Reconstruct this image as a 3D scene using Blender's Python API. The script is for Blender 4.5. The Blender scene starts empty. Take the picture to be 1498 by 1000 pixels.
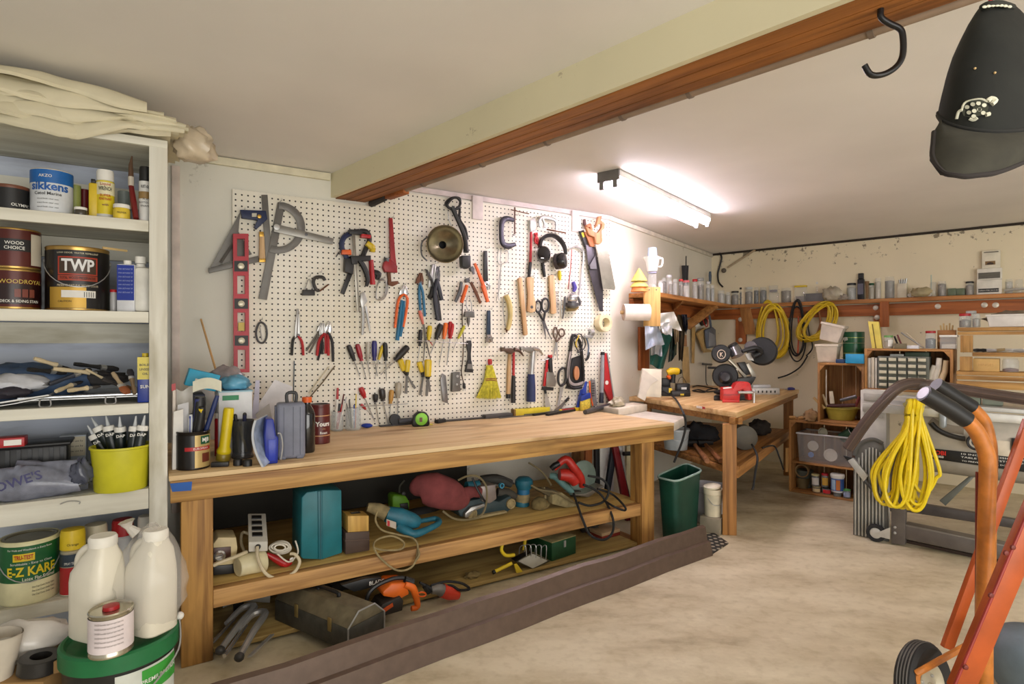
import bpy, bmesh, math, random
from mathutils import Vector as V, Matrix
random.seed(7)
SC=bpy.context.scene; COL=SC.collection
F=850.0; CX=749.0; CY=498.0; H=1.05; PI=math.pi
# ---------- places: a pixel of the 1498x1000 photograph to a point of the room ----------
def pY(u,v,Y): return V(((u-CX)/F*Y,Y,H-(v-CY)/F*Y))
def pz(u,v,z):
 t=(H-z)*F/(v-CY); return V(((u-CX)/F*t,t,z))
def pn(u,v,n,D):
 t=D/((u-CX)/F*n.x+n.y); return pY(u,v,t)
def dirv(vp,s=1):
 a=V(((vp-CX)/F,1,0)); a.normalize(); return a*s
d1=dirv(2115); n1=V((-d1.y,d1.x,0))
d2=dirv(1380); n2=V((-d2.y,d2.x,0))
d3=dirv(-200,-1); n3=V((-d3.y,d3.x,0))
UP=V((0,0,1))
ZB=0.62; ZC=1.86; ZB2=0.666
D1=pz(700,610.5,ZB).dot(n1); D1F=pz(700,648.6,ZB).dot(n1)
CORNER=pz(1041,371,ZC); D2=CORNER.dot(n2); D3=CORNER.dot(n3)
def isect(na,da,nb,db):
 det=na.x*nb.y-na.y*nb.x
 return V(((da*nb.y-db*na.y)/det,(na.x*db-nb.x*da)/det,0))
BEND=isect(n1,D1,n2,D2)
def W(u,v,o=0.0): return pn(u,v,n1,D1-o)
def W2(u,v,o=0.0): return pn(u,v,n2,D2-o)
def W3(u,v,o=0.0): return pn(u,v,n3,D3-o)
def BF(u,v,o=0.0): return pn(u,v,n1,D1F+o)
RZ1=math.atan2(d1.y,d1.x); RZ2=math.atan2(d2.y,d2.x); RZ3=math.atan2(d3.y,d3.x)
# ---------- materials ----------
def lin(c):
 r=[]
 for x in c[:3]:
  x=x/255.0; r.append(x/12.92 if x<=0.04045 else ((x+0.055)/1.055)**2.4)
 return (*r,1)
_mc={}
def nt(name):
 m=bpy.data.materials.new(name); m.use_nodes=True
 t=m.node_tree; b=t.nodes['Principled BSDF']; return m,t,b
def m(c,rough=0.5,metal=0.0,var=0.18,sc=14.0,bump=0.0,trans=0.0,alpha=1.0,coat=0.0,emit=0.0):
 k=(tuple(c),rough,metal,var,sc,bump,trans,alpha,coat,emit)
 if k in _mc: return _mc[k]
 mt,t,b=nt('material_%d'%len(_mc)); L=t.links
 tc=t.nodes.new('ShaderNodeTexCoord'); no=t.nodes.new('ShaderNodeTexNoise')
 no.inputs['Scale'].default_value=sc; no.inputs['Detail'].default_value=5
 L.new(tc.outputs['Object'],no.inputs['Vector'])
 rp=t.nodes.new('ShaderNodeValToRGB'); a=lin(c)
 rp.color_ramp.elements[0].position=.3; rp.color_ramp.elements[1].position=.7
 rp.color_ramp.elements[0].color=tuple(x*(1-var) for x in a[:3])+(1,)
 rp.color_ramp.elements[1].color=tuple(min(1,x*(1+var*.6)) for x in a[:3])+(1,)
 L.new(no.outputs['Fac'],rp.inputs['Fac']); L.new(rp.outputs['Color'],b.inputs['Base Color'])
 b.inputs['Roughness'].default_value=rough; b.inputs['Metallic'].default_value=metal
 b.inputs['Transmission Weight'].default_value=trans; b.inputs['Alpha'].default_value=alpha
 b.inputs['Coat Weight'].default_value=coat
 if bump:
  bp=t.nodes.new('ShaderNodeBump'); bp.inputs['Strength'].default_value=bump; bp.inputs['Distance'].default_value=.004
  L.new(no.outputs['Fac'],bp.inputs['Height']); L.new(bp.outputs['Normal'],b.inputs['Normal'])
 if emit:
  b.inputs['Emission Color'].default_value=lin(c); b.inputs['Emission Strength'].default_value=emit
 _mc[k]=mt; return mt
def wood(c,c2,ax='x',sc=1.0,rough=.6,stain=None,key=''):
 k=('wood',tuple(c),tuple(c2),ax,sc,rough,stain)
 if k in _mc: return _mc[k]
 mt,t,b=nt('wood_%d'%len(_mc)); L=t.links
 tc=t.nodes.new('ShaderNodeTexCoord'); mp=t.nodes.new('ShaderNodeMapping')
 s={'x':(1.2,26,26),'y':(26,1.2,26),'z':(26,26,1.2)}[ax]
 mp.inputs['Scale'].default_value=tuple(q*sc for q in s)
 L.new(tc.outputs['Object'],mp.inputs['Vector'])
 no=t.nodes.new('ShaderNodeTexNoise'); no.inputs['Scale'].default_value=1.6; no.inputs['Detail'].default_value=6; no.inputs['Distortion'].default_value=.6
 L.new(mp.outputs['Vector'],no.inputs['Vector'])
 rp=t.nodes.new('ShaderNodeValToRGB'); e=rp.color_ramp.elements
 e[0].position=.32; e[0].color=lin(c2); e[1].position=.62; e[1].color=lin(c)
 L.new(no.outputs['Fac'],rp.inputs['Fac'])
 n2_=t.nodes.new('ShaderNodeTexNoise'); n2_.inputs['Scale'].default_value=5; n2_.inputs['Detail'].default_value=6
 mp2=t.nodes.new('ShaderNodeMapping'); s2={'x':(.5,2,2),'y':(2,.5,2),'z':(2,2,.5)}[ax]; mp2.inputs['Scale'].default_value=s2
 L.new(tc.outputs['Object'],mp2.inputs['Vector']); L.new(mp2.outputs['Vector'],n2_.inputs['Vector'])
 r2=t.nodes.new('ShaderNodeValToRGB'); q=r2.color_ramp.elements
 q[0].position=.30; q[0].color=lin(stain) if stain else (.45,.42,.4,1); q[1].position=.46; q[1].color=(1,1,1,1)
 L.new(n2_.outputs['Fac'],r2.inputs['Fac'])
 mx=t.nodes.new('ShaderNodeMix'); mx.data_type='RGBA'; mx.blend_type='MULTIPLY'; mx.inputs[0].default_value=.8
 L.new(rp.outputs['Color'],mx.inputs[6]); L.new(r2.outputs['Color'],mx.inputs[7]); L.new(mx.outputs[2],b.inputs['Base Color'])
 b.inputs['Roughness'].default_value=rough
 bp=t.nodes.new('ShaderNodeBump'); bp.inputs['Strength'].default_value=.25; bp.inputs['Distance'].default_value=.002
 L.new(no.outputs['Fac'],bp.inputs['Height']); L.new(bp.outputs['Normal'],b.inputs['Normal'])
 _mc[k]=mt; return mt
def glass(c=(235,240,240),rough=.05,alpha=.35):
 k=('glass',c,rough,alpha)
 if k in _mc: return _mc[k]
 mt,t,b=nt('clear_%d'%len(_mc)); b.inputs['Base Color'].default_value=lin(c)
 b.inputs['Roughness'].default_value=rough; b.inputs['Alpha'].default_value=alpha
 no=t.nodes.new('ShaderNodeTexNoise'); no.inputs['Scale'].default_value=9
 bp=t.nodes.new('ShaderNodeBump'); bp.inputs['Strength'].default_value=.08
 t.links.new(no.outputs['Fac'],bp.inputs['Height']); t.links.new(bp.outputs['Normal'],b.inputs['Normal'])
 _mc[k]=mt; return mt
# ---------- mesh builder ----------
def sm(p,n=6,closed=False):
 p=[V(q) for q in p]; o=[]; N=len(p)
 for i in range(N if closed else N-1):
  g=(lambda j:p[j%N]) if closed else (lambda j:p[max(0,min(N-1,j))])
  a,b,c,d=g(i-1),g(i),g(i+1),g(i+2)
  for k in range(n):
   t=k/n; o.append(.5*((2*b)+(c-a)*t+(2*a-5*b+4*c-d)*t*t+(3*b-a-3*c+d)*t**3))
 if not closed: o.append(p[-1])
 return o
def perp(a):
 a=V(a).normalized(); b=a.cross(UP)
 if b.length<1e-3: b=V((1,0,0))
 b.normalize(); return b,a.cross(b)
class G:
 def __init__(s): s.v=[]; s.f=[]; s.mi=[]; s.c=0
 def mat(s,i): s.c=i; return s
 def add(s,v,f):
  o=len(s.v); s.v+= [V(q) for q in v]
  for q in f: s.f.append([o+i for i in q]); s.mi.append(s.c)
  return s
 def box(s,o,a,b,c):
  o,a,b,c=V(o),V(a),V(b),V(c)
  if a.cross(b).dot(c)<0: a,b=b,a
  v=[o,o+a,o+a+b,o+b,o+c,o+a+c,o+a+b+c,o+b+c]
  return s.add(v,[(3,2,1,0),(4,5,6,7),(0,1,5,4),(1,2,6,5),(2,3,7,6),(3,0,4,7)])
 def cbox(s,c,x,y,z,rz=0.0,tilt=None):
  R=Matrix.Rotation(rz,3,'Z')
  if tilt is not None: R=tilt@R if isinstance(tilt,Matrix) else R
  a=R@V((x,0,0)); b=R@V((0,y,0)); e=R@V((0,0,z))
  return s.box(V(c)-a/2-b/2,a,b,e)
 def prism(s,p,vec):
  p=[V(q) for q in p]; vec=V(vec); n=len(p)
  nn=V((0,0,0))
  for i in range(n): nn+=p[i].cross(p[(i+1)%n])
  if nn.dot(vec)<0: p=p[::-1]
  v=p+[q+vec for q in p]
  return s.add(v,[tuple(range(n))[::-1],tuple(range(n,2*n))]+[(i,(i+1)%n,n+(i+1)%n,n+i) for i in range(n)])
 def tube(s,p,r,seg=8,closed=False,flat=1.0,fn=None,cap=True):
  p=[V(q) for q in p]; n=len(p); rr=r if isinstance(r,(list,tuple)) else [r]*n
  if len(rr)!=n: rr=[rr[min(len(rr)-2,int(i*(len(rr)-1)/(n-1)))]*(1-((i*(len(rr)-1)/(n-1))%1 if i<n-1 else 1))+rr[min(len(rr)-1,min(len(rr)-2,int(i*(len(rr)-1)/(n-1)))+1)]*((i*(len(rr)-1)/(n-1))%1 if i<n-1 else 1) for i in range(n)]
  rings=[]; b=None
  for i in range(n):
   t=(p[(i+1)%n]-p[i-1]) if closed else (p[min(n-1,i+1)]-p[max(0,i-1)])
   if t.length<1e-9: t=V((0,0,1))
   t.normalize()
   if fn is not None: b=V(fn)-t*t.dot(V(fn)); b=b if b.length>1e-4 else perp(t)[0]; b.normalize()
   elif b is None: b=perp(t)[0]
   else:
    b=b-t*t.dot(b); b=b.normalized() if b.length>1e-6 else perp(t)[0]
   c=t.cross(b)
   rings.append([p[i]+(b*math.cos(2*PI*k/seg)*flat+c*math.sin(2*PI*k/seg))*rr[i] for k in range(seg)])
  v=[q for R in rings for q in R]; f=[]
  for i in range(n if closed else n-1):
   j=(i+1)%n
   for k in range(seg):
    l=(k+1)%seg; f.append((i*seg+k,i*seg+l,j*seg+l,j*seg+k))
  if not closed and cap:
   f.append(tuple(range(seg))[::-1]); f.append(tuple((n-1)*seg+k for k in range(seg)))
  return s.add(v,f)
 def lathe(s,o,ax,prof,seg=20,sx=1.0):
  o=V(o); ax=V(ax).normalized(); b,c=perp(ax)
  v=[];f=[];idx=[]
  for (r,h) in prof:
   if r<1e-6: idx.append([len(v)]*seg); v.append(o+ax*h)
   else:
    idx.append(list(range(len(v),len(v)+seg)))
    v+=[o+ax*h+(b*math.cos(2*PI*k/seg)*sx+c*math.sin(2*PI*k/seg))*r for k in range(seg)]
  for i in range(len(prof)-1):
   A,B=idx[i],idx[i+1]
   for k in range(seg):
    l=(k+1)%seg
    q=[A[k],A[l],B[l],B[k]]
    u=[]
    for w in q:
     if w not in u: u.append(w)
    if len(u)>2: f.append(tuple(u))
  return s.add(v,f)
 def ball(s,o,r,sx=1,sy=1,sz=1,seg=14,rings=8,M=None):
  v=[];f=[]
  for i in range(rings+1):
   a=PI*i/rings
   for k in range(seg):
    q=V((math.sin(a)*math.cos(2*PI*k/seg)*sx,math.sin(a)*math.sin(2*PI*k/seg)*sy,math.cos(a)*sz))*r
    v.append(V(o)+((M@q) if M else q))
  for i in range(rings):
   for k in range(seg):
    l=(k+1)%seg; f.append((i*seg+k,(i+1)*seg+k,(i+1)*seg+l,i*seg+l))
  return s.add(v,f)
 def grid(s,fn,nu,nv,th=0.0,off=None):
  v=[V(fn(i/nu,j/nv)) for i in range(nu+1) for j in range(nv+1)]
  f=[(i*(nv+1)+j,(i+1)*(nv+1)+j,(i+1)*(nv+1)+j+1,i*(nv+1)+j+1) for i in range(nu) for j in range(nv)]
  if th:
   off=V(off) if off is not None else UP; N=len(v)
   v2=[q-off*th for q in v]; f2=[tuple(N+i for i in q)[::-1] for q in f]
   rim=[(i*(nv+1)) for i in range(nu+1)]+[nu*(nv+1)+j for j in range(1,nv+1)]+[i*(nv+1)+nv for i in range(nu-1,-1,-1)]+[j for j in range(nv-1,0,-1)]
   f3=[(rim[i],rim[(i+1)%len(rim)],N+rim[(i+1)%len(rim)],N+rim[i])[::-1] for i in range(len(rim))]
   v=v+v2; f=f+f2+f3
  return s.add(v,f)
# ---------- objects ----------
_mx={}
def tag(o,label=None,cat=None,group=None,kind=None):
 if label: o['label']=label
 if cat: o['category']=cat
 if group: o['group']=group
 if kind: o['kind']=kind
 return o
def thing(name,label,cat,loc,rz=0.0,group=None):
 o=bpy.data.objects.new(name,None); COL.objects.link(o); o.empty_display_size=.05
 o.location=V(loc); o.rotation_euler=(0,0,rz); _mx[o.name]=(V(loc),rz)
 return tag(o,label,cat,group)
def mesh(name,g,mats,loc,rz,bev=0.0,smooth=40,seg=2):
 R=Matrix.Rotation(-rz,3,'Z')
 me=bpy.data.meshes.new(name); me.from_pydata([R@(q-loc) for q in g.v],[],g.f)
 mats=mats if isinstance(mats,(list,tuple)) else [mats]
 for q in mats: me.materials.append(q)
 if len(mats)>1: me.polygons.foreach_set('material_index',g.mi)
 bm=bmesh.new(); bm.from_mesh(me)
 bmesh.ops.remove_doubles(bm,verts=bm.verts,dist=1e-6)
 bmesh.ops.recalc_face_normals(bm,faces=bm.faces)
 if bev:
  e=[x for x in bm.edges if len(x.link_faces)==2 and x.calc_face_angle(0)>.6]
  bmesh.ops.bevel(bm,geom=e,offset=bev,segments=seg,affect='EDGES',clamp_overlap=True,profile=.5)
 bm.to_mesh(me); bm.free()
 if smooth:
  me.polygons.foreach_set('use_smooth',[True]*len(me.polygons)); me.set_sharp_from_angle(angle=math.radians(smooth))
 me.update(); return me
KEEP={}
def part(name,g,mats,parent,bev=0.0,smooth=40,label=None,kind=None,seg=2):
 loc,rz=_mx[parent.name]
 k=KEEP.get(parent.name)
 if k and not name.startswith('cord'):
  z0,nn,dm=k
  for q in g.v:
   if z0 is not None and q.z<z0 and q.dot(n1)>D1F-.004: q.z=z0+(z0-q.z)*.01
   e=q.dot(nn)-dm
   if e>0: q-=nn*e
 o=bpy.data.objects.new(name,mesh(name,g,mats,loc,rz,bev,smooth,seg)); COL.objects.link(o); o.parent=parent
 if k: KEEP[o.name]=k
 _mx[o.name]=(loc,rz); return tag(o,label,None,None,kind)
def solo(name,g,mats,label,cat,group=None,bev=0.0,smooth=40,rz=0.0,kind=None,loc=None):
 if loc is None:
  n=len(g.v); lo=min(q.z for q in g.v); loc=V((sum(q.x for q in g.v)/n,sum(q.y for q in g.v)/n,lo))
 o=bpy.data.objects.new(name,mesh(name,g,mats,loc,rz,bev,smooth)); COL.objects.link(o)
 o.location=loc; o.rotation_euler=(0,0,rz); _mx[o.name]=(V(loc),rz); return tag(o,label,cat,group,kind)
def copy_tree(o,parent=None):
 c=o.copy(); COL.objects.link(c)
 if parent: c.parent=parent
 for ch in list(o.children): copy_tree(ch,c)
 return c
# ---------- lettering ----------
def glyphs(s,bold=0.0,align='CENTER'):
 cu=bpy.data.curves.new('lettering','FONT'); cu.body=s; cu.size=1; cu.align_x=align; cu.align_y='CENTER'; cu.resolution_u=2; cu.offset=bold
 ob=bpy.data.objects.new('lettering',cu); me=ob.to_mesh()
 v=[V(q.co) for q in me.vertices]; f=[tuple(p.vertices) for p in me.polygons]
 ob.to_mesh_clear(); bpy.data.objects.remove(ob); bpy.data.curves.remove(cu); return v,f
def text(s,c,ax,ay,h,mat,parent,bold=.012,wide=1.0,name='lettering',fit=None):
 v,f=glyphs(s,bold)
 if not v: return
 if fit:
  w=max(q.x for q in v)-min(q.x for q in v); wide=fit/(w*h)
 g=G(); ax=V(ax).normalized(); ay=V(ay).normalized()
 g.add([V(c)+ax*q.x*h*wide+ay*q.y*h for q in v],f)
 return part(name,g,mat,parent,smooth=0)
def ctext(s,c,r,ang,z,h,mat,parent,bold=.012,fit=None,name='lettering'):
 v,f=glyphs(s,bold); wide=1.0
 if not v: return
 if fit:
  w=max(q.x for q in v)-min(q.x for q in v); wide=fit/(w*h)
 g=G(); c=V(c); base=math.atan2(-c.y,-c.x)
 def mp(q):
  a=base+ang+q.x*h*wide/r
  return V((c.x+math.cos(a)*r,c.y+math.sin(a)*r,z+q.y*h))
 g.add([mp(q) for q in v],f); return part(name,g,mat,parent,smooth=0)
def cpatch(c,r,a0,a1,z0,z1,g=None,n=12):
 g=g or G(); c=V(c); base=math.atan2(-c.y,-c.x)
 def fn(a,b):
  t=base+a0+(a1-a0)*a; return V((c.x+math.cos(t)*r,c.y+math.sin(t)*r,z0+(z1-z0)*b))
 return g.grid(fn,n,1)
WHITE=m((236,234,226),.55); CREAMP=m((226,222,200),.6,bump=.05); BLACK=m((24,24,25),.45); RUB=m((30,30,31),.75)
STEEL=m((186,186,184),.35,.6); DSTEEL=m((96,96,98),.4,.6); CHROME=m((214,214,216),.18,.85); RUST=m((112,74,54),.7,.4)
RED=m((176,28,34),.4); YEL=m((226,196,36),.4); BLUE=m((34,60,150),.4); ORG=m((226,98,30),.45); GRN=m((24,84,52),.45)
PINE=dict(c=(206,158,92),c2=(160,108,52))
def pine(ax): return wood((205,160,98),(166,116,60),ax)
def ply(ax): return wood((214,178,120),(186,144,86),ax)
def old(ax): return wood((176,124,66),(128,84,40),ax)
def redwood(ax): return wood((172,98,42),(128,66,24),ax)
PAPER=m((232,230,224),.8); CLEAR=glass(); TAN=m((206,186,150),.6)
# ---------- camera, light ----------
cam=bpy.data.cameras.new('camera'); co=bpy.data.objects.new('camera',cam); COL.objects.link(co)
co.location=(0,0,H); co.rotation_euler=(PI/2,0,0); cam.sensor_width=36; cam.lens=F/1498*36; cam.shift_y=(CY-500)/1498; cam.clip_start=.02
SC.camera=co
SC.view_settings.view_transform='Standard'; SC.view_settings.look='None'; SC.view_settings.gamma=1; SC.view_settings.exposure=0.35
w=bpy.data.worlds.new('world'); SC.world=w; w.use_nodes=True
w.node_tree.nodes['Background'].inputs[0].default_value=(1.0,.98,.95,1); w.node_tree.nodes['Background'].inputs[1].default_value=.4
def area(name,loc,rot,sx,sy,e,c):
 l=bpy.data.lights.new(name,'AREA'); l.shape='RECTANGLE'; l.size=sx; l.size_y=sy; l.energy=e; l.color=c
 o=bpy.data.objects.new(name,l); COL.objects.link(o); o.location=loc; o.rotation_euler=rot; return o
area('camera_side_fill',(2.0,-1.5,.8),(math.radians(98),0,math.radians(8)),4.0,1.4,74,(1,.97,.92))  # added fill light behind the camera, tilted up to brighten the ceiling
area('overhead_fill',(1.6,.3,ZC-.06),(0,0,.3),1.2,.25,12,(1,.95,.86))  # second added fill, unseen and high up, without any fixture
# ---------- room shell ----------
def wallmat(c,dirt=(60,48,34),amt=.5,sc=5.0,z0=None,lo=.33,hi=.36):
 mt,t,b=nt('painted_wall'); L=t.links
 tc=t.nodes.new('ShaderNodeTexCoord'); no=t.nodes.new('ShaderNodeTexNoise'); no.inputs['Scale'].default_value=sc; no.inputs['Detail'].default_value=9; no.inputs['Roughness'].default_value=.72
 L.new(tc.outputs['Object'],no.inputs['Vector'])
 rp=t.nodes.new('ShaderNodeValToRGB'); e=rp.color_ramp.elements
 e[0].position=lo; e[0].color=(amt,amt,amt,1); e[1].position=hi; e[1].color=(0,0,0,1)
 L.new(no.outputs['Fac'],rp.inputs['Fac'])
 n2=t.nodes.new('ShaderNodeTexNoise'); n2.inputs['Scale'].default_value=1.3; n2.inputs['Detail'].default_value=4; L.new(tc.outputs['Object'],n2.inputs['Vector'])
 r2=t.nodes.new('ShaderNodeValToRGB'); q=r2.color_ramp.elements; a=lin(c)
 q[0].position=.3; q[0].color=tuple(x*.88 for x in a[:3])+(1,); q[1].position=.7; q[1].color=a
 L.new(n2.outputs['Fac'],r2.inputs['Fac'])
 fac=rp.outputs['Color']
 if z0 is not None:
  sp=t.nodes.new('ShaderNodeSeparateXYZ'); L.new(tc.outputs['Object'],sp.inputs[0])
  mr=t.nodes.new('ShaderNodeMapRange'); mr.inputs[1].default_value=z0; mr.inputs[2].default_value=z0+.3; mr.inputs[3].default_value=.0; mr.inputs[4].default_value=.12
  L.new(sp.outputs[2],mr.inputs[0]); sb=t.nodes.new('ShaderNodeMath'); sb.operation='SUBTRACT'
  L.new(no.outputs['Fac'],sb.inputs[0]); L.new(mr.outputs[0],sb.inputs[1]); L.new(sb.outputs[0],rp.inputs['Fac'])
 mx=t.nodes.new('ShaderNodeMix'); mx.data_type='RGBA'; L.new(fac,mx.inputs[0]); L.new(r2.outputs['Color'],mx.inputs[6]); mx.inputs[7].default_value=lin(dirt)
 L.new(mx.outputs[2],b.inputs['Base Color']); b.inputs['Roughness'].default_value=.7
 bp=t.nodes.new('ShaderNodeBump'); bp.inputs['Strength'].default_value=.12; bp.inputs['Distance'].default_value=.01
 L.new(no.outputs['Fac'],bp.inputs['Height']); L.new(bp.outputs['Normal'],b.inputs['Normal'])
 return mt
def struct(name,g,mt,bev=0,label=None):
 o=solo(name,g,mt,label,None,None,bev,loc=V((0,0,0)),kind='structure'); return o
mt,t,b=nt('concrete_floor'); L=t.links
tc=t.nodes.new('ShaderNodeTexCoord'); na=t.nodes.new('ShaderNodeTexNoise'); na.inputs['Scale'].default_value=2.2; na.inputs['Detail'].default_value=10; na.inputs['Roughness'].default_value=.65
mpp=t.nodes.new('ShaderNodeMapping'); mpp.inputs['Rotation'].default_value=(0,0,.5); mpp.inputs['Scale'].default_value=(1,2.2,1)
L.new(tc.outputs['Object'],mpp.inputs['Vector']); L.new(mpp.outputs['Vector'],na.inputs['Vector'])
rp=t.nodes.new('ShaderNodeValToRGB'); e=rp.color_ramp.elements; e[0].position=.28; e[0].color=lin((158,142,112)); e[1].position=.6; e[1].color=lin((212,202,174))
x=e.new(.44); x.color=lin((194,182,152))
nb=t.nodes.new('ShaderNodeTexNoise'); nb.inputs['Scale'].default_value=26; nb.inputs['Detail'].default_value=4; L.new(tc.outputs['Object'],nb.inputs['Vector'])
rb=t.nodes.new('ShaderNodeValToRGB'); q=rb.color_ramp.elements; q[0].position=.3; q[0].color=(.87,.85,.81,1); q[1].position=.5; q[1].color=(1,1,1,1)
L.new(na.outputs['Fac'],rp.inputs['Fac']); L.new(nb.outputs['Fac'],rb.inputs['Fac'])
mx=t.nodes.new('ShaderNodeMix'); mx.data_type='RGBA'; mx.blend_type='MULTIPLY'; mx.inputs[0].default_value=1
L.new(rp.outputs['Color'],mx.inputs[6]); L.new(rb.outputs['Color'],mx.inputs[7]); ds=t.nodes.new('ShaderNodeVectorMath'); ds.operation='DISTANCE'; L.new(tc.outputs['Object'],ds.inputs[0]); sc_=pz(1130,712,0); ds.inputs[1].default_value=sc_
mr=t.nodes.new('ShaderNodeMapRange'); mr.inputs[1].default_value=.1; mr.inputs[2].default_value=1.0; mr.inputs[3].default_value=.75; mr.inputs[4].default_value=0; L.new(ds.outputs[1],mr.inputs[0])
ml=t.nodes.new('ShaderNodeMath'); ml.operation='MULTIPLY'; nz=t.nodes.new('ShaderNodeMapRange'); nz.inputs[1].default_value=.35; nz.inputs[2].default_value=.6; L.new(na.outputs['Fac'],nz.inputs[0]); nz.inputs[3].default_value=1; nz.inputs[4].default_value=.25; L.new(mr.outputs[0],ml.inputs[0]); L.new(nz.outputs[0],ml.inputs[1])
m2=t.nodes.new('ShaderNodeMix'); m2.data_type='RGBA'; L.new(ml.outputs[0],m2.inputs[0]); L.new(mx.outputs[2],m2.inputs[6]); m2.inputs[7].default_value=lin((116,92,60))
L.new(m2.outputs[2],b.inputs['Base Color']); b.inputs['Roughness'].default_value=.55
bp=t.nodes.new('ShaderNodeBump'); bp.inputs['Strength'].default_value=.15; bp.inputs['Distance'].default_value=.01; L.new(nb.outputs['Fac'],bp.inputs['Height']); L.new(bp.outputs['Normal'],b.inputs['Normal'])
FLOORM=mt
g=G().box((-3.2,-2.0,-.1),(9,0,0),(0,9,0),(0,0,.1)); struct('floor',g,FLOORM)
g=G().box((-3.2,-.6,ZC),(9,0,0),(0,7.6,0),(0,0,.1)); struct('ceiling',g,wallmat((240,236,231),(150,140,128),.2,3.0,lo=.25,hi=.3))
L0=BEND-d1*5.2; L0.z=0; B0=V((BEND.x,BEND.y,0)); C0=V((CORNER.x,CORNER.y,0)); R0=C0+d3*3.2
g=G().box(L0,B0-L0,n1*.12,UP*ZC); struct('wall_left',g,wallmat((226,224,212),(120,112,96),.35,7))
g=G().box(B0,C0-B0,n2*.12,UP*ZC); struct('wall_back_left',g,wallmat((230,224,208),(150,130,96),.4,4))
g=G().box(C0,R0-C0,n3*.12,UP*ZC); struct('wall_far',g,wallmat((230,218,188),(84,70,48),.75,13,z0=ZC-.22,lo=.33,hi=.36))
bd=dirv(-58,-1); bn=V((bd.y,-bd.x,0)); bn=bn if bn.x>0 else -bn
PB=pn(484,240,n1,D1); PB.z=0; zbm=W(493,291).z
bs=PB-bd*.05; LEN=bd*4.6; BWD=.165
th=struct('trim_1',G().box(bs+UP*(zbm+.004),LEN,bn*.02,UP*(ZC-zbm-.004)),wallmat((228,220,186),(130,110,80),.5,6))
bw=redwood('x')
for k in range(3):
 g=G().box(bs+bn*(.0225+.0485*k)+UP*zbm,LEN,bn*.0445,UP*(ZC-zbm)); o=struct('trim_%d'%(2+k),g,wood((168,106,48),(122,72,28),'x'))
 mxr=math.atan2(bd.y,bd.x); R=Matrix.Rotation(-mxr,4,'Z'); o.data.transform(R); o.rotation_euler=(0,0,mxr)
po=bs+bn*.19
g=G().tube([po+bd*(.42)+UP*(zbm+.012),po+bd*4.5+UP*(zbm+.012)],.016,10); th=solo('conduit_pipe',g,m((150,128,108),.6),'grey brown pipe running along the far edge of the wooden ceiling beam','pipe')
for k in (.55,.95,1.3,1.62,1.85,2.3,2.6): part('pipe_clamp',G().tube([po+bd*k+UP*(zbm+.012),po+bd*(k+.012)+UP*(zbm+.012)],.019,10),m((120,104,90),.5),th)
g=G().box(po+bd*.26-bn*.02+UP*(zbm-.012),bd*.16,bn*.035,UP*.03); solo('wood_block',g,bw,'short bare wood block nailed beside the beam just above the pegboard','block',bev=.003)
g=G().tube([po+bd*.12-bn*.01+UP*(zbm-.01),po+bd*.25-bn*.01+UP*(zbm-.004)],[.017,.014],8); solo('pipe_end',g,m((52,48,46),.8),'dark dusty pipe end sticking out below the beam near the pegboard','pipe')
tr=m((222,216,190),.6,bump=.05)
a=pn(200,195,n1,D1); b_=pn(482,241,n1,D1)
g=G().box(V((a.x,a.y,ZC-.038)),V((b_.x-a.x,b_.y-a.y,0)),-n1*.02,UP*.034); struct('trim_5',g,tr,.002)
a=pn(545,268,n1,D1); b_=pn(853,300,n1,D1)
g=G().box(V((a.x,a.y,ZC-.032)),V((B0.x-a.x,B0.y-a.y,0)),-n1*.012,UP*.028); struct('trim_6',g,m((216,202,200),.6),.002)
for k,(u0,u1) in enumerate(((688,703),(833,843))):
 a=pn(u0,285,n1,D1); b_=pn(u1,285,n1,D1)
 g=G().box(V((a.x,a.y,ZC-.14)),V((b_.x-a.x,b_.y-a.y,0)),-n1*.03,UP*.13); struct('trim_%d'%(7+k),g,m((218,206,204),.6),.002)
g=G().box(B0+UP*(ZC-.034)-d1*.005,C0-B0,-n2*.016,UP*.03); struct('trim_9',g,m((222,214,198),.6),.002)
g=G().box(C0+UP*(ZC-.02),R0-C0,-n3*.008,UP*.018); struct('trim_10',g,m((52,44,36),.9),.002)
# ---------- pegboard ----------
mt,t,b=nt('pegboard'); L=t.links
tc=t.nodes.new('ShaderNodeTexCoord'); sp=t.nodes.new('ShaderNodeSeparateXYZ'); L.new(tc.outputs['Object'],sp.inputs[0])
def mth(op,a,bv=None):
 n=t.nodes.new('ShaderNodeMath'); n.operation=op
 for i,x in enumerate((a,bv)):
  if x is None: continue
  if isinstance(x,(int,float)): n.inputs[i].default_value=x
  else: L.new(x,n.inputs[i])
 return n.outputs[0]
def cell(o): return mth('SUBTRACT',mth('FRACT',mth('DIVIDE',o,.0254)),.5)
dx=cell(sp.outputs[0]); dz=cell(sp.outputs[2])
rr=mth('SQRT',mth('ADD',mth('MULTIPLY',dx,dx),mth('MULTIPLY',dz,dz)))
hole=mth('LESS_THAN',rr,.155)
no=t.nodes.new('ShaderNodeTexNoise'); no.inputs['Scale'].default_value=3; L.new(tc.outputs['Object'],no.inputs['Vector'])
rp=t.nodes.new('ShaderNodeValToRGB'); e=rp.color_ramp.elements; e[0].position=.3; e[0].color=lin((222,216,196)); e[1].position=.65; e[1].color=lin((238,234,222)); L.new(no.outputs['Fac'],rp.inputs['Fac'])
mx=t.nodes.new('ShaderNodeMix'); mx.data_type='RGBA'; L.new(hole,mx.inputs[0]); L.new(rp.outputs['Color'],mx.inputs[6]); mx.inputs[7].default_value=lin((22,20,18))
L.new(mx.outputs[2],b.inputs['Base Color']); b.inputs['Roughness'].default_value=.5
PEGM=mt
PO=.018
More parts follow.
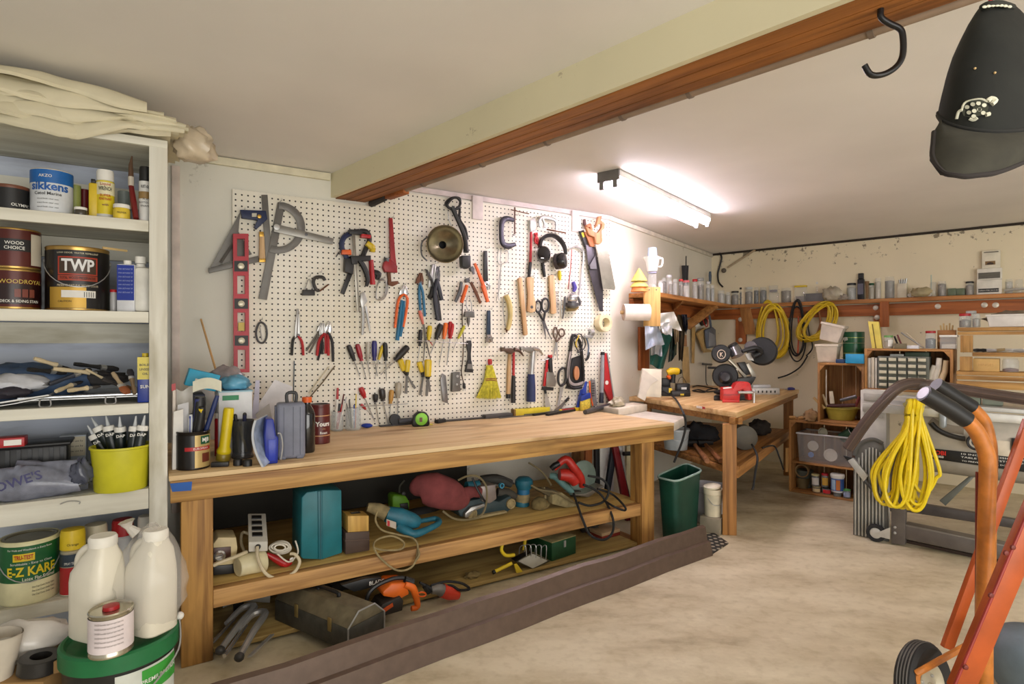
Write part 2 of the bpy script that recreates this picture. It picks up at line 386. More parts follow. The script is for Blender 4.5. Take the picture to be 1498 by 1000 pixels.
a=W(340,276,PO); zt=a.z; c=W(541,290,PO); e_=W(812,300,PO); a.z=c.z=e_.z=0
zr=W(720,299,PO).z; er=W(893,400,PO); er.z=0; zlo=ZB+.0006
pg=thing('pegboard','white perforated hardboard panel covering the wall above the long workbench','pegboard',V((a.x,a.y,zlo)),RZ1)
g=G().box(V((a.x,a.y,zlo)),c-a,n1*(PO-.001),UP*(zt-zlo)); part('panel',g,PEGM,pg)
g=G().box(V((c.x,c.y,zlo)),er-c,n1*(PO-.001),UP*(zr-zlo)); part('panel',g,PEGM,pg)
# ---------- long bench ----------
BL=pz(247,696,ZB); BL=BL+n1*(D1F-BL.dot(n1)); BR=pz(973,616,ZB); BR=BR+n1*(D1F-BR.dot(n1)); BLEN=(BR-BL).dot(d1)
def B(s,tt,z): q=BL+d1*s+n1*tt; return V((q.x,q.y,z))
DEP=D1-D1F-.002
bt=wood((226,198,152),(206,170,118),'x',.6,.5,(176,146,112))
bench=thing('workbench','long wooden workbench with a thick front board under the pegboard wall','workbench',B(BLEN/2,DEP/2,0),RZ1)
sk=.14
g=G().prism([B(0,0,ZB-.016),B(BLEN,0,ZB-.016),B(BLEN-.02,DEP-PO,ZB-.016),B(0,DEP-PO,ZB-.016)],UP*.016); part('worktop',g,bt,bench,.002)
zap=BF(973,644).z
g=G().box(B(0.004,.002,zap),d1*(BLEN-.004),n1*.036,UP*(ZB-.017-zap)); fr=part('front_board',g,wood((196,152,86),(134,90,44),'x',1.0,.55),bench,.002)
g=G().prism([BF(248.5,707,-.0005),BF(281,704,-.0005),BF(280,717,-.0005),BF(252,719,-.0005)],-n1*.001); part('masking_tape',g,m((30,92,176),.6),fr,label='torn strip of blue masking tape')
def leg(u0,u1,pl=.038):
 p=BF(u0,800); q=BF(u1,800); p.z=q.z=0; p+=n1*.004; q+=n1*.004
 g=G().box(p,q-p,n1*.085,UP*zap); return part('leg',g,wood((190,142,74),(124,82,38),'z'),bench,.003)
leg(265,312); leg(940,958)
for s_ in (.06,BLEN-.15):
 g=G().box(B(s_,DEP-.12,0),d1*.085,n1*.085,UP*(ZB-.018)); part('leg',g,old('z'),bench,.003)
zs=BF(560,813,.01).z; zsb=BF(560,836,.01).z; s0=(BF(312,860)-BL).dot(d1); s1=(BF(940,730)-BL).dot(d1)
g=G().box(B(s0+.001,.012,zsb),d1*(s1-s0-.002),n1*.038,UP*(zs-zsb)); part('shelf_rail',g,wood((196,150,90),(136,92,48),'x',1.0,.6),bench,.002)
g=G().box(B(s0-.06,.051,zs-.016),d1*(s1-s0+.1),n1*(DEP-.08),UP*.016); part('lower_shelf',g,wood((206,174,104),(176,140,74),'x',.6),bench,.001)
g=G().box(B(s0+.003,.03,.012),d1*(s1-s0-.01),n1*(DEP-.06),UP*.016); part('bottom_shelf',g,wood((186,160,100),(150,122,70),'x',.6),bench,.001)
for s_ in (.1,BLEN*.5,BLEN-.2):
 g=G().box(B(s_,.08,0),d1*.05,n1*(DEP-.2),UP*.0115); part('runner',g,old('y'),bench)
# ---------- brown metal trim lying along the bench ----------
pa=pz(1042,812,0); pb=pz(640,968,0); td=(pa-pb); td.z=0; td.normalize(); tn=V((-td.y,td.x,0))
pL=pa-td*2.35
prof=[(0,0),(.014,.062),(.03,.066),(.042,.128),(.060,.134),(.066,.130),(.064,.126),(.048,.122),(.036,.060),(.02,.056),(.008,0)]
g=G(); ns=14
def tp(k,q):
 s=2.35*k/ns; bow=.004*math.sin(k*1.7); return pL+td*s+tn*(q[0]+bow)+UP*(q[1]+.003*math.sin(k*2.3)*q[1]/.13+.0005)
v=[tp(k,q) for k in range(ns+1) for q in prof]; n=len(prof)
f=[(k*n+i,k*n+(i+1)%n,(k+1)*n+(i+1)%n,(k+1)*n+i) for k in range(ns) for i in range(n)]+[tuple(range(n)),tuple(ns*n+i for i in range(n))[::-1]]
g.add(v,f); solo('metal_fascia',g,m((98,80,68),.42,.25,var=.15,sc=30),'long brown folded metal fascia strip lying on the floor in front of the workbench','metal strip',smooth=25)
# ---------- tools on the pegboard ----------
class Zm:
 def __init__(s,x0,y0,k): s.x0,s.y0,s.k=x0,y0,k
 def __call__(s,x,y): return (s.x0+x*s.k,s.y0+y*s.k)
 def P(s,pts,o=.022,pl=W): return [pl(*s(x,y),PO+o) for x,y in pts]
 def px(s,x,y,pl=W): return pl(*s(x,y),PO).y/F*s.k
TN=-n1
class Tool:
 def __init__(s,z,name,label,cat,x,y,group=None,pl=W,nn=None,rz=None):
  s.z=z; s.pl=pl; s.nn=nn or {W:n1,W2:n2,W3:n3}[pl]; s.px=z.px(x,y,pl)
  s.o=thing(name,label,cat,pl(*z(x,y),PO+.004),{W:RZ1,W2:RZ2,W3:RZ3}.get(pl,RZ1) if rz is None else rz,group)
  zk,dk={W:(None,D1-PO-.0006),W2:(None,D2-.001),W3:(None,D3-.001)}.get(pl,(getattr(pl,'z0',None),D1-.004)); KEEP[s.o.name]=(zk,s.nn,dk)
 def poly(s,name,mt,pts,o0=.006,o1=.014,bev=.001,par=None,lab=None):
  g=G()
  for q in (pts if isinstance(pts[0],list) else [pts]): g.prism(s.z.P(q,o1,s.pl),s.nn*(o1-o0))
  return part(name,g,mt,par or s.o,bev,label=lab)
 def tube(s,name,mt,pts,r,o=.016,seg=8,smooth=5,closed=False,flat=1.0,par=None,lab=None,add=None):
  g=add or G(); p=[s.pl(*s.z(q[0],q[1]),PO+(q[2] if len(q)>2 else o)) for q in pts]
  if smooth and len(p)>2: p=sm(p,smooth,closed)
  rr=[x*s.px for x in r] if isinstance(r,(list,tuple)) else r*s.px
  g.tube(p,rr,seg,closed,flat,fn=s.nn if flat!=1.0 else None)
  return g if mt is None else part(name,g,mt,par or s.o,label=lab)
 def lathe(s,name,mt,x,y,prof,ax=None,o=.006,seg=18,par=None):
  g=G().lathe(s.pl(*s.z(x,y),PO+o),ax or -s.nn,[(a*s.px,b*s.px) for a,b in prof],seg); return part(name,g,mt,par or s.o)
def ring(cx,cy,rx,ry,n=20,a0=0,a1=2*PI,closed=True):
 k=n if closed else n+1
 return [(cx+rx*math.cos(a0+(a1-a0)*i/n),cy+ry*math.sin(a0+(a1-a0)*i/n)) for i in range(k)]
def band(outer,inner): return outer+inner[::-1]
def driver(z,label,hm,h0,h1,tip,r,group=None,sm_=STEEL,o=.016,hl='handle'):
 T=Tool(z,'screwdriver',label,'screwdriver',tip[0],tip[1],group)
 x0,y0=h0;x1,y1=h1
 pts=[(x0+(x1-x0)*t,y0+(y1-y0)*t) for t in (0,.04,.2,.5,.75,.88,1)]
 T.tube(hl,hm,pts,[r*.5,r*.85,r,r*.97,r*.9,r*.62,r*.75],o,10,0)
 T.tube('shaft',sm_,[(x1,y1),((x1+tip[0])/2,(y1+tip[1])/2),tip],[max(1.2,r*.2)]*2+[max(.9,r*.16)],o,6,0)
 return T
def plier(z,label,hm,piv,jaw,hl,hr,jr,hrad,group=None,jm=STEEL,o=.016,name='pliers',m2=None):
 T=Tool(z,name,label,'pliers',hl[-1][0],hl[-1][1],group)
 dx,dy=jaw[0]-piv[0],jaw[1]-piv[1]; l=math.hypot(dx,dy) or 1; nx,ny=-dy/l,dx/l
 for sg in (1,-1):
  T.poly('jaw',jm,[(piv[0]+nx*jr*sg*1.1-dx*.12,piv[1]+ny*jr*sg*1.1-dy*.12),(piv[0]+nx*jr*sg+dx*.35,piv[1]+ny*jr*sg+dy*.35),(jaw[0]+nx*jr*.35*sg,jaw[1]+ny*jr*.35*sg),(jaw[0]+nx*jr*.05*sg,jaw[1]+ny*jr*.05*sg),(piv[0]+nx*jr*.05*sg,piv[1]+ny*jr*.05*sg)][::sg],.008,.02)
 T.lathe('pivot',DSTEEL,piv[0],piv[1],[(0,0),(jr*.8,0),(jr*.8,14),(jr*.5,17),(0,17)],o=.006,seg=12)
 T.tube('handle',hm,[piv]+hl,[hrad*.7,hrad,hrad,hrad*.9],o-.002,8,4)
 T.tube('handle',m2 or hm,[piv]+hr,[hrad*.7,hrad,hrad,hrad*.9],o+.002,8,4)
 return T
A=Zm(290,260,.3001); Bz=Zm(560,270,.22989); Cz=Zm(700,280,.22); Dz=Zm(640,440,.2); Ez=Zm(400,450,.2)
GREY=m((112,110,106),.5,.5); DGREY=m((70,68,66),.5,.4); NAVY=m((28,40,78),.5); TEAL=m((30,110,150),.45); WD=wood((208,176,132),(178,138,94),'z'); BRASS=m((190,150,70),.35,.8)
BLKM=m((34,33,34),.5); YELH=m((220,190,40),.35); CLRH=m((196,192,178),.25,alpha=.75)
T=Tool(A,'rafter_square','grey metal triangular rafter square hung point up at the pegboard corner','square',170,450)
T.poly('plate',GREY,band([(205,165),(50,455),(295,402)],[(196,262),(262,372),(100,425)])+[(196,262),(205,165)],.006,.012,.0008)
T.poly('fence',GREY,[(50,440),(292,380),(297,408),(54,464)],.004,.022)
T.tube('scale_bar',GREY,[(172,318),(108,414)],8,.012,6,0)
T=Tool(A,'combination_square','navy combination square head with a steel rule hung over the rafter square','square',320,250)
T.poly('head',NAVY,[(205,155),(330,160),(338,200),(285,250),(272,240),(290,205),(215,195)],.012,.034)
T.lathe('lock_knob',BRASS,296,190,[(0,0),(9,0),(9,14),(0,16)],o=.034)
T.poly('vial',m((200,196,180),.3),[(262,172),(285,172),(285,190),(262,190)],.0335,.036,0)
T.poly('rule',GREY,[(308,82),(338,82),(362,410),(330,410)],.006,.010)
T=Tool(A,'try_square','try square with a short wooden and brass handle behind the steel rule','square',310,410)
T.poly('handle',WD,[(300,285),(322,285),(327,395),(298,395)],.01,.03)
T.poly('brass_cap',BRASS,[(297,393),(328,393),(328,410),(297,410)],.01,.031)
T.poly('brass_neck',BRASS,[(298,262),(318,262),(322,287),(299,287)],.01,.029)
T=Tool(A,'protractor','large grey metal protractor with a swinging arm hung at the upper pegboard','protractor',320,590)
T.poly('leg',GREY,[(388,118),(424,124),(372,400),(335,595),(294,588)],.006,.012)
T.poly('arc',GREY,band(ring(392,243,130,126,18,-PI/2,PI*.62,False),ring(392,243,92,92,18,-PI/2,PI*.62,False)),.012,.016)
T.poly('arm',m((142,140,134),.4,.7),[(372,222),(662,296),(655,325),(368,262)],.018,.024)
T.lathe('pivot',STEEL,382,240,[(0,0),(14,0),(14,5),(0,7)],o=.024)
T.lathe('rivet',DSTEEL,526,276,[(0,0),(8,0),(8,3),(0,4)],o=.024)
T=Tool(A,'spirit_level','long red spirit level hung upright at the pegboard edge','level',210,948)
fr=[(170,272),(245,272),(250,948),(174,948)]
ys=[(296,382),(404,456),(476,566),(588,638),(656,748),(768,818),(838,932)]
seg=[272]+[y for a in ys for y in a]+[948]; pp=[]
def lx(y,t): return (170+4*(y-272)/676)+t*(75+1*(y-272)/676)
for i in range(0,len(seg),2): pp.append([(lx(seg[i],0),seg[i]),(lx(seg[i],1),seg[i]),(lx(seg[i+1],1),seg[i+1]),(lx(seg[i+1],0),seg[i+1])])
for a,b in ys:
 for t0,t1 in ((0,.25),(.75,1)): pp.append([(lx(a,t0),a),(lx(a,t1),a),(lx(b,t1),b),(lx(b,t0),b)])
LR=m((178,38,52),.45)
T.poly('body',LR,pp,.0225,.042,0)
for i in (1,3,5):
 a,b=ys[i]; v=T.poly('vial_holder',BLKM,[(lx(a,.06),a),(lx(a,.94),a),(lx(b,.94),b),(lx(b,.06),b)],.024,.043,0)
 T.lathe('vial',m((206,200,176),.25,.2),lx((a+b)/2,.5),(a+b)/2,[(0,0),(14,0),(15,2),(11,4),(0,4)],o=.043,par=v)
T.poly('maker_tag',m((214,190,90),.5),[(lx(705,.3),705),(lx(705,.7),705),(lx(745,.7),745),(lx(745,.3),745)],.024,.03,0)
T=Tool(A,'carabiner','small dark carabiner loop hung on the lower left pegboard','carabiner',306,805)
T.tube('ring',DSTEEL,[(300,705),(328,720),(334,770),(318,803),(292,795),(282,750)],5,.014,8,4,True)
T.tube('gate',STEEL,[(300,720),(310,790)],3,.02,6,0)
T=Tool(A,'binder_clip','black binder clip hung on a wire hook below the protractor','clip',540,572)
T.poly('clip_body',BLKM,[(512,545),(568,545),(570,572),(510,572)],.004,.03)
T.tube('wire_arm',STEEL,[(522,545),(534,500),(548,500),(560,545)],2.5,.016,6,3)
T=Tool(A,'c_clamp','tiny dark C clamp hung beside the black binder clip','clamp',600,555)
T.tube('frame',DGREY,[(618,500),(606,484),(572,486),(562,510),(576,545),(590,548)],8,.016,8,4)
T.tube('screw',RUST,[(634,520),(592,552)],4,.018,6,0)
plier(A,'needle nose pliers with one black and one red handle on the pegboard',BLKM,(484,768),(487,637),[(462,790),(456,865)],[(505,800),(512,865)],12,7,m2=RED)
gp='pliers hung together on one hook'
plier(Ez,'grey steel pliers at the back of the bunch beside the needle nose pliers',m((120,116,110),.4,.7),(335,170),(355,110),[(290,240),(240,315)],[(310,240),(262,330)],16,7,gp,o=.012)
plier(Ez,'red handled pliers hung in the middle of the pliers bunch',RED,(375,185),(365,110),[(335,240),(318,350)],[(385,240),(382,335)],18,11,gp,o=.022)
plier(Ez,'chrome jawed pliers with black and red handles at the front of the bunch',RED,(400,180),(410,100),[(400,250),(402,350)],[(430,250),(436,395)],24,11,gp,o=.034,jm=CHROME,m2=BLKM)
plier(Ez,'slim black handled pliers hung at the back of the pliers bunch',BLKM,(350,195),(345,125),[(345,290),(325,385)],[(360,280),(352,340)],12,9,gp,o=.014)
gq='bar clamps hung together on the pegboard'
BARM=m((150,146,136),.35,.8)
T=Tool(A,'bar_clamp','bar clamp with a long pale steel bar hung at the front of the clamps bunch','clamp',780,655,gq)
T.poly('bar',BARM,[(748,258),(764,258),(788,652),(774,656)],.036,.042)
T.poly('fixed_jaw',BLKM,[(738,250),(800,254),(800,275),(738,272)],.02,.055)
T.poly('sliding_head',BLKM,[(744,380),(842,378),(842,402),(778,405),(776,420),(750,420)],.022,.058)
T.tube('trigger_handle',BLKM,[(785,400),(810,440),(826,490),(820,528)],[13,14,12,8],.04,8,4)
T=Tool(A,'bar_clamp','bar clamp with orange pads and a blue grip hung behind the long steel bar','clamp',700,568,gq)
T.poly('bar',BLKM,[(752,470),(735,452),(694,560),(712,570)],.012,.02)
T.tube('frame',NAVY,[(775,262),(715,285),(700,340),(740,420)],13,.026,8,4)
T.poly('orange_pad',ORG,[(702,350),(745,350),(748,375),(700,372)],.02,.046)
T.poly('jaw_head',BLKM,[(718,392),(762,392),(755,470),(715,455)],.016,.05)
T=Tool(A,'bar_clamp','bar clamp with a red jaw and yellow grip hung last in the clamps bunch','clamp',845,520,gq)
T.tube('frame',BLKM,[(770,262),(820,262),(835,300),(815,350),(800,390)],12,.022,8,4)
T.poly('red_pad',RED,[(795,272),(842,278),(842,294),(795,290)],.024,.05)
T.tube('yellow_grip',YELH,[(820,318),(848,340),(850,362)],[14,18,10],.03,8,3)
T.tube('handle',RED,[(842,400),(850,520)],[12,13],.024,10,0)
T.tube('dark_grip',BLKM,[(855,460),(880,470),(870,495)],[14,16,8],.016,8,3)
T.tube('wire_hook',DSTEEL,[(672,385),(690,360),(712,390)],3,.03,6,3)
T=Tool(A,'pipe_wrench','red pipe wrench hung from a double wire hook on the pegboard','wrench',950,528)
PW=m((152,34,40),.45,bump=.1)
T.poly('handle',PW,[(932,195),(948,195),(962,380),(972,462),(930,460),(938,380)],.012,.03,.002)
T.poly('head',PW,[(908,410),(935,392),(972,430),(970,462),(912,458),(902,435)],.008,.036,.003)
T.poly('hook_jaw',RUST,[(922,458),(938,458),(942,505),(975,502),(978,515),(950,528),(928,520)],.014,.028,.001)
T.lathe('adjusting_nut',DSTEEL,920,402,[(0,-8),(16,-8),(16,10),(0,10)],o=.02,ax=UP)
T=Tool(A,'wire_coil','small coil of shiny wire hung under the clamps beside the pipe wrench','wire',890,600)
for k in range(4): T.tube('wire',STEEL,[(885,495+k*3),(915,505),(925-k*4,540),(905,590-k*4),(872,592),(868,550)],2.5,.012+.004*k,6,4,True)
T=Tool(A,'locking_pliers','silver locking pliers hung jaws up below the bar clamps','pliers',810,768)
T.poly('jaw',STEEL,[(795,560),(810,555),(825,600),(800,640),(790,600)],.01,.026)
T.tube('handle',STEEL,[(802,630),(804,700),(800,765)],[9,8,6],.02,8,3)
T.tube('lever',STEEL,[(815,625),(828,690),(838,750)],[6,6,4],.024,8,3)
plier(Bz,'large tongue and groove pliers with long orange and blue handles',ORG,(135,695),(138,640),[(98,740),(78,910)],[(158,740),(130,905)],26,9,o=.018,jm=CHROME)
T=Tool(Bz,'pliers','big blue handled pliers hung behind the orange handled pliers','pliers',95,990)
T.tube('handle',TEAL,[(122,735),(108,860),(92,990)],[9,13,13],.01,8,3); T.tube('handle',TEAL,[(136,740),(126,880),(110,965)],[8,11,11],.014,8,3)
plier(Bz,'rusty jawed pliers with two blue handles hung beside the big blue pliers',TEAL,(236,625),(245,560),[(232,690),(240,800)],[(255,690),(268,838)],22,9,jm=RUST)
T=Tool(Ez,'divider','pair of rusty dividers with salmon handles hung below the blue pliers','divider',1100,390)
T.tube('handle',m((206,110,92),.5),[(1068,20),(1080,60),(1095,120)],[12,14,8],.014,8,3)
T.tube('leg',GREY,[(1095,120),(1110,190),(1098,385)],[7,6,3],.014,6,3); T.tube('leg',GREY,[(1100,120),(1115,230),(1150,380)],[7,6,3],.018,6,3)
plier(Bz,'black tin snips hung under the clamp lamp beside the blue pliers',BLKM,(320,640),(325,505),[(310,700),(292,720)],[(345,740),(362,865)],26,16,name='tin_snips')
plier(Bz,'dark long handled pliers hung behind the black tin snips',m((44,46,56),.5),(345,600),(355,520),[(362,680),(375,735)],[(330,700),(350,860)],18,14,o=.03,jm=DSTEEL)
T=Tool(Bz,'knife','black folding knife blade pointing out beside the tin snips','knife',300,600); T.poly('blade',DGREY,[(268,535),(285,540),(318,600),(300,610)],.02,.024)
T.tube('handle',BLKM,[(310,600),(330,680)],[8,9],.024,8,0)
T=Tool(Bz,'clamp_lamp','clamp lamp with a large dented steel bowl reflector on the pegboard','lamp',395,520)
c=W(*Bz(395,378),.13); px=T.px; ax=V((-.12,-1,-.1)).normalized()
ax=(V((0,0,H))-c).normalized()*.75+(-n1)*.6; ax=ax.normalized()
g=G().lathe(c-ax*.062,ax,[(0.02,0),(.034,.006),(.07,.028),(.088,.05),(.0935,.064),(.0955,.064),(.092,.052),(.073,.027),(.036,.003),(.022,-.004)],32)
part('reflector',g,m((150,142,120),.28,.9,var=.3,sc=20),T.o)
g=G().lathe(c+ax*.002,ax,[(.0925,-.002),(.0965,-.002),(.0975,.003),(.0935,.004)],32); part('rim',g,m((120,104,78),.4,.8),T.o)
g=G().lathe(c-ax*.125,ax,[(0,0),(.018,0),(.02,.05),(.024,.062)],14); part('socket',g,BLKM,T.o)
g=G().tube(sm([c+d1*-.095+UP*.03,c+d1*-.115+n1*.03,c+d1*-.115+n1*.03-UP*.06,c-d1*.09-UP*.09+n1*.02],5),.004,6); part('bracket',g,DSTEEL,T.o)
g=G().tube(sm([W(*Bz(440,140),.06),W(*Bz(480,230),.06),W(*Bz(520,330),.06),W(*Bz(530,430),.07)],5),[.014,.012,.013,.016],8); part('clamp_arm',g,BLKM,T.o)
cb=part('cord_bundle',G().tube(sm([W(*Bz(400,120),.05),W(*Bz(440,85),.05),W(*Bz(490,90),.05),W(*Bz(480,150),.05),W(*Bz(430,150),.05)],6,True),.007,8,True).tube(sm([W(*Bz(410,130),.06),W(*Bz(460,80),.065),W(*Bz(495,120),.06),W(*Bz(450,160),.06)],6,True),.006,8,True),BLKM,T.o)
g=G().tube(sm([W(*Bz(490,150),.05),W(*Bz(490,220),.05),W(*Bz(525,280),.06),W(*Bz(540,350),.06)],5),.007,8); part('cord',g,BLKM,T.o)
T.poly('clamp_head',BLKM,[(505,450),(560,450),(562,520),(540,535),(508,520)],.03,.07,.004)
T.tube('thin_wire',STEEL,[(415,170),(420,220),(450,290),(470,330)],3,.045,6,4)
for lab,L_,R_,pv,nm in (('orange tipped spring clamp hung open at the top under the lamp clamp',[(585,500),(640,640),(668,745)],[(565,520),(580,570)],(560,520),0),('orange and black spring clamp hung below with its jaws spread',[(500,620),(490,680),(462,745)],[(560,620),(590,680),(622,755)],(530,610),1)):
 T=Tool(Bz,'spring_clamp',lab,'clamp',570,750,'spring clamps on the pegboard')
 T.tube('jaw',ORG if not nm else DSTEEL,L_,[10,13,10],.03,8,4,flat=.6); T.tube('jaw',DSTEEL if not nm else RUST,R_,[10,12,9],.022,8,4,flat=.6)
 T.tube('orange_tip',ORG,[(632,640),(668,745)] if not nm else [(535,640),(500,750)],[12,12],.034,8,0)
 T.lathe('spring',DSTEEL,pv[0],pv[1]+(0 if nm else 20),[(0,0),(14,0),(14,26),(0,26)],o=.014,seg=12)
T=Tool(Bz,'plumb_bob','plumb bob hung with a grey clip on a cord under the spring clamps','plumb bob',545,905)
T.poly('clip',GREY,[(528,805),(582,805),(585,845),(522,840)],.012,.032); T.tube('string',STEEL,[(540,705),(530,760),(545,805)],3,.024,6,3); T.tube('string',STEEL,[(550,720),(565,760),(565,805)],3,.024,6,3)
T.tube('weight',GREY,[(545,845),(545,870),(545,905)],[10,11,2],.02,8,0)
T=Tool(Dz,'extension_cord','long dark cord hanging down the pegboard to a plug','cord',195,660)
T.tube('cord',m((84,70,58),.6),[(185,0),(180,120),(190,300),(185,430),(175,520),(192,600)],4,.012,6,5); T.tube('plug',BLKM,[(192,600),(196,625),(197,640)],[8,12,10],.012,8,0)
T.tube('prong',STEEL,[(190,640),(188,660)],2.5,.012,6,0); T.tube('prong',STEEL,[(202,640),(203,660)],2.5,.012,6,0)
def adj(z,lab,top,bot,r,hm,jm):
 T=Tool(z,'adjustable_wrench',lab,'wrench',bot[0],bot[1]+50)
 (x0,y0),(x1,y1)=top,bot
 T.poly('handle',hm,[(x0-r*.8,y0),(x0+r*.8,y0),(x1+r,y1),(x1-r,y1)],.01,.022,.002)
 T.poly('fixed_jaw',jm,[(x1-r,y1-4),(x1+r,y1-4),(x1+r*2.2,y1+r*1.6),(x1+r*1.9,y1+r*3.6),(x1+r*.9,y1+r*3.8),(x1+r*1.0,y1+r*2.2),(x1-r*.3,y1+r*1.8)],.008,.024,.001)
 T.poly('movable_jaw',jm,[(x1-r,y1+r*.8),(x1-r*.2,y1+r*1.9),(x1+r*.2,y1+r*3.9),(x1-r*1.3,y1+r*3.5)],.01,.022,.001)
 T.lathe('thumb_screw',DSTEEL,x1+r*.1,y1+r*1.2,[(0,-r*.5),(r*.5,-r*.5),(r*.5,r*.5),(0,r*.5)],o=.02,ax=d1)
adj(Bz,'black handled adjustable wrench hung beside the spring clamps',(655,420),(658,620),13,BLKM,CHROME)
adj(Dz,'navy handled adjustable wrench hung above the yellow whisk broom',(378,70),(376,250),14,m((34,54,74),.5),m((150,140,134),.35,.8))
T=Tool(Bz,'wire_fork','thin shiny wire roasting fork hung below the big C clamp','fork',735,740)
T.tube('prong',STEEL,[(735,408),(728,470),(740,505),(752,520),(738,620),(738,735)],2.6,.012,6,4); T.tube('prong',STEEL,[(752,412),(748,480),(755,520)],2.6,.014,6,3); T.tube('loop',STEEL,[(775,425),(797,425),(795,490),(765,500),(752,520),(745,640),(722,740)],2.6,.016,6,4)
T=Tool(Cz,'c_clamp','big dark grey C clamp hung on the upper pegboard with its screw up','clamp',190,370)
T.tube('frame',m((66,64,74),.4,.5),[(232,190),(190,180),(158,200),(152,270),(160,340),(195,362),(245,350)],[15,18,20,17,20,20,12],.03,8,5,flat=.8)
T.tube('screw',m((120,100,88),.4,.7),[(241,105),(241,285)],6,.032,8,0); T.tube('tommy_bar',RUST,[(215,120),(255,130),(335,148)],3.5,.036,6,0); T.lathe('swivel_pad',STEEL,236,285,[(0,0),(12,0),(10,8),(0,8)],o=.032,ax=-UP)
T=Tool(Cz,'nut_driver','long red and black handled gripper hung upright with a steel jaw head','gripper',338,568)
T.poly('head',STEEL,[(345,190),(375,175),(385,215),(378,262),(350,265)],.01,.03); T.tube('handle',RED,[(350,270),(348,400),(345,480)],[9,9,9],.02,10,0); T.tube('grip',BLKM,[(345,470),(340,520),(336,568)],[11,12,10],.02,10,0)
T=Tool(Cz,'gripper','shorter red gripper with a black handle hung behind the earmuffs','gripper',438,568)
T.tube('handle',RED,[(372,275),(390,320),(405,370)],[8,12,9],.016,10,3); T.tube('lever',RED,[(390,275),(375,330),(400,350)],[6,8,6],.024,8,3); T.tube('grip',BLKM,[(425,470),(432,520),(440,568)],[11,12,10],.016,10,0)
T=Tool(Cz,'c_clamp','silver C clamp with a rusty screw hung above the earmuffs','clamp',520,280)
T.tube('frame',STEEL,[(412,240),(408,195),(430,172),(480,180),(516,200),(518,262)],[8,13,14,12,12,9],.03,8,5,flat=.8)
T.tube('screw',RUST,[(455,252),(580,275)],5,.034,8,0); T.tube('claw',STEEL,[(425,180),(440,215),(430,245)],[10,9,4],.04,8,3)
T=Tool(Cz,'earmuffs','black hearing protection earmuffs hung by the headband on the pegboard','earmuffs',490,515)
T.tube('headband',BLKM,[(408,400),(415,330),(450,296),(500,294),(545,325),(572,370),(580,420)],[10,11,13,14,14,12,9],.04,8,5,flat=1.6)
for (x,y,sg) in ((432,418,-1),(545,462,1)):
 M=Matrix.Rotation(RZ1,3,'Z')@Matrix.Rotation(-.35*sg,3,'Y')
 cc=W(*Cz(x,y),PO+.055); ax=(M@V((sg*.55,-.8,-.1))).normalized()
 g=G().lathe(cc-ax*.012,ax,[(0,-.008),(.044,-.008),(.049,.004),(.049,.028),(.040,.044),(0,.049)],22,.85); cp=part('ear_cup',g,m((22,22,24),.25,coat=.5),T.o)
 g=G().lathe(cc-ax*.024,ax,[(.022,-.008),(.046,-.008),(.048,.004),(.046,.018),(.022,.018)],22,.85); part('cushion',g,m((60,52,50),.7),cp)
 if sg<0: T.poly('orange_stripe',m((214,214,210),.5),[(416,438),(438,440),(437,446),(415,444)],.0845,.0855,0,par=cp)
driver(Cz,'thin screwdriver with a clear yellow handle hung beside the hacksaw',YELH,(538,525),(542,590),(556,850),13)
T=Tool(Cz,'hacksaw','hacksaw with a bent tube frame hung upright on the pegboard','saw',640,700)
T.tube('frame',STEEL,[(600,385),(640,365),(685,385),(698,420),(685,560),(668,690)],[6,7,8,8,7,7],.02,8,5); T.tube('blade',m((150,90,80),.5,.6),[(620,385),(612,520),(596,650)],[5,5,5],.024,4,0,flat=.3); T.tube('grip',m((70,60,150),.45),[(628,600),(640,640),(632,665)],[13,16,9],.024,8,3)
T=Tool(Cz,'hand_drill','chrome egg shaped hand drill hung on the pegboard under the hacksaw','drill',620,790)
c=W(*Cz(622,712),PO+.045); g=G().ball(c,.030,1.15,1,1.15,18,10); part('body',g,CHROME,T.o)
T.lathe('collar',DSTEEL,622,740,[(36,0),(44,0),(44,22),(20,34),(0,34)],o=.04,ax=-UP); T.tube('crank',DSTEEL,[(660,700),(675,735),(672,760)],[8,10,6],.05,8,3); T.tube('chuck',DSTEEL,[(575,700),(570,770),(560,845)],[8,7,4],.03,8,3); T.tube('tan_base',m((150,130,86),.6),[(590,785),(640,780),(660,765)],[12,14,10],.03,8,3)
def wbrush(z,lab,p0,p1,r,bx,dark,cat='brush',nm='wire_brush'):
 T=Tool(z,nm,lab,cat,p1[0],p1[1]); (x0,y0),(x1,y1)=p0,p1
 T.poly('handle',WD,[(x0-r,y0+4),(x0,y0-4),(x0+r,y0+3),(x1+r,y1-5),(x1,y1+3),(x1-r,y1-2)],.01,.028,.004)
 g=G(); rnd=random.Random(3)
 for i in range(26):
  t=bx[1]+(1-bx[1])*i/26; x=x0+(x1-x0)*t; y=y0+(y1-y0)*t
  for k in range(2):
   q=z.P([(x+math.copysign(r*.9,bx[0]),y),(x+bx[0]+rnd.uniform(-3,3),y+rnd.uniform(-6,6))],.016+.006*k); g.tube(q,.9*T.px,4)
 part('bristle',g,dark,T.o)
wbrush(Bz,'wire brush with a long wooden handle and dark bristles hung by the folding saw',(877,592),(912,957),13,(-28,.52),m((70,60,52),.7))
wbrush(Cz,'pale wooden wire brush with short dark bristles hung beside the hacksaw',(490,556),(502,812),18,(34,.42),m((90,84,80),.7))
T=Tool(Cz,'wooden_paddle','wooden paddle shaped scraper handle hung between the two wire brushes','scraper',350,805)
T.poly('handle',WD,[(322,572),(345,565),(372,575),(368,680),(382,740),(380,795),(355,806),(325,796),(330,700)],.01,.024,.003); T.lathe('bolt',DSTEEL,354,768,[(0,0),(10,0),(10,3),(0,4)],o=.024)
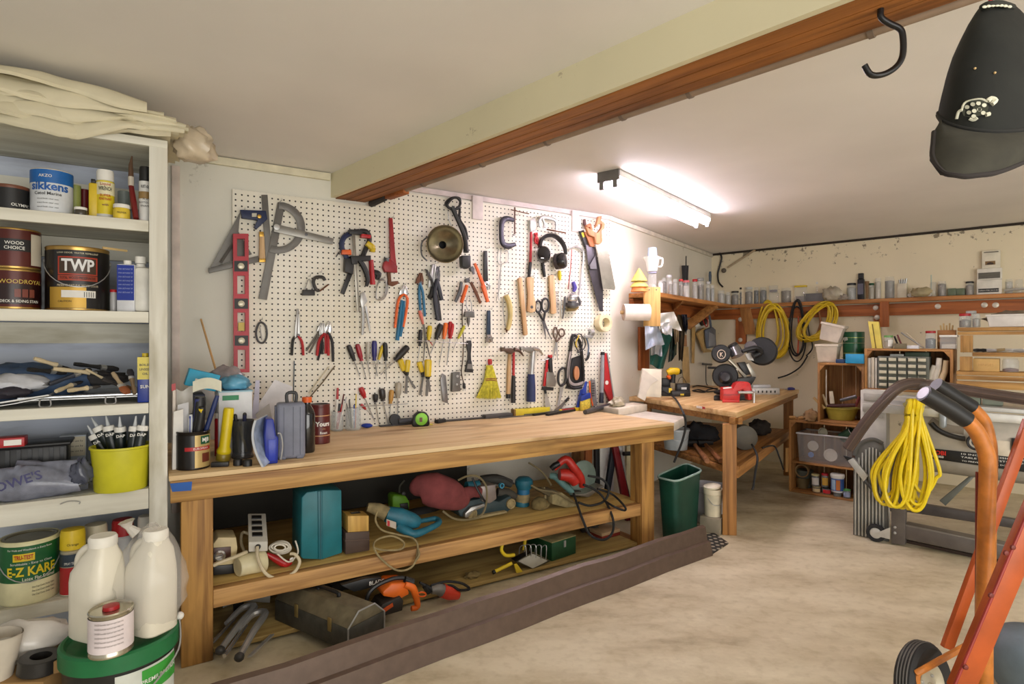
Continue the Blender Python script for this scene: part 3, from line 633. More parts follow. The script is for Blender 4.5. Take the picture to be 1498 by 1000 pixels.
T=Tool(Cz,'folding_saw','folding pruning saw with a curved pale yellow handle','saw',190,940)
T.tube('handle',m((216,196,130),.45),[(182,690),(204,740),(212,810),(205,880),(192,920)],[17,17,15,15,12],.02,8,5,flat=1.2); T.tube('blade',STEEL,[(168,700),(164,790),(180,900)],[3,4,3],.016,4,4); T.poly('blade_tip',RUST,[(178,908),(200,912),(190,940)],.014,.02)
def shears(z,lab,rings,piv,tips,r,hm,bm_,nm='scissors'):
 T=Tool(z,nm,lab,'scissors',tips[0][0],tips[0][1])
 for i,(x,y,rx,ry) in enumerate(rings):
  g=T.tube('',None,ring(x,y,rx,ry,12),r,.018+.004*i,8,2,True); T.tube('',None,[(x,y+ry*.8),((x+piv[0])/2,(y+ry+piv[1])/2),piv],[r*1.1,r*1.1,r],.018+.004*i,8,3,add=g); part('handle',g,hm,T.o)
 for i,tp_ in enumerate(tips):
  T.poly('blade',bm_,[(piv[0]-r*1.3,piv[1]),(piv[0]+r*1.3,piv[1]),tp_],.014+.004*i,.0175+.004*i,0)
shears(Cz,'large black shears hung open between the wooden brushes',[(397,765,20,38),(444,755,24,45)],(432,860),[(490,992),(450,985)],7,BLKM,m((120,118,120),.3,.8))
shears(Dz,'scissors with orange lined dark handles hung below the black shears',[(862,235,15,40),(908,232,20,28)],(870,300),[(845,440),(880,438)],6,m((96,74,58),.5),STEEL)
def handsaw(lab,hp,hole,bp,o,hm,bm_):
 T=Tool(Cz,'hand_saw',lab,'saw',bp[2][0],bp[2][1],'hand saws hung at the end of the pegboard')
 T.poly('blade',bm_,bp,o,o+.003,0)
 T.poly('handle',hm,band(hp,hole)+[hole[0],hp[0]],o-.008,o+.012,.002)
WDR=wood((206,150,104),(170,104,70),'z')
handsaw('hand saw with a bright wide blade hung in front at the pegboard end',[(800,165),(822,162),(815,190),(842,215),(838,245),(820,262),(828,330),(808,352),(782,345),(770,300),(738,290),(716,232)],[(780,240),(800,215),(822,215),(818,240),(795,275),(776,270)],[(780,345),(842,275),(910,640),(905,655),(828,645)],.05,WDR,m((206,202,186),.25,.85))
handsaw('dark bladed hand saw hung behind the bright bladed saw',[(715,225),(745,210),(760,250),(755,290),(778,330),(770,368),(745,365),(725,310),(705,270)],[(728,240),(742,235),(748,265),(738,285),(726,265)],[(715,355),(778,370),(828,640),(828,798),(806,795),(735,520)],.03,wood((188,120,78),(150,84,54),'z'),m((96,92,98),.35,.8))
T=Tool(Cz,'hand_saw','narrow saw with a yellow and black handle hung at the back','saw',770,520,'hand saws hung at the end of the pegboard')
T.poly('handle',BLKM,[(676,262),(700,255),(735,355),(715,370)],.012,.03); T.poly('yellow_insert',YEL,[(685,275),(696,270),(706,300),(696,306)],.029,.032,0); T.tube('dark_knob',m((96,60,58),.5),[(704,185),(706,215),(715,240)],[9,11,8],.02,8,3); T.poly('blade',m((150,148,152),.3,.8),[(740,490),(775,430),(788,515),(745,515)],.042,.045,0)
T=Tool(Cz,'masking_tape_roll','roll of cream masking tape hung at the lower end of the pegboard','tape',812,935)
T.lathe('roll',m((226,214,174),.6),812,875,[(32,0),(56,0),(58,4),(58,50),(54,54),(34,54),(32,48),(32,0)],o=.008,seg=28); T.tube('core',m((150,130,100),.7),ring(812,875,31,31,16),3,.012,6,0,True)
T=Tool(Dz,'paint_scraper','black plastic scraper with a slim handle hung left of the whisk broom','scraper',235,525)
T.poly('handle',BLKM,[(218,290),(248,288),(252,320),(245,390),(248,440),(224,440),(226,380),(215,330)],.008,.02,.002); T.poly('blade',BLKM,[(222,435),(250,435),(264,525),(205,520)],.008,.022,.002); T.poly('grey_label',m((120,118,112),.5),[(222,460),(254,460),(258,498),(216,496)],.0215,.0225,0)
T=Tool(Dz,'whisk_broom','yellow straw whisk broom with a red cap hung on the pegboard','broom',378,720)
T.tube('red_cap',RED,[(383,425),(384,445),(384,465)],[13,17,14],.026,12,0)
g=G(); rnd=random.Random(5)
for i in range(100):
 t=(i%25)/24.0; lay=i//25
 p=Dz.P([(366+36*t,470),(350+82*t,575),(288+177*t+rnd.uniform(-4,4),712+rnd.uniform(-8,10)-14*abs(t-.5))],.008+.008*lay+.006*math.sin(PI*t)); g.tube(sm(p,3),[.0011,.0016,.0019,.0013],4)
g.prism(Dz.P([(366,470),(402,470),(432,575),(462,708),(292,708),(350,575)],.024),n1*.014)
part('straw',g,m((214,206,70),.7,var=.35,sc=60),T.o)
g=T.tube('',None,[(348,572,.03),(390,566,.042),(434,572,.03)],4,.03,6,4); T.tube('',None,[(346,584,.03),(390,578,.042),(436,586,.03)],4,.03,6,4,add=g); part('binding_cord',g,m((150,90,50),.7),T.o)
def hammer(lab,hx,neckm,grip,gm,y0,y1,w,head,hm):
 T=Tool(Dz,'hammer',lab,'hammer',hx,y1)
 T.tube('shaft',neckm,[(hx+grip,y0),(hx,y1-180)],[w*.55,w*.6],.026,10,0); T.tube('grip',gm,[(hx,y1-200),(hx-1,y1-100),(hx-2,y1)],[w*.8,w,w*1.05],.026,10,0)
 x0,yh=head
 T.poly('head',hm,[(x0,yh-10),(x0+24,yh-14),(x0+30,yh-4),(x0+62,yh-8),(x0+80,yh-6),(x0+98,yh+20),(x0+70,yh+38),(x0+44,yh+24),(x0+28,yh+14),(x0+4,yh+18)],.02,.046,.003)
 for dz in (0,.016): T.tube('claw',hm,[(x0+90,yh+2,.018+dz),(x0+130,yh+14,.018+dz),(x0+160,yh+52,.018+dz)],[16,11,4],.02,8,4)
 return T
hammer('claw hammer with a red shaft and black grip hung on the pegboard',556,RED,2,BLKM,365,745,17,(470,352),m((96,78,66),.5,.6))
hammer('claw hammer with a steel shaft and wide blue grip hung on the pegboard',686,STEEL,14,m((40,52,96),.6),365,735,33,(612,345),m((170,166,160),.3,.8))
T=Tool(Dz,'hammer','wooden handled hammer hung behind the red and black hammer','hammer',520,712); T.tube('handle',WD,[(528,380),(522,540),(518,690)],[12,16,15],.012,10,0); T.tube('dark_end',BLKM,[(518,680),(517,712)],[17,17],.012,10,0); T.poly('head',DSTEEL,[(505,352),(545,345),(545,385),(508,385)],.003,.012)
T=Tool(Dz,'putty_knife','stiff scraper with a red and black handle and grey blade','scraper',815,655)
T.tube('handle',BLKM,[(822,410),(825,470),(830,520)],[17,18,15],.024,10,0); T.tube('red_end',RED,[(822,395),(824,415)],[16,19],.024,10,0); T.poly('red_side',RED,[(800,430),(812,430),(806,530),(790,625),(775,622)],.016,.026); T.poly('blade',m((150,146,138),.4,.7),[(800,520),(848,518),(870,590),(862,625),(795,628)],.024,.03); T.poly('blade_edge',BLKM,[(772,628),(852,632),(848,656),(772,652)],.012,.024)
T.tube('wire_hook',STEEL,[(752,440),(790,430),(865,412)],2.5,.03,6,0)
T=Tool(Dz,'compass_saw','black loop handled saw with a pale blade pointing down','saw',890,770)
T.tube('handle',BLKM,[(925,490),(940,520),(935,590),(905,620),(884,590),(890,515)],9,.02,8,4,True); T.poly('blade',STEEL,[(900,620),(925,625),(892,770),(878,765)],.018,.021,0)
T=Tool(Dz,'drive_belt','looped black belts and coloured wires hung together on a hook','belt',1010,650)
T.tube('belt',m((44,42,42),.7),[(985,270),(1000,250),(1040,300),(1058,420),(1065,580),(1030,632),(960,620),(950,520),(970,380)],[9]*9,.02,6,5,True,flat=2.0)
T.tube('belt',m((150,142,138),.6),[(975,370),(955,520),(968,590),(1010,612),(1070,595)],12,.028,6,5,flat=.5)
T.poly('wooden_grip',wood((196,140,98),(160,100,62),'z'),ring(1020,528,20,52,14),.02,.034,.002); T.poly('dark_plate',BLKM,[(985,420),(1050,395),(1056,500),(1060,640),(1000,650),(940,640),(960,600)],.008,.016)
g=T.tube('',None,[(1035,380),(1010,330),(1000,280),(1040,240),(1080,300),(1070,350),(1020,380)],4,.036,6,5); T.tube('',None,[(990,290),(1050,260),(1060,330),(1020,370)],3,.04,6,5,add=g); part('dark_wire',g,BLKM,T.o); T.tube('yellow_wire',YEL,[(1035,250),(1012,310),(1022,340)],4,.04,6,4)
T=Tool(Dz,'hook_clamp','small grey pulley hook with a bent black arm at the pegboard edge','hook',1095,440)
T.lathe('wheel',STEEL,1112,232,[(8,0),(26,0),(26,30),(8,30)],o=.014,ax=d1); T.tube('arm',m((90,108,130),.4),[(1088,265),(1105,330),(1100,400)],[5,6,6],.02,8,4); T.tube('hook_end',BLKM,[(1108,375),(1100,415),(1084,435)],[9,10,7],.02,8,3); T.poly('bracket',STEEL,[(1080,250),(1140,252),(1138,272),(1082,270)],.01,.03)
T=Tool(Dz,'latch_plate','small grey metal block with a bolt hung right of the grey blade','block',140,668)
T.poly('block',GREY,[(112,525),(165,518),(170,660),(108,665)],.006,.03,.002); T.lathe('bolt',STEEL,146,550,[(0,0),(10,0),(10,4),(0,6)],o=.03); T.lathe('bolt',STEEL,142,610,[(0,0),(8,0),(8,4),(0,6)],o=.03)
T=Tool(Dz,'spokeshave_blade','long grey pointed scraper blade hung low on the pegboard','scraper',50,748)
T.poly('blade',m((128,126,126),.4,.7),[(38,530),(62,545),(75,690),(78,750),(40,735),(22,570)],.008,.016,.001)
def rack(z,lab,p0,p1,n):
 T=Tool(z,'screwdriver_rack',lab,'rack',(p0[0]+p1[0])/2,p0[1]+10); g=T.tube('',None,[(*p0,.03),(*p1,.03)],3,.03,6,0); T.tube('',None,[(*p0,.03),(p0[0],p0[1],.001)],3,.03,6,0,add=g); T.tube('',None,[(*p1,.03),(p1[0],p1[1],.001)],3,.03,6,0,add=g)
 for i in range(n):
  t=(i+.5)/n; x=p0[0]+(p1[0]-p0[0])*t; y=p0[1]+(p1[1]-p0[1])*t; T.tube('',None,[(x-8,y,.03),(x-8,y,.012),(x+8,y,.012),(x+8,y,.03)],2,.03,5,0,add=g)
 part('wire_rail',g,STEEL,T.o)
rack(Ez,'wire screwdriver rack holding the left upper row of screwdrivers',(578,410),(872,412),6)
rack(Ez,'wire screwdriver rack above the yellow chisels',(1040,240),(1420,262),6)
rack(Ez,'wire screwdriver rack just above the workbench top',(640,722),(985,702),5)
gs='screwdrivers in the upper wire rack'
driver(Ez,'black handled screwdriver at the left end of the upper wire rack',BLKM,(548,272),(592,388),(632,502),19,gs)
driver(Ez,'dark red handled screwdriver second in the upper wire rack',m((150,30,44),.35),(612,265),(645,388),(680,525),19,gs)
driver(Ez,'clear handled screwdriver in the upper wire rack beside the navy one',CLRH,(690,250),(690,388),(706,506),17,gs)
driver(Ez,'navy handled screwdriver in the middle of the upper wire rack',m((44,40,110),.35),(738,240),(738,386),(762,500),20,gs,o=.022)
driver(Ez,'black and yellow handled screwdriver at the end of the upper wire rack',BLKM,(815,255),(822,388),(826,535),19,gs,o=.022)
driver(Ez,'yellow handled screwdriver behind the black and yellow one',YELH,(800,275),(770,380),(740,520),13,gs)
driver(Ez,'large black and red handled screwdriver lying diagonally on the wire rack',BLKM,(985,282),(890,385),(785,490),26,gs,o=.036)
g2='screwdrivers in the wire rack above the chisels'
driver(Ez,'slim black handled screwdriver left of the dividers',BLKM,(1077,160),(1070,280),(1055,395),15,g2)
driver(Ez,'yellow handled screwdriver just right of the dividers',YELH,(1145,130),(1135,235),(1165,275),18,g2,sm_=RED)
driver(Ez,'yellow screwdriver with a black grip end leaning right in the rack',BLKM,(1225,120),(1190,230),(1150,335),22,g2)
driver(Ez,'orange and red handled screwdriver in the right hand wire rack',m((226,110,40),.35),(1262,110),(1246,228),(1212,420),17,g2)
driver(Ez,'red handled screwdriver right of the orange one in the rack',RED,(1295,100),(1290,225),(1268,420),16,g2)
driver(Dz,'red and black handled screwdriver in front of the dark one',RED,(112,165),(95,275),(70,470),14,g2,o=.026)
driver(Dz,'slim black and yellow screwdriver leaning at the right end of the rack',m((190,184,50),.4),(198,180),(152,275),(112,360),12,g2)
def chisel(lab,h0,h1,b0,b1,r,w_,o=.02):
 T=Tool(Ez,'chisel',lab,'chisel',b1[0],b1[1],'yellow handled wood chisels on the pegboard')
 x0,y0=h0;x1,y1=h1
 T.tube('handle',YELH,[(x0+(x1-x0)*t,y0+(y1-y0)*t) for t in (0,.06,.5,.95,1)],[r*.7,r,r*.95,r*.85,r*.6],o,8,0); T.tube('ferrule',BLKM,[h1,b0],[r*.7,r*.5],o,8,0)
 l=math.hypot(b1[0]-b0[0],b1[1]-b0[1]); nx,ny=-(b1[1]-b0[1])/l*w_,(b1[0]-b0[0])/l*w_
 T.poly('blade',GREY,[(b0[0]+nx*.7,b0[1]+ny*.7),(b1[0]+nx,b1[1]+ny),(b1[0]-nx,b1[1]-ny),(b0[0]-nx*.7,b0[1]-ny*.7)],o-.002,o+.002,0)
chisel('wide chisel with its yellow handle leaning left, below the big screwdriver',(925,375),(955,460),(975,490),(1038,590),22,8)
chisel('upright yellow handled chisel with a broad grey blade beside the leaning one',(985,380),(978,470),(978,495),(970,628),20,10,.034)
chisel('short yellow handled chisel hung left in the next pair of chisels',(1065,395),(1088,470),(1095,505),(1075,640),20,8)
chisel('large yellow handled chisel hung in front of the short one',(1132,378),(1130,505),(1128,520),(1122,645),28,9,.036)
chisel('narrow yellow chisel behind the large yellow handled chisel',(1140,400),(1136,500),(1136,515),(1146,615),18,7,.016)
g3='screwdrivers in the wire rack above the bench top'
driver(Ez,'red handled screwdriver in the wire rack above the bench jars',RED,(638,582),(668,658),(742,832),20,g3)
driver(Ez,'short black knobbed screwdriver in the low wire rack',BLKM,(745,630),(748,690),(775,862),20,g3)
driver(Ez,'clear and black handled screwdriver in the low wire rack',m((52,48,46),.35),(792,590),(802,680),(842,862),24,g3)
driver(Ez,'tan wooden handled screwdriver in the low wire rack',m((186,140,66),.45),(866,600),(856,700),(846,855),18,g3)
driver(Ez,'large cloudy clear handled screwdriver at the end of the low rack',m((176,168,150),.3,alpha=.9),(914,545),(910,660),(908,820),24,g3)
driver(Ez,'small red screwdriver lying across the low wire rack',RED,(640,705),(675,742),(735,800),11,g3)
T=Tool(Ez,'steel_rod','thin blue grey rod hung upright above the grey case','rod',148,680); T.tube('rod',m((90,110,124),.4,.6),[(152,388),(146,682)],4,.014,6,0)
T=Tool(Ez,'wooden_stick','dark thin stick leaning against the pegboard above the coffee can','stick',270,645,); T.tube('stick',m((110,96,72),.6),[(450,425),(360,545),(270,650)],5,.02,6,0)
T=Tool(Ez,'wooden_stick','pale thin stick leaning beside the dark stick above the coffee can','stick',262,622); T.tube('stick',m((216,206,180),.6),[(408,430),(262,625)],5,.012,6,0)
hk=None
for z,x,y in ((A,222,160),(A,400,115),(A,306,690),(A,538,480),(A,592,460),(A,484,660),(A,775,255),(A,940,195),(A,895,490),(A,1000,520),(Bz,245,550),(Bz,335,500),(Bz,450,80),(Bz,655,405),(Bz,800,410),(Cz,241,160),(Cz,360,175),(Cz,465,170),(Cz,490,290),(Cz,182,670),(Cz,285,570),(Cz,345,565),(Cz,490,556),(Cz,640,360),(Cz,430,690),(Cz,760,185),(Cz,812,835),(Dz,227,275),(Dz,378,400),(Dz,375,60),(Dz,545,345),(Dz,690,345),(Dz,852,190),(Dz,905,480),(Dz,1000,240),(Dz,1085,200),(Dz,38,505),(Dz,138,505)):
 p=W(*z(x,y),PO+.001)
 if hk is None:
  g=G(); g.tube(sm([p,p-n1*.02,p-n1*.034-UP*.003,p-n1*.04+UP*.008],4),.0016,6); hk=solo('peg_hook',g,STEEL,'small bent wire hook in the pegboard that a hand tool hangs on','hook','wire hooks in the pegboard holding tools',loc=p,rz=RZ1)
 else:
  h=hk.copy(); COL.objects.link(h); h.location=p
# ---------- white shelf unit on the left ----------
DCF=D1F+.03
def C(u,v,o=0.0): return pn(u,v,n1,DCF+o)
CABM=wood((226,224,210),(204,200,184),'x',.5,.6,(190,184,166)); CABZ=wood((228,226,214),(208,204,190),'z',.5,.6,(196,190,172))
p=C(249,500); SR=min((p-BL).dot(d1),-.003); SL=SR-1.15; CDEP=.40
def K(s,o,z): q=BL+d1*s; q=q+n1*(DCF+o-q.dot(n1)); return V((q.x,q.y,z))
SW=(C(249,500)-C(222,500)).length
cab=thing('shelf_unit','tall white painted wooden shelf unit crowded with paint cans beside the workbench','shelf unit',K((SR+SL)/2,CDEP/2,0),RZ1)
ztop=C(257,208).z; ztb=C(222,214).z
g=G().box(K(SR-SW,0,0),d1*SW,n1*.02,UP*(ztop-.012)); part('stile',g,CABZ,cab,.002)
g=G().box(K(SR-.022,.021,0),d1*.02,n1*(CDEP-.022),UP*(ztop-.022)); part('side_panel',g,CABZ,cab)
g=G().box(K(SL,.021,0),d1*.02,n1*(CDEP-.022),UP*(ztop-.022)); part('side_panel',g,CABZ,cab)
g=G().box(K(SL,-.002,ztb),d1*(SR-SL),n1*.022,UP*(ztop-ztb)); part('top_rail',g,CABM,cab,.002)
g=G().box(K(SL,.021,ztop-.02),d1*(SR-SL),n1*(CDEP-.022),UP*.018); part('top_board',g,CABM,cab)
g=G().box(K(SL+.022,CDEP-.012,0),d1*(SR-SL-.046),n1*.01,UP*(ztop-.022)); part('back_panel',g,wood((200,208,222),(180,188,206),'x',.4,.6),cab)
zsh=[]
for u,vt,vb in ((222,323,339),(222,456,472),(222,589,604),(222,713.5,743),(105,874,893)):
 zt=C(u,vt).z; zb=C(u,vb).z; zsh.append(zt)
 g=G().box(K(SL+.022,0.0,zb),d1*(SR-SW-SL-.023),n1*.02,UP*(zt-zb)); sh=part('shelf',g,CABM,cab,.002)
 g=G().box(K(SL+.022,.021,zt-.018),d1*(SR-SL-.046),n1*(CDEP-.034),UP*.018); part('shelf_board',g,CABM,sh)
for z_ in (ztop-.16,zsh[0]-.09,zsh[1]-.1,):
 g=G().box(K(SL+.022,CDEP-.034,z_),d1*(SR-SL-.046),n1*.021,UP*.07); part('back_cleat',g,CABM,cab)
a=pn(251,400,n1,D1); b_=pn(263,400,n1,D1); a.z=b_.z=0
g=G().box(V((a.x,a.y,ZB-.3)),b_-a,-n1*.02,UP*(C(240,228).z-ZB+.45)); struct('trim_11',g,m((220,206,196),.6),.002)
def cth(u): t=(u-CX)/F; return 1/math.sqrt(1+t*t)
def spot(u0,u1,vt,z,back=None,vb=None,n=n1,D=None,rr=None):
 uc=(u0+u1)/2; r=.04
 for i in range(4):
  if vb is None: q=pn(uc,600,n,(DCF if D is None else D)+back+r)
  else:
   q=pz(uc,vb,z); e=V((q.x,q.y,0)).normalized(); q=q+e*r
  r=(u1-u0)/2*q.y/F*cth(uc)
  if rr: r=rr
 q=V((q.x,q.y,z+.0006)); h=H-(vt-CY)/F*q.y-q.z; return q,r,h
def tin(name,label,cat,P,body,lid,bands=(),group=None,bail=False,rim=True):
 c,r,h=P; o=thing(name,label,cat,c,0,group)
 g=G().lathe(c,UP,[(0,0),(r*.985,0),(r,.003),(r*.985,.008),(r*.985,h-.008),(r,h-.004),(r*.98,h-.001),(r*.93,h-.001),(r*.92,h-.004)],32); part('body',g,body,o)
 g=G().lathe(c+UP*(h-.0045),UP,[(r*.915,.0005),(r*.9,.003),(r*.8,.003),(r*.78,.0),(0,.0)],32); part('lid',g,lid,o)
 L=[]
 for i_,(z0,z1,mt) in enumerate(bands):
  g=cpatch(c,r*.985+.0006*(i_+1),-PI*.98,PI*.98,c.z+h*z0,c.z+h*z1,n=40); L.append(part('label',g,mt,o))
 if bail:
  e=V((c.y,-c.x,0)).normalized(); pts=[c+e*r*1.02*math.cos(a)+UP*(h*.78-math.sin(a)*h*.42)-V((c.x,c.y,0)).normalized()*r*1.04*math.sin(a) for a in [PI*i/14 for i in range(15)]]
  part('bail_handle',G().tube(pts,.0016,6),STEEL,o)
  for sg in (1,-1): part('handle_ear',G().lathe(c+e*r*.99*sg+UP*h*.78,e*sg,[(0,0),(.008,0),(.006,.004),(0,.005)],10),STEEL,o)
 return o,L
def spray(name,label,P,body,capm,bands=(),cap=.24,group=None,cat='spray can',cr=.95):
 c,r,h=P; o=thing(name,label,cat,c,0,group); hb=h*(1-cap)
 g=G().lathe(c,UP,[(0,0),(r*.96,0),(r,.003),(r*.97,.006),(r*.97,hb-.012),(r*.99,hb-.009),(r*.8,hb-.001),(r*.7,hb)],24); part('body',g,body,o)
 g=G().lathe(c+UP*(hb-.004),UP,[(r*.8,0),(r*cr,.003),(r*cr*.98,h*cap*.8),(r*cr*.9,h*cap),(r*.5,h*cap+.002),(0,h*cap+.002)],24); part('cap',g,capm,o)
 L=[]
 for i_,(z0,z1,mt) in enumerate(bands): L.append(part('label',cpatch(c,r*.97+.0006*(i_+1),-PI*.98,PI*.98,c.z+hb*z0,c.z+hb*z1,n=30),mt,o))
 return o,L
def jar(name,label,P,glassm,capm,content=None,cap=.16,group=None,cat='jar',lvl=.6,cr=.98):
 c,r,h=P; r*=.92; o=thing(name,label,cat,c,0,group); hb=h*(1-cap) if capm else h
 g=G().lathe(c,UP,[(0,0),(r*.93,0),(r,.005),(r,hb*.82),(r*.88,hb*.95),(r*.88,hb),(r*.82,hb)],18); part('glass',g,glassm,o)
 if capm: part('lid',G().lathe(c+UP*(hb-.001),UP,[(r*.8,0),(r*cr,.0),(r*cr,h*cap*.85),(r*cr*.93,h*cap),(0,h*cap)],18),capm,o)
 if content: part('contents',G().lathe(c,UP,[(0,.003),(r*.9,.003),(r*.95,.007),(r*.95,hb*lvl),(r*.4,hb*lvl+.006),(0,hb*lvl+.008)],14),content,o)
 return o
def fwd(c): return -V((c.x,c.y,0)).normalized()
GOLD=m((186,150,84),.3,.8); TINM=m((196,190,170),.25,.9)
MAROON=m((84,30,22),.3,.2); GLS=m((222,230,230),.06,0,alpha=.28,var=.05,coat=.5)
def crumple(name,label,cat,c,rx,ry,rz_,mt,seed=1,amp=.16,rz=RZ1,group=None,flat=0.0,nseg=22,smooth=70):
 rnd=random.Random(seed); ph=[rnd.uniform(0,6) for _ in range(9)]; R=Matrix.Rotation(rz,3,'Z'); g=G(); g.ball((0,0,0),1,1,1,1,nseg,nseg//2+3)
 o=[]
 for q in g.v:
  k=1+amp*(math.sin(q.x*5+ph[0]+q.z*3)*math.sin(q.y*6+ph[1])+.6*math.sin(q.x*11+q.y*9+ph[2])*math.sin(q.z*10+ph[3])+.35*math.sin(q.z*21+q.x*17+ph[4]))
  w_=V((q.x*rx*k,q.y*ry*k,max(q.z*k,-.8)*rz_+.8*rz_)); o.append(c+R@w_)
 g.v=o; return solo(name,g,mt,label,cat,group,smooth=smooth,loc=V(c))
# ---- drop cloth on top ----
zq=C(0,103).z; g=G(); rnd=random.Random(11)
CL=m((216,208,180),.8,var=.12,sc=8,bump=.2)
dc=thing('drop_cloth','cream folded canvas drop cloth heaped on top of the white shelf unit','cloth',K(SR-.4,.1,ztop+.001),RZ1)
N=8; TOPL=[(-160,66),(0,104),(60,112),(120,130),(180,148),(240,163),(276,176)]; BOTL=[(-160,165),(0,176),(50,190),(85,207),(108,211),(140,200),(185,190),(225,196),(276,196)]
def pl_(T_,u):
 for (u0,v0),(u1,v1) in zip(T_,T_[1:]):
  if u<=u1: return v0+(v1-v0)*(u-u0)/(u1-u0)
 return T_[-1][1]
for i in range(N):
 ph=rnd.uniform(0,6); u0=-160; u1=(250,262,270,276,272,258,240,215)[i]; ft=rnd.uniform(-.055,-.02)
 def fn(a,b,i=i,ph=ph,u1=u1,ft=ft):
  u=u0+(u1-u0)*a; k=(i+.55)/N+.05*math.sin(a*7+ph)+.03*math.sin(a*19+ph*3)
  v=pl_(BOTL,u)+(pl_(TOPL,u)-pl_(BOTL,u))*k
  q=C(u,v,ft+.012*math.sin(a*15+ph)); zf=q.z; s=(q-BL).dot(d1); zb=ztop+.012+(pl_(BOTL,u)*0+ (C(u,pl_(TOPL,u)).z-ztop))*(i+.9)/N
  e=min(1,b*3.2); e=e*e*(3-2*e); z=zf+(max(zb,ztop+.004+.003*i)-zf)*e+.004*math.sin(b*11+a*9+ph)
  tt=(q.dot(n1)-DCF)+(.38)*b*b*(1 if b>.3 else 1)
  if tt>-.006: z=max(z,ztop+.004+.003*i)
  return K(s,tt,min(z,ZC-.012-.002*(N-i)))
 g=G().grid(fn,40,16,.011,(UP*.7-n1*.7)); part('fold',g,CL,dc,smooth=70)
crumple('plastic_roll','crumpled plastic wrapped roll bulging beyond the end of the drop cloth','plastic',C(284,236,.08),.062,.05,.062,m((206,190,164),.3,alpha=.95),14,.2)
# ---- shelf 1 ----
z=zsh[0]
o,L=tin('paint_can','short brown paint can with a black label at the end of the top shelf','can',spot(-14,45,273,z,.05),m((112,66,44),.4),TINM,[(.06,.86,BLACK)]); ctext('OLYMPIC',o.location,(spot(-14,45,273,z,.05)[1])+.0012,.55,z+.02,.012,WHITE,L[0])
P=spot(44,108,252,z,.03); o,L=tin('paint_can','white paint can with a blue band standing on the top shelf','can',P,m((214,200,160),.35,.4),TINM,[(.02,.98,m((214,218,222),.45)),(.68,.97,m((24,100,176),.4))])
c,r,h=P
ctext('sikkens',c,r+.0016,-.12,z+h*.60,.034,m((24,90,170),.4),L[0],.03); ctext('Cetol Marine',c,r+.0016,-.2,z+h*.44,.013,BLACK,L[0]);
for k in range(3): ctext('wood finish clear coat',c,r+.0016,-.2,z+h*(.32-.09*k),.006,BLACK,L[0],0)
ctext('AKZO',c,r+.0022,-.3,z+h*.83,.012,WHITE,L[1])
tin('can','pale green can half hidden behind the blue and white paint can','can',spot(100,119,271,z,.12),m((160,168,90),.4),TINM)
tin('can','dark red can between the green can and the yellow bottle','can',spot(116,131,277,z,.15),m((110,22,28),.4),TINM)
jar('jar','small dark jar with a white lid at the top shelf edge','x' and spot(107,129,303,z,.015),m((70,64,54),.3),WHITE,None,.3)
P=spot(129,144,262,z,.06); o=thing('bottle','yellow flat bottle with a black cap beside the yellow spray can','bottle',P[0]); part('body',G().cbox(P[0],P[1]*1.8,P[1]*1.3,P[2]*.9,RZ1),m((220,190,40),.4),o,.005); part('cap',G().cbox(P[0]+UP*P[2]*.9,P[1]*.9,P[1]*.9,P[2]*.1,RZ1),BLACK,o,.002)
P=spot(140,168,248,z,.055); o,L=spray('spray_can','yellow spray can with a white cap standing on the top shelf',P,m((214,200,50),.35),WHITE,[(.02,.96,m((226,204,40),.35)),(.62,.93,m((236,230,190),.4)),(.0,.14,m((206,206,200),.4))],.22)
c,r,h=P; ctext('Liquid',c,r+.0014,.0,z+h*.69,.012,RED,L[0],.01); ctext('WRENCH',c,r+.0014,.0,z+h*.60,.017,BLACK,L[0],.02,fit=r*1.5); ctext('SUPER',c,r+.0014,0,z+h*.47,.011,RED,L[0]); ctext('PENETRANT',c,r+.0014,0,z+h*.40,.011,RED,L[0],fit=r*1.4); ctext('with',c,r+.0014,0,z+h*.29,.010,m((110,30,60),.4),L[0])
P=spot(164,192,299,z,.012); o=jar('jar','small yellow labelled jar with a white lid in front of the spray can','x' and P,m((224,196,60),.4),WHITE,None,.25); ctext('PRIMER',P[0],P[1]+.001,0,z+P[2]*.4,.008,BLACK,o,0)
tin('can','grey can at the back of the top shelf behind the red brush','can',spot(172,191,280,z,.17),m((140,150,146),.4),TINM)
P=spot(203,222,243,z,.03); o,L=spray('spray_can','white spray can with a tall black cap at the top shelf corner',P,m((214,214,210),.35),BLACK,[(.02,.97,m((220,220,216),.4)),(.55,.72,m((150,120,70),.4))],.26)
c,r,h=P; ctext('RUST-OLEUM',c,r+.0014,.25,z+h*.62,.013,BLACK,L[0],.02,fit=r*1.9)
for k,t in enumerate(('FLAT','PROTECTIVE','ENAMEL')): ctext(t,c,r+.0014,.15,z+h*(.40-.06*k),.009,BLACK,L[0],0)
T=thing('paint_brush','paint brush with a red handle wrapped in clear plastic leaning beside the white spray can','brush',C(199,318,.03)); a=C(199,318,.03); a.z=z+.008; b_=C(192,272,.08); c=C(191,228,.09)
part('handle',G().tube([a,(a+b_)/2,b_],[.008,.009,.0075],8),m((120,30,30),.4),T); part('ferrule',G().tube([b_,b_+(c-b_)*.3],.0085,8),m((206,196,180),.4),T); part('bristles',G().tube([b_+(c-b_)*.28,b_+(c-b_)*.7,c+d1*.004],[.008,.006,.002],8),m((96,70,50),.7),T)
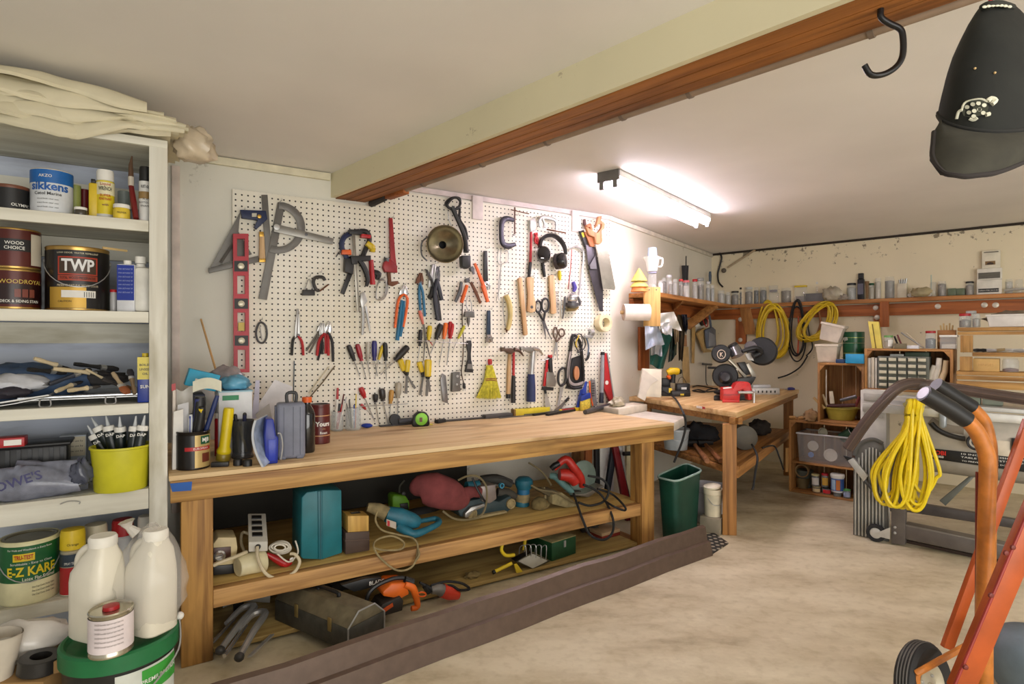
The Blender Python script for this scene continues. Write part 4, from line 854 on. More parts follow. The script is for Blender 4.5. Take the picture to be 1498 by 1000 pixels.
# ---- shelf 2 ----
z=zsh[1]
P=spot(-20,62,395,z,.03); o,L=tin('paint_can','brown deck stain can at the bottom of the stacked pair','can',P,GOLD,GOLD,[(.06,.94,MAROON),(.12,.62,m((40,16,14),.3))]); c,r,h=P
ctext('WOODROYAL',c,r+.0016,.30,z+h*.68,.017,m((214,190,90),.35),L[0],.0,fit=r*1.75); ctext('DECK & SIDING STAIN',c,r+.0022,.22,z+h*.2,.011,WHITE,L[1],.01,fit=r*1.5)
for k in range(3): part('house_picture',cpatch(c,r+.0022,.0+.27*k,.22+.27*k,z+h*.3,z+h*.5,n=3),m((120,60,48),.4),L[1])
zc=c.z+h; P2=(V((c.x,c.y,zc+.0006)),r*.995,H-(337-CY)/F*c.y-zc)
o,L=tin('paint_can','brown paint can stacked on top of the deck stain can','can',P2,GOLD,GOLD,[(.05,.95,MAROON),(.42,.72,BLACK)]);
ctext('WOOD',P2[0],r+.0018,.0,zc+P2[2]*.62,.013,WHITE,L[1],.01); ctext('CHOICE',P2[0],r+.0018,.0,zc+P2[2]*.5,.013,WHITE,L[1],.01)
part('price_label',cpatch(P2[0],r+.001,.62,1.25,zc+P2[2]*.1,zc+P2[2]*.88,n=5),m((196,188,170),.5),L[0])
P=spot(66,162,364,z,.02); c,r,h=P; o,L=tin('paint_can','gallon wood preservative can with a black and gold label on the second shelf','can',P,GOLD,GOLD,[(.03,.93,m((26,22,20),.3))],bail=True)
part('gold_panel',cpatch(c,r+.0005,-.95,.25,z+h*.04,z+h*.36,n=12),m((190,150,56),.35,.3),L[0]); part('red_frame',cpatch(c,r+.0005,-.62,.62,z+h*.55,z+h*.83,n=12),m((170,54,30),.4),L[0]); part('picture_panel',cpatch(c,r+.0009,-.57,.57,z+h*.57,z+h*.81,n=12),m((64,44,28),.4),L[0]); part('white_sticker',cpatch(c,r+.0012,-.5,.55,z+h*.2,z+h*.31,n=12),m((222,220,214),.5),L[0]); part('orange_panel',cpatch(c,r+.0007,-.62,.62,z+h*.46,z+h*.54,n=12),m((160,60,34),.4),L[0])
ctext('TWP',c,r+.002,0,z+h*.69,.05,m((226,226,226),.3),L[0],.03,fit=r*1.02); ctext('TOTAL WOOD PRESERVATIVE',c,r+.002,0,z+h*.50,.012,BLACK,L[0],.01,fit=r*1.12); ctext('PRESERVES NATURAL WOOD COLOR',c,r+.002,0,z+h*.385,.009,m((214,200,170),.4),L[0],.0,fit=r*1.3); ctext('LOW ODOR  WATER REPELLENT',c,r+.002,.0,z+h*.885,.007,m((220,210,180),.4),L[0],0,fit=r*1.3)
for k in range(9): part('bar_code',cpatch(c,r+.0018,.18+.035*k,.198+.035*k,z+h*.21,z+h*.29,n=1),BLACK,L[0]) if k%2==0 else None
ctext('CAUTION',c,r+.0014,-.4,z+h*.14,.008,BLACK,L[0],0)
a=C(150,371,.06); b_=C(186,372,.10); g=G().tube([V((a.x,a.y,c.z+h+.004)),V((b_.x,b_.y,c.z+h+.004))],.004,6,flat=.6); solo('stir_stick',g,m((206,176,120),.6),'flat wooden stir stick lying on the gold wood preservative can','stick')
jar('bottle','small bottle with a red cap squeezed between the gold can and blue tin','x' and spot(160,172,423,z,.06),m((170,170,170),.3),RED,None,.12,cat='bottle')
def flask(name,label,cat,P,wd,dp,body,capm,front=None,yaw=0.0):
 c,_,h=P; o=thing(name,label,cat,c,RZ1+yaw); b=part('body',G().cbox(c,wd,dp,h*.92,RZ1+yaw),body,o,.004)
 part('cap',G().lathe(c+UP*h*.921,UP,[(0,0),(wd*.22,0),(wd*.22,h*.075),(0,h*.078)],14),capm,o); return o,b
def onface(c,wd,dp,rz,x0,x1,z0,z1,mt,par,name='label',e=.0006):
 R=Matrix.Rotation(rz,3,'Z'); a=c+R@V((x0,-dp/2-e,z0)); return part(name,G().box(a,R@V((x1-x0,0,0)),R@V((0,-.0006,0)),UP*(z1-z0)),mt,par)
P=spot(170,203,381,z,.03); h=P[2]; wd=.05; dp=.036; o,b=flask('tin_can','tall blue and white rectangular tin on the second shelf','tin',P,wd,dp,m((216,218,222),.35),WHITE,yaw=-.25)
onface(P[0],wd,dp,RZ1-.25,-wd*.47,wd*.47,h*.22,h*.9,m((24,50,150),.4),b)
for k in range(7): text('SPAR URETHANE TSP',P[0]+Matrix.Rotation(RZ1-.25,3,'Z')@V((0,-dp/2-.0016,h*(.82-.075*k))),Matrix.Rotation(RZ1-.25,3,'Z')@V((1,0,0)),UP,.006,m((170,180,220),.4),b,bold=0,fit=wd*.8)
c=C(210,456,.07); c=V((c.x,c.y,z+.0006)); o=thing('jug','small white plastic jug with a ribbed grip at the second shelf corner','jug',c,RZ1); hh=H-(376-CY)/F*c.y-z
part('body',G().cbox(c,.05,.07,hh*.8,RZ1),m((226,224,214),.4),o,.012); part('neck',G().lathe(c-d1*.008+UP*hh*.8,UP,[(.02,-.004),(.013,.006),(.013,.012),(0,.013)],14),WHITE,o); part('cap',G().lathe(c-d1*.008+UP*(hh*.8+.0135),UP,[(0,0),(.016,0),(.016,hh*.2-.014),(0,hh*.2-.013)],14),WHITE,o)
# ---- shelf 3 : brushes and trays ----
z=zsh[2]
def lay(u,v,zz): return pz(u,v,zz)
tz=z+.034
o=thing('roller_tray','metal paint roller tray holding the brushes on the third shelf','tray',C(115,585,.1),RZ1); c=C(122,580,.05); c=V((c.x,c.y,z+.022)); wdt=.30
g=G().grid(lambda a,b:c+d1*(wdt*(a-.5))+n1*(.24*b-.02)+UP*(.012*b),8,6,.002); part('pan',g,STEEL,o)
q=[c-d1*wdt/2-n1*.02,c+d1*wdt/2-n1*.02,c+d1*wdt/2+n1*.22,c-d1*wdt/2+n1*.22]; part('rim',G().tube([x+UP*.006 for x in q],.005,8,True),m((180,184,190),.25,.9),o)
for s_ in (-.09,.07): part('foot',G().tube(sm([c+d1*(s_-.012)-n1*.022,c+d1*(s_-.012)-n1*.022-UP*.02,c+d1*(s_+.012)-n1*.022-UP*.02,c+d1*(s_+.012)-n1*.022],3),.0022,6),STEEL,o)
o=thing('roller_tray','second metal paint tray sticking out at the end of the third shelf','tray',C(20,590,.0),RZ1); c2=C(18,588,-.015); c2=V((c2.x,c2.y,z+.006))
g=G().grid(lambda a,b:c2+d1*(.2*(a-.6))+n1*(.2*b)+UP*(.028*a*a+.002),8,4,.002); part('pan',g,STEEL,o); part('rim',G().tube([c2+d1*.08+UP*.03,c2+d1*.08+n1*.2+UP*.03,c2-d1*.12+n1*.2+UP*.004,c2-d1*.12+UP*.004],.004,8,True),STEEL,o)
def brush(label,u0,v0,u1,v1,dz,hm,bm_,r=.007,wd=.018,bl=.4,bk0=.05,bk1=.1):
 a=C(u0,v0,bk0); b_=C(u1,v1,bk1); a.z=max(a.z,z+.03); b_.z=max(b_.z,z+.03); o=thing('paint_brush',label,'brush',a,0,'paint brushes in the roller tray'); k=b_-a
 part('handle',G().tube([a+k*t for t in (0,.15,.35,.5,1-bl)],[r*.8,r,r*.75,r*.9,r*1.2],8),hm,o); part('ferrule',G().tube([a+k*(1-bl-.01),a+k*(1-bl*.72)],wd*.55,8,flat=.5,fn=UP),STEEL,o)
 part('bristle',G().tube([a+k*(1-bl*.73),a+k*(1-bl*.3),b_],[wd*.55,wd*.65,wd*.45],8,flat=.45,fn=UP),bm_,o)
WP=m((206,190,156),.6); BRD=m((40,38,40),.8); TANB=m((150,104,64),.7)
brush('long pale handled brush lying on top of the brush pile',50,524,104,540,.0,WP,BRD,wd=.016)
brush('pale handled brush lying across the middle of the tray',78,539,165,548,.0,WP,BRD)
brush('pale handled brush with its handle end at the front of the tray',82,572,118,558,.0,WP,BRD,bk0=.0)
brush('short pale brush handle poking out over the tray front',100,571,145,565,.0,WP,m((70,66,64),.8),bk0=-.005,bk1=.06)
brush('tan bristled brush pointing to the shelf corner',150,555,192,568,.0,m((60,56,54),.6),TANB,wd=.024)
brush('brush with a rusty brown end at the tray corner',165,545,186,575,.0,m((170,150,120),.6),m((140,78,42),.7),wd=.026,bk1=.0)
brush('black brush lying flat along the left of the tray',40,540,95,545,.0,BLACK,BRD,wd=.028)
brush('black bristled brush in the middle of the pile',72,562,132,540,.0,m((50,54,66),.5),BRD,wd=.028)
brush('dark brush with a long thin wooden handle pointing right',126,540,164,560,.0,WP,BRD,r=.004,wd=.012)
brush('wide black brush at the back of the brush pile',108,532,172,540,.0,BLACK,BRD,wd=.034,bk0=.12,bk1=.16)
brush('dark brush standing against the corner of the third shelf',197,586,190,540,.0,m((116,96,70),.6),BRD,bk0=.01,bk1=.05,wd=.016)
c=C(30,525,.16); crumple('tarp','crumpled blue grey tarp at the back of the third shelf','tarp',V((c.x,c.y,z+.012)),.17,.08,.062,m((70,92,124),.6),3)
c=C(14,548,.07); crumple('rag','white scrunched paper rag with dark marks behind the metal tray','rag',V((c.x,c.y,z+.045)),.09,.05,.03,m((196,198,204),.8,var=.4),4)
c=C(8,570,.04); crumple('glove','black work glove lying on the second metal tray','glove',V((c.x,c.y,z+.03)),.06,.04,.02,m((44,40,50),.7),5)
c=C(140,538,.19); crumple('rag','dark rag at the back of the brush tray','rag',V((c.x,c.y,z+.05)),.09,.04,.025,m((62,60,60),.85),8)
P=spot(204,221,516,z,.03); h=P[2]; o,b=flask('oil_tin','yellow and blue rectangular oil tin at the third shelf corner','tin',P,.042,.06,m((26,52,140),.35),YEL)
onface(P[0],.042,.06,RZ1,-.021,.021,h*.47,h*.92,m((214,196,60),.4),b); text('BOILED',P[0]-n1*.0318+UP*h*.76,d1,UP,.010,BLACK,b,fit=.03); text('LINSEED',P[0]-n1*.0318+UP*h*.67,d1,UP,.010,BLACK,b,fit=.03); text('OIL',P[0]-n1*.0318+UP*h*.58,d1,UP,.010,BLACK,b); text('SUN',P[0]-n1*.0318+UP*h*.32,d1,UP,.014,WHITE,b,.02)
# ---- shelf 4 ----
z=zsh[3]
P=spot(132,223,650,z,vb=722); c,r,h=P; o=thing('bucket','yellow plastic tub full of caulk tubes on the fourth shelf','tub',c)
part('body',G().lathe(c,UP,[(0,0),(r*.86,0),(r*.88,.004),(r*.98,h-.008),(r*1.03,h-.006),(r*1.03,h),(r*.97,h),(r*.86,.012),(0,.012)],32),m((206,200,40),.45,var=.12),o)
def caulk(label,bu,bv,tu,tv,rot,grp='caulk tubes in the yellow tub'):
 y=c.y; b0=c+V(((bu-179)/F*y,rnd.uniform(-.02,.03),h*.45)); t0=pY(tu,tv,y+.0)
 k=(t0-b0).normalized(); o=thing('caulk_tube',label,'tube',b0,0,grp); ln=(t0-b0).length
 part('body',G().lathe(b0,k,[(0,0),(.016,0),(.016,ln-.045),(.015,ln-.038),(.005,ln-.034)],16),m((20,30,28),.35),o)
 part('collar',G().lathe(b0+k*(ln-.048),k,[(.0164,0),(.0164,.012),(.014,.016)],16),WHITE,o); part('nozzle',G().lathe(b0+k*(ln-.036),k,[(.008,0),(.006,.004),(.002,.036),(0,.036)],12),m((206,210,212),.4),o)
 bx_=k.cross(fwd(c)).normalized(); bx_=-bx_ if bx_.x<0 else bx_
 text('DAP',b0+k*(ln-.060)+ (fwd(c)-k*fwd(c).dot(k)).normalized()*.0168,bx_,k,.012,WHITE,o,.03)
caulk('caulk tube with a white nozzle leaning far out of the yellow tub',172,0,134,611,0); caulk('caulk tube leaning out beside the outermost one',160,0,128,622,0); caulk('caulk tube standing in the middle of the yellow tub',176,0,175,609,0); caulk('caulk tube behind the middle one in the yellow tub',170,0,155,608,0); caulk('caulk tube upright toward the shelf stile in the tub',196,0,199,608,0); caulk('caulk tube at the end of the yellow tub by the stile',204,0,212,607,0)
P=spot(92,124,635,z,.24); c=P[0]; o=thing('box','small white box with a printed paper label behind the yellow tub','box',c,RZ1); part('body',G().cbox(c,.072,.06,P[2],RZ1,),m((196,204,214),.6),o,.002); b=part('paper_label',G().box(c-d1*.036-n1*.031+UP*P[2]*.55,d1*.07,-n1*.001,UP*P[2]*.42),m((226,216,190),.8),o)
for k in range(3): text('contents use by',c-n1*.0335+UP*P[2]*(.88-.11*k),d1,UP,.008,BLACK,b,0,fit=.055)
c=C(36,668,.16); c=V((c.x,c.y,z+.001)); o=thing('paint_tray','black plastic ridged paint tray at the back of the fourth shelf','tray',c,RZ1)
zt=C(36,645,.12).z; part('pan',G().box(c-d1*.13-n1*.05,d1*.24,n1*.1,UP*(zt-z-.02)),BLACK,o,.006); part('rim',G().box(c-d1*.14-n1*.06+UP*(zt-z-.0195),d1*.26,n1*.12,UP*.01),BLACK,o,.004)
g=G()
for k in range(9): part('rib',G().box(c+d1*(-.115+.026*k)-n1*.0525+UP*.006,d1*.01,-n1*.003,UP*(zt-z-.03)),m((34,36,40),.4),o)
c=C(10,652,.1); c=V((c.x,c.y,zt-.009)); o=thing('box','small red box with a white bar code lying on the black tray','box',c,RZ1); b=part('body',G().cbox(c,.09,.06,.028,RZ1),RED,o,.002); q=c-n1*.0305; part('label',G().box(q-d1*.002+UP*.006,d1*.04,-n1*.001,UP*.016),WHITE,b)
c=C(55,706,.05); BAGC=V((c.x,c.y,z+.002))
bg=crumple('shopping_bag','grey crumpled plastic shopping bag with blue lettering lying on the fourth shelf','bag',BAGC,.138,.05,.056,m((138,142,158),.2,alpha=.85,var=.4,sc=22,bump=.4),9,.2)
q=C(24,703,-.012); kk=(d1+UP*.28).normalized(); text("LOWE'S",q-n1*.03,kk,(UP-d1*.28).normalized(),.036,m((36,36,92),.4),bg,.02)
c=C(119,690,.03); crumple('bag_knot','knotted dark end of a plastic bag beside the yellow tub','bag',V((c.x,c.y,z+.03)),.028,.028,.04,m((84,88,104),.2,alpha=.85),10,.25)
a=C(88,737,-.004); b_=C(116,735,-.004); solo('bent_wire',G().tube(sm([a,a+UP*.006+d1*.02,b_+UP*.004,b_-UP*.004],4),.0018,6),STEEL,'bent wire handle end hanging over the fourth shelf front','wire')
# ---- shelf 5 ----
z=zsh[4]
P=spot(-2,90,782,z,vb=884); c,r,h=P; o,L=tin('paint_can','green and cream gallon enamel paint can on the lowest shelf','can',P,m((222,216,170),.4),TINM,[(.02,.97,m((226,220,176),.45)),(.36,.93,m((22,92,48),.4))],bail=True)
ctext('For Walls and Woodwork in Every Room',c,r+.001,.0,z+h*.88,.008,WHITE,L[1],0,fit=r*1.5); part('badge',cpatch(c,r+.001,-.55,.15,z+h*.7,z+h*.82,n=6),YEL,L[1]); ctext('TRU-TEST',c,r+.002,-.2,z+h*.76,.017,RED,L[1],.03,fit=r*.62); ctext('Scrubbable - Easy to Clean',c,r+.0015,.05,z+h*.66,.009,WHITE,L[1],0,fit=r*1.4); ctext('E-Z KARE',c,r+.002,.05,z+h*.53,.036,m((222,196,40),.4),L[1],.03,fit=r*1.65); ctext('Latex Flat Enamel',c,r+.0015,.3,z+h*.41,.014,m((230,226,200),.4),L[1],.01,fit=r*1.1)
for k in range(3): ctext('One Coat Covers Similar Colors',c,r+.0015,.45,z+h*(.27-.06*k),.008,BLACK,L[0],0,fit=r*.8)
P=spot(87,126,771,z,vb=872); c,r,h=P; o,L=spray('spray_can','red spray foam can with a yellow cap on the lowest shelf',P,m((196,190,170),.3,.5),YEL,[(.04,.62,m((176,32,36),.4)),(.64,.9,m((46,60,74),.4))],.3,cr=1.0); ctext('SPRAY TEXTURE',c,r+.001,0,z+h*.5,.010,WHITE,L[1],.01,fit=r*1.4); ctext('Orange',c,r+.001,0,z+h*.78,.010,BLACK,o,0)
for lab,u0,u1,vt,bk,bm_,cm in (('spray can with a cream cap behind the white jugs',122,158,764,.12,m((180,170,140),.4),m((216,206,176),.4)),('spray can with a red cap behind the white jugs',163,196,757,.13,m((206,206,206),.4),RED),('spray can with a white cap beside the bagged jug',201,227,752,.1,m((190,192,196),.4),WHITE)):
 spray('spray_can',lab,spot(u0,u1,vt,z,bk),bm_,cm,[],.3,cr=1.0)
# ---- in front of the unit, on the floor ----
c=pY(177,925,1.42); hb=c.z; c.z=0.0006; r=.118
bk=thing('paint_bucket','big dark paint bucket with a green lid rim standing before the shelf unit','bucket',c)
part('body',G().lathe(c,UP,[(0,0),(r*.88,0),(r*.9,.004),(r*.985,hb-.03),(r*1.0,hb-.012),(0,hb-.013)],40),m((36,36,34),.4),bk)
part('lid',G().lathe(c+UP*(hb-.0125),UP,[(r*1.005,-.03),(r*1.045,-.028),(r*1.045,.008),(r*1.0,.0125),(r*.95,.0125),(r*.9,.002),(0,.002)],40),m((28,110,62),.45),bk)
lbp=part('label',cpatch(c,r*.985+.001,-.1,1.2,.08,hb-.05,n=12),m((206,210,200),.5),bk); part('green_band',cpatch(c,r*.985+.002,.35,1.2,hb-.11,hb-.055,n=8),m((60,160,60),.4),bk); ctext('PREMIUM STAIN',c,r*.985+.003,.75,hb-.083,.014,WHITE,lbp,.01)
e=V((c.y,-c.x,0)).normalized(); part('bail_handle',G().tube(sm([c+e*r*1.05+UP*(hb+.01),c+e*r*1.0+fwd(c)*r*.5+UP*(hb-.05),c+e*r*.5+fwd(c)*r*1.0+UP*(hb-.095)],6),.0022,6),STEEL,bk); part('handle_ear',G().ball(c+e*r*1.06+UP*(hb+.008),.010,1,1,1,10,6),WHITE,bk)
def jug(label,u,vb,vt,wd,yaw,mt,dpth=.085):
 b=pz(u,vb,hb+.0145); b=V((b.x,b.y,hb+.0135))+fwd(b)*-.05; hh=H-(vt-CY)/F*b.y-b.z; o=thing('jug',label,'jug',b,yaw); R=Matrix.Rotation(yaw,3,'Z'); ax=R@V((1,0,0)); ay=R@V((0,1,0))
 def sec(zz,w_,d_,ox=0): return [b+ax*(ox+w_/2*math.copysign(abs(math.cos(t))**.5,math.cos(t)))+ay*(d_/2*math.copysign(abs(math.sin(t))**.5,math.sin(t)))+UP*zz for t in [2*PI*i/24 for i in range(24)]]
 S=[sec(0,wd*.9,dpth*.9),sec(.006,wd,dpth),sec(hh*.55,wd,dpth),sec(hh*.64,wd*.97,dpth*.95,wd*.01),sec(hh*.8,wd*.64,dpth*.8,wd*.13),sec(hh*.86,wd*.5,dpth*.6,wd*.16),sec(hh*.9,wd*.46,dpth*.54,wd*.16)]
 v=[q for s in S for q in s]; f=[tuple(range(24))]+[(i*24+k,i*24+(k+1)%24,(i+1)*24+(k+1)%24,(i+1)*24+k) for i in range(len(S)-1) for k in range(24)]+[tuple((len(S)-1)*24+k for k in range(24))]
 part('body',G().add(v,f),mt,o,smooth=50)
 cc=b+ax*wd*.16+UP*hh*.901; part('cap',G().lathe(cc,UP,[(0,0),(wd*.26,0),(wd*.265,hh*.02),(wd*.265,hh*.08),(wd*.24,hh*.099),(0,hh*.099)],20),m((232,228,216),.45),o)
 part('handle',G().tube(sm([b+ax*(wd*.0)+UP*hh*.855,b+ax*(-wd*.2)+UP*hh*.86-ay*.006,b+ax*(-wd*.36)+UP*hh*.79-ay*.01,b+ax*(-wd*.41)+UP*hh*.70-ay*.01,b+ax*(-wd*.43)+UP*hh*.60-ay*.006],5),[.010,.011,.0115,.012,.012],10),mt,o); return o,b,hh
MILK=m((228,222,204),.35,var=.06)
jug('white plastic jug with a moulded handle standing bare on the green lidded bucket',143,940,781,.112,-.35,MILK)
o,b,hh=jug('white plastic jug wrapped in a clear bag on the green lidded bucket',221,932,772,.104,-.4,MILK)
g=G().ball(b+UP*hh*.5,1,1,1,1,22,16); ph=3.1
g.v=[b+V(((q-b-UP*hh*.5).x*.082*(1-.3*max(0,(q-b).z-hh*.5)),(q-b-UP*hh*.5).y*.072*(1-.3*max(0,(q-b).z-hh*.5)),max(.004-0*hh,hh*.5+(q-b-UP*hh*.5).z*hh*.54)))+V((math.sin((q.z+q.x)*14),math.sin(q.x*13+q.z*9),math.sin(q.y*17)))*.004 for q in g.v]
wb=part('plastic_wrap',g,m((226,222,214),.12,alpha=.28,var=.05),o,smooth=80); part('knot',G().tube(sm([b+UP*hh*.97-d1*.03,b+UP*(hh*1.04)-d1*.045,b+UP*(hh*1.1)-d1*.05],3),[.014,.008,.018],8),m((214,210,200),.15,alpha=.7),o)
P=spot(131,194,888,hb+.0145,vb=950,rr=.044); c_,r_,h_=P; c_=V((c_.x,c_.y,hb+.0135)); c_=c_+fwd(c_)*.045; h_=H-(888-CY)/F*c_.y-c_.z
o=thing('solvent_tin','small oval tin with a red spout cap in front of the white jugs','tin',c_); b=part('body',G().lathe(c_,UP,[(0,0),(r_*.98,0),(r_,.003),(r_*.97,.006),(r_*.97,h_-.006),(r_,h_-.003),(r_*.96,h_),(r_*.9,h_-.004),(0,h_-.003)],28),TINM,o); L=part('label',cpatch(c_,r_*.975+.0006,-1.9,1.9,c_.z+.012,c_.z+h_-.012,n=24),m((226,214,214),.5),o)
part('red_cap',G().lathe(c_+UP*(h_-.0028),UP,[(0,0),(.017,0),(.016,.008),(.006,.010),(0,.010)],16),RED,o)
for k in range(6): ctext('DANGER flammable liquid and vapor keep away',c_,r_+.001,-.1,c_.z+h_*(.8-.1*k),.0055,m((120,110,110),.5),L,0,fit=r_*1.3)
c=pY(40,985,1.42); bxh=.26; c=V((c.x,c.y,.0005)); o=thing('cardboard_box','open brown cardboard box on the floor beside the green lidded bucket','box',c,RZ1-.5); part('body',G().cbox(c,.19,.16,bxh,RZ1-.5),m((150,116,70),.8),o,.002)
q=c+UP*bxh; part('flap',G().box(q+d1*.06-n1*.09,d1*.06,n1*.03,UP*.03),m((150,116,70),.8),o,.002)
crumple('plastic_bag','white crumpled plastic bag lying over the cardboard box','bag',q+n1*.04+UP*.0012-d1*.02,.105,.05,.05,m((222,216,206),.25,alpha=.95),12,.12)
a=q-d1*.055-n1*.035+UP*.001; g=G().tube([a,a+UP*.10+d1*.012],[.034,.042],20,cap=False); g.tube([a,a+UP*.10+d1*.012],[.031,.039],20,cap=False); solo('paper_roll',g,m((206,196,178),.6),'rolled cream paper tube standing on the cardboard box','roll')
a=q+d1*.03-n1*.055+UP*.002; solo('tape_roll',G().lathe(a,UP+d1*.1,[(.022,0),(.042,0),(.044,.002),(.044,.032),(.042,.034),(.022,.034),(.022,0)],24),m((40,38,36),.35),'roll of black tape lying on the cardboard box','tape')
# ---------- things on the bench top ----------
z=ZB
def bt_(u0,u1,vt,vb,rr=None): return spot(u0,u1,vt,ZB,vb=vb,rr=rr)
P=bt_(257,308,629,688); c,r,h=P; o=thing('coffee_can','black coffee can with a red and gold label holding tools at the bench end','can',c)
part('body',G().lathe(c,UP,[(0,0),(r*.98,0),(r,.003),(r*.97,.008)]+[(r*(.97-.012*(k%2)),.02+.012*k) for k in range(3)]+[(r*.97,h-.008),(r,h-.003),(r*.97,h),(r*.94,h),(r*.94,.006),(0,.006)],32),m((30,24,20),.3,.3),o)
L=part('label',cpatch(c,r*.985,.1,1.6,c.z+.006,c.z+h-.012,n=14),m((196,170,110),.35,.3),o); part('green_badge',cpatch(c,r*.99,.45,1.25,c.z+h*.66,c.z+h*.88,n=8),GRN,L); ctext('MJB',c,r*.995,.82,c.z+h*.77,.018,WHITE,L,.03); part('red_ribbon',cpatch(c,r*.992,-.5,1.3,c.z+h*.5,c.z+h*.6,n=14),RED,L); ctext('EUROPEAN',c,r*1.0,.5,c.z+h*.55,.010,WHITE,L,0)
part('cup_picture',cpatch(c,r*.99,.55,1.2,c.z+h*.18,c.z+h*.42,n=6),m((110,50,34),.4),L)
part('black_wrap',cpatch(c,r*.984,-1.6,.1,c.z+.006,c.z+h-.012,n=14),m((22,20,20),.3),o)
CC=c; CH=h; CR=r
def inn(label,name,cat,u,v,du,rad,mt,ex=None,dd=0.0,flat=1.0):
 t=pY(u,v,CC.y+dd); b=CC+V((du*CR*.5,dd*.5,.02)); k=t-b
 o=thing(name,label,cat,b); part('handle',G().tube([b,b+k*.45,b+k*.9,t],[rad*.8,rad,rad,rad*.8],10,flat=flat,fn=V((0,1,0))),mt,o)
 if ex: part('trim',G().tube([b+k*.62-V((0,rad*.5,0)),b+k*.97-V((0,rad*.5,0))],rad*.62,8,flat=.7),ex,o)
 return o
inn('black utility knife with a yellow grip standing in the coffee can','utility_knife','knife',296,595,.1,.013,BLACK,YEL,-.012)
inn('big black and navy handled knife standing in the coffee can','utility_knife','knife',293,580,.0,.02,BLACK,m((34,42,100),.5),.012)
inn('long navy blue ruler knife leaning in the coffee can','ruler','ruler',318,578,.2,.008,m((34,50,100),.4),None,.02)
inn('blue capped glue stick standing in the coffee can','glue_stick','glue',279,606,-.3,.007,m((210,214,220),.4),BLUE,-.01)
def sheet(name,label,cat,pts,zb,mt,th=.004,ex=n1):
 P_=[B(s,t,zz) for s,t,zz in pts]; return solo(name,G().prism(P_,ex*th),mt,label,cat,bev=.0006)
def bs_(u,v,t): q=pn(u,v,n1,D1F+t); return q
for lab,u0,u1,v0,v1,t,mt,k in (('stack of white envelopes leaning behind the coffee can',252,268,598,684,.10,PAPER,.012),('printed white slip sticking up behind the coffee can',258,276,588,640,.13,m((214,214,216),.8),.003),('thin white board strip with a red end at the bench corner',251,257,560,686,.14,m((220,210,200),.7),.006)):
 a=bs_(u0,v1,t); b_=bs_(u1,v1,t); e=bs_(u1,v0,t); d_=bs_(u0+2,v0+4,t)
 dz=ZB+.001-min(a.z,b_.z);
 a.z=b_.z=ZB+.001
 o=solo('paper',G().prism([a,b_,e,d_],n1*k),mt,lab,'paper')
 if 'red end' in lab: part('red_end',G().prism([bs_(251,572,t-.002),bs_(257,570,t-.002),bs_(257,560,t-.002),bs_(251,562,t-.002)],n1*.001),RED,o)
def bbox(name,label,cat,u0,u1,v0,v1,t,th,mt,group=None,ground=True,bev=.002,rot=0.0):
 a=bs_(u0,v1,t); b_=bs_(u1,v1,t); top=bs_(u0,v0,t).z; zb=ZB+.0008 if ground else min(a.z,b_.z)
 a.z=b_.z=zb; o=thing(name,label,cat,(a+b_)/2+n1*th/2,RZ1,group); p_=part('body',G().box(a,b_-a,n1*th,UP*(top-zb)),mt,o,bev); return o,p_,a,b_,top
o,p_,a,b_,top=bbox('box','white cardboard box with a green label behind the yellow flashlight','box',320,369,574,640,.24,.16,m((224,226,228),.6))
part('green_label',G().box(a+d1*.012+UP*(top-a.z-.03)-n1*.0015,d1*.055,n1*.001,UP*.018),m((30,130,80),.5),p_); part('lid_edge',G().box(a-d1*.002-n1*.004+UP*(top-a.z),b_-a+d1*.004,n1*.168,UP*.004),m((150,190,206),.5),o)
ZT=top+.005
q=pn(378,565,n1,D1F+.30); crumple('plastic_bag','light blue crumpled plastic pack lying on the white box','bag',V((bs_(345,570,.30).x,bs_(345,570,.30).y,ZT)),.05,.05,.03,m((96,160,190),.3,var=.4),21,.14)
qq=bs_(330,560,.36); crumple('plastic_bag','clear crumpled plastic bag of grey hardware behind the turquoise box','bag',V((qq.x,qq.y,ZT)),.06,.04,.048,m((150,140,140),.2,alpha=.9,var=.4),22,.16)
o,p_,a,b_,top=bbox('box','black and navy pouch with papers behind the coffee can','box',262,300,578,640,.27,.14,m((40,42,60),.6))
R=Matrix.Rotation(RZ1,3,'Z'); ZT2=top
c=bs_(294,575,.33); c=V((c.x,c.y,ZT2+.001)); tl=Matrix.Rotation(.28,3,n1)
o=thing('box','turquoise box with a white bar code label tipped on top of the pile','box',c,RZ1); a=c-d1*.05-n1*.04+UP*.03
g=G().box(tl@(-d1*.058-n1*.04)+c+UP*.018,tl@(d1*.105),n1*.08,tl@(UP*.062)); b=part('body',g,m((34,166,206),.45),o,.002); a=tl@(-d1*.03-n1*.0412)+c+UP*.018; part('bar_code_label',G().box(a+tl@(UP*.006),tl@(d1*.045),n1*.0008,tl@(UP*.026)),WHITE,b)
for k in range(6): part('bar',G().box(a+tl@(UP*.01+d1*(.006+.006*k))-n1*.001,tl@(d1*.002),n1*.0008,tl@(UP*.018)),BLACK,b)
c=bs_(288,545,.44); crumple('plastic_bag','white padded bag standing behind the turquoise box','bag',V((c.x,c.y,ZB+.12)),.07,.035,.075,m((206,202,190),.5),23,.1)
c=bs_(270,590,.3); solo('paper_sheet',G().grid(lambda a,b:bs_(258+24*a,608-40*b+4*math.sin(a*5),.22+.03*math.sin(a*3)),8,8,.002,-n1),PAPER,'curled white paper sheet standing between the strips and turquoise box','paper')
solo('paper_sheet',G().grid(lambda a,b:bs_(282+42*a,574-16*b-6*math.sin(a*3),.16+.05*a),8,4,.004,-n1),m((222,222,200),.7),'folded white leaflet lying over the navy pouch','paper')
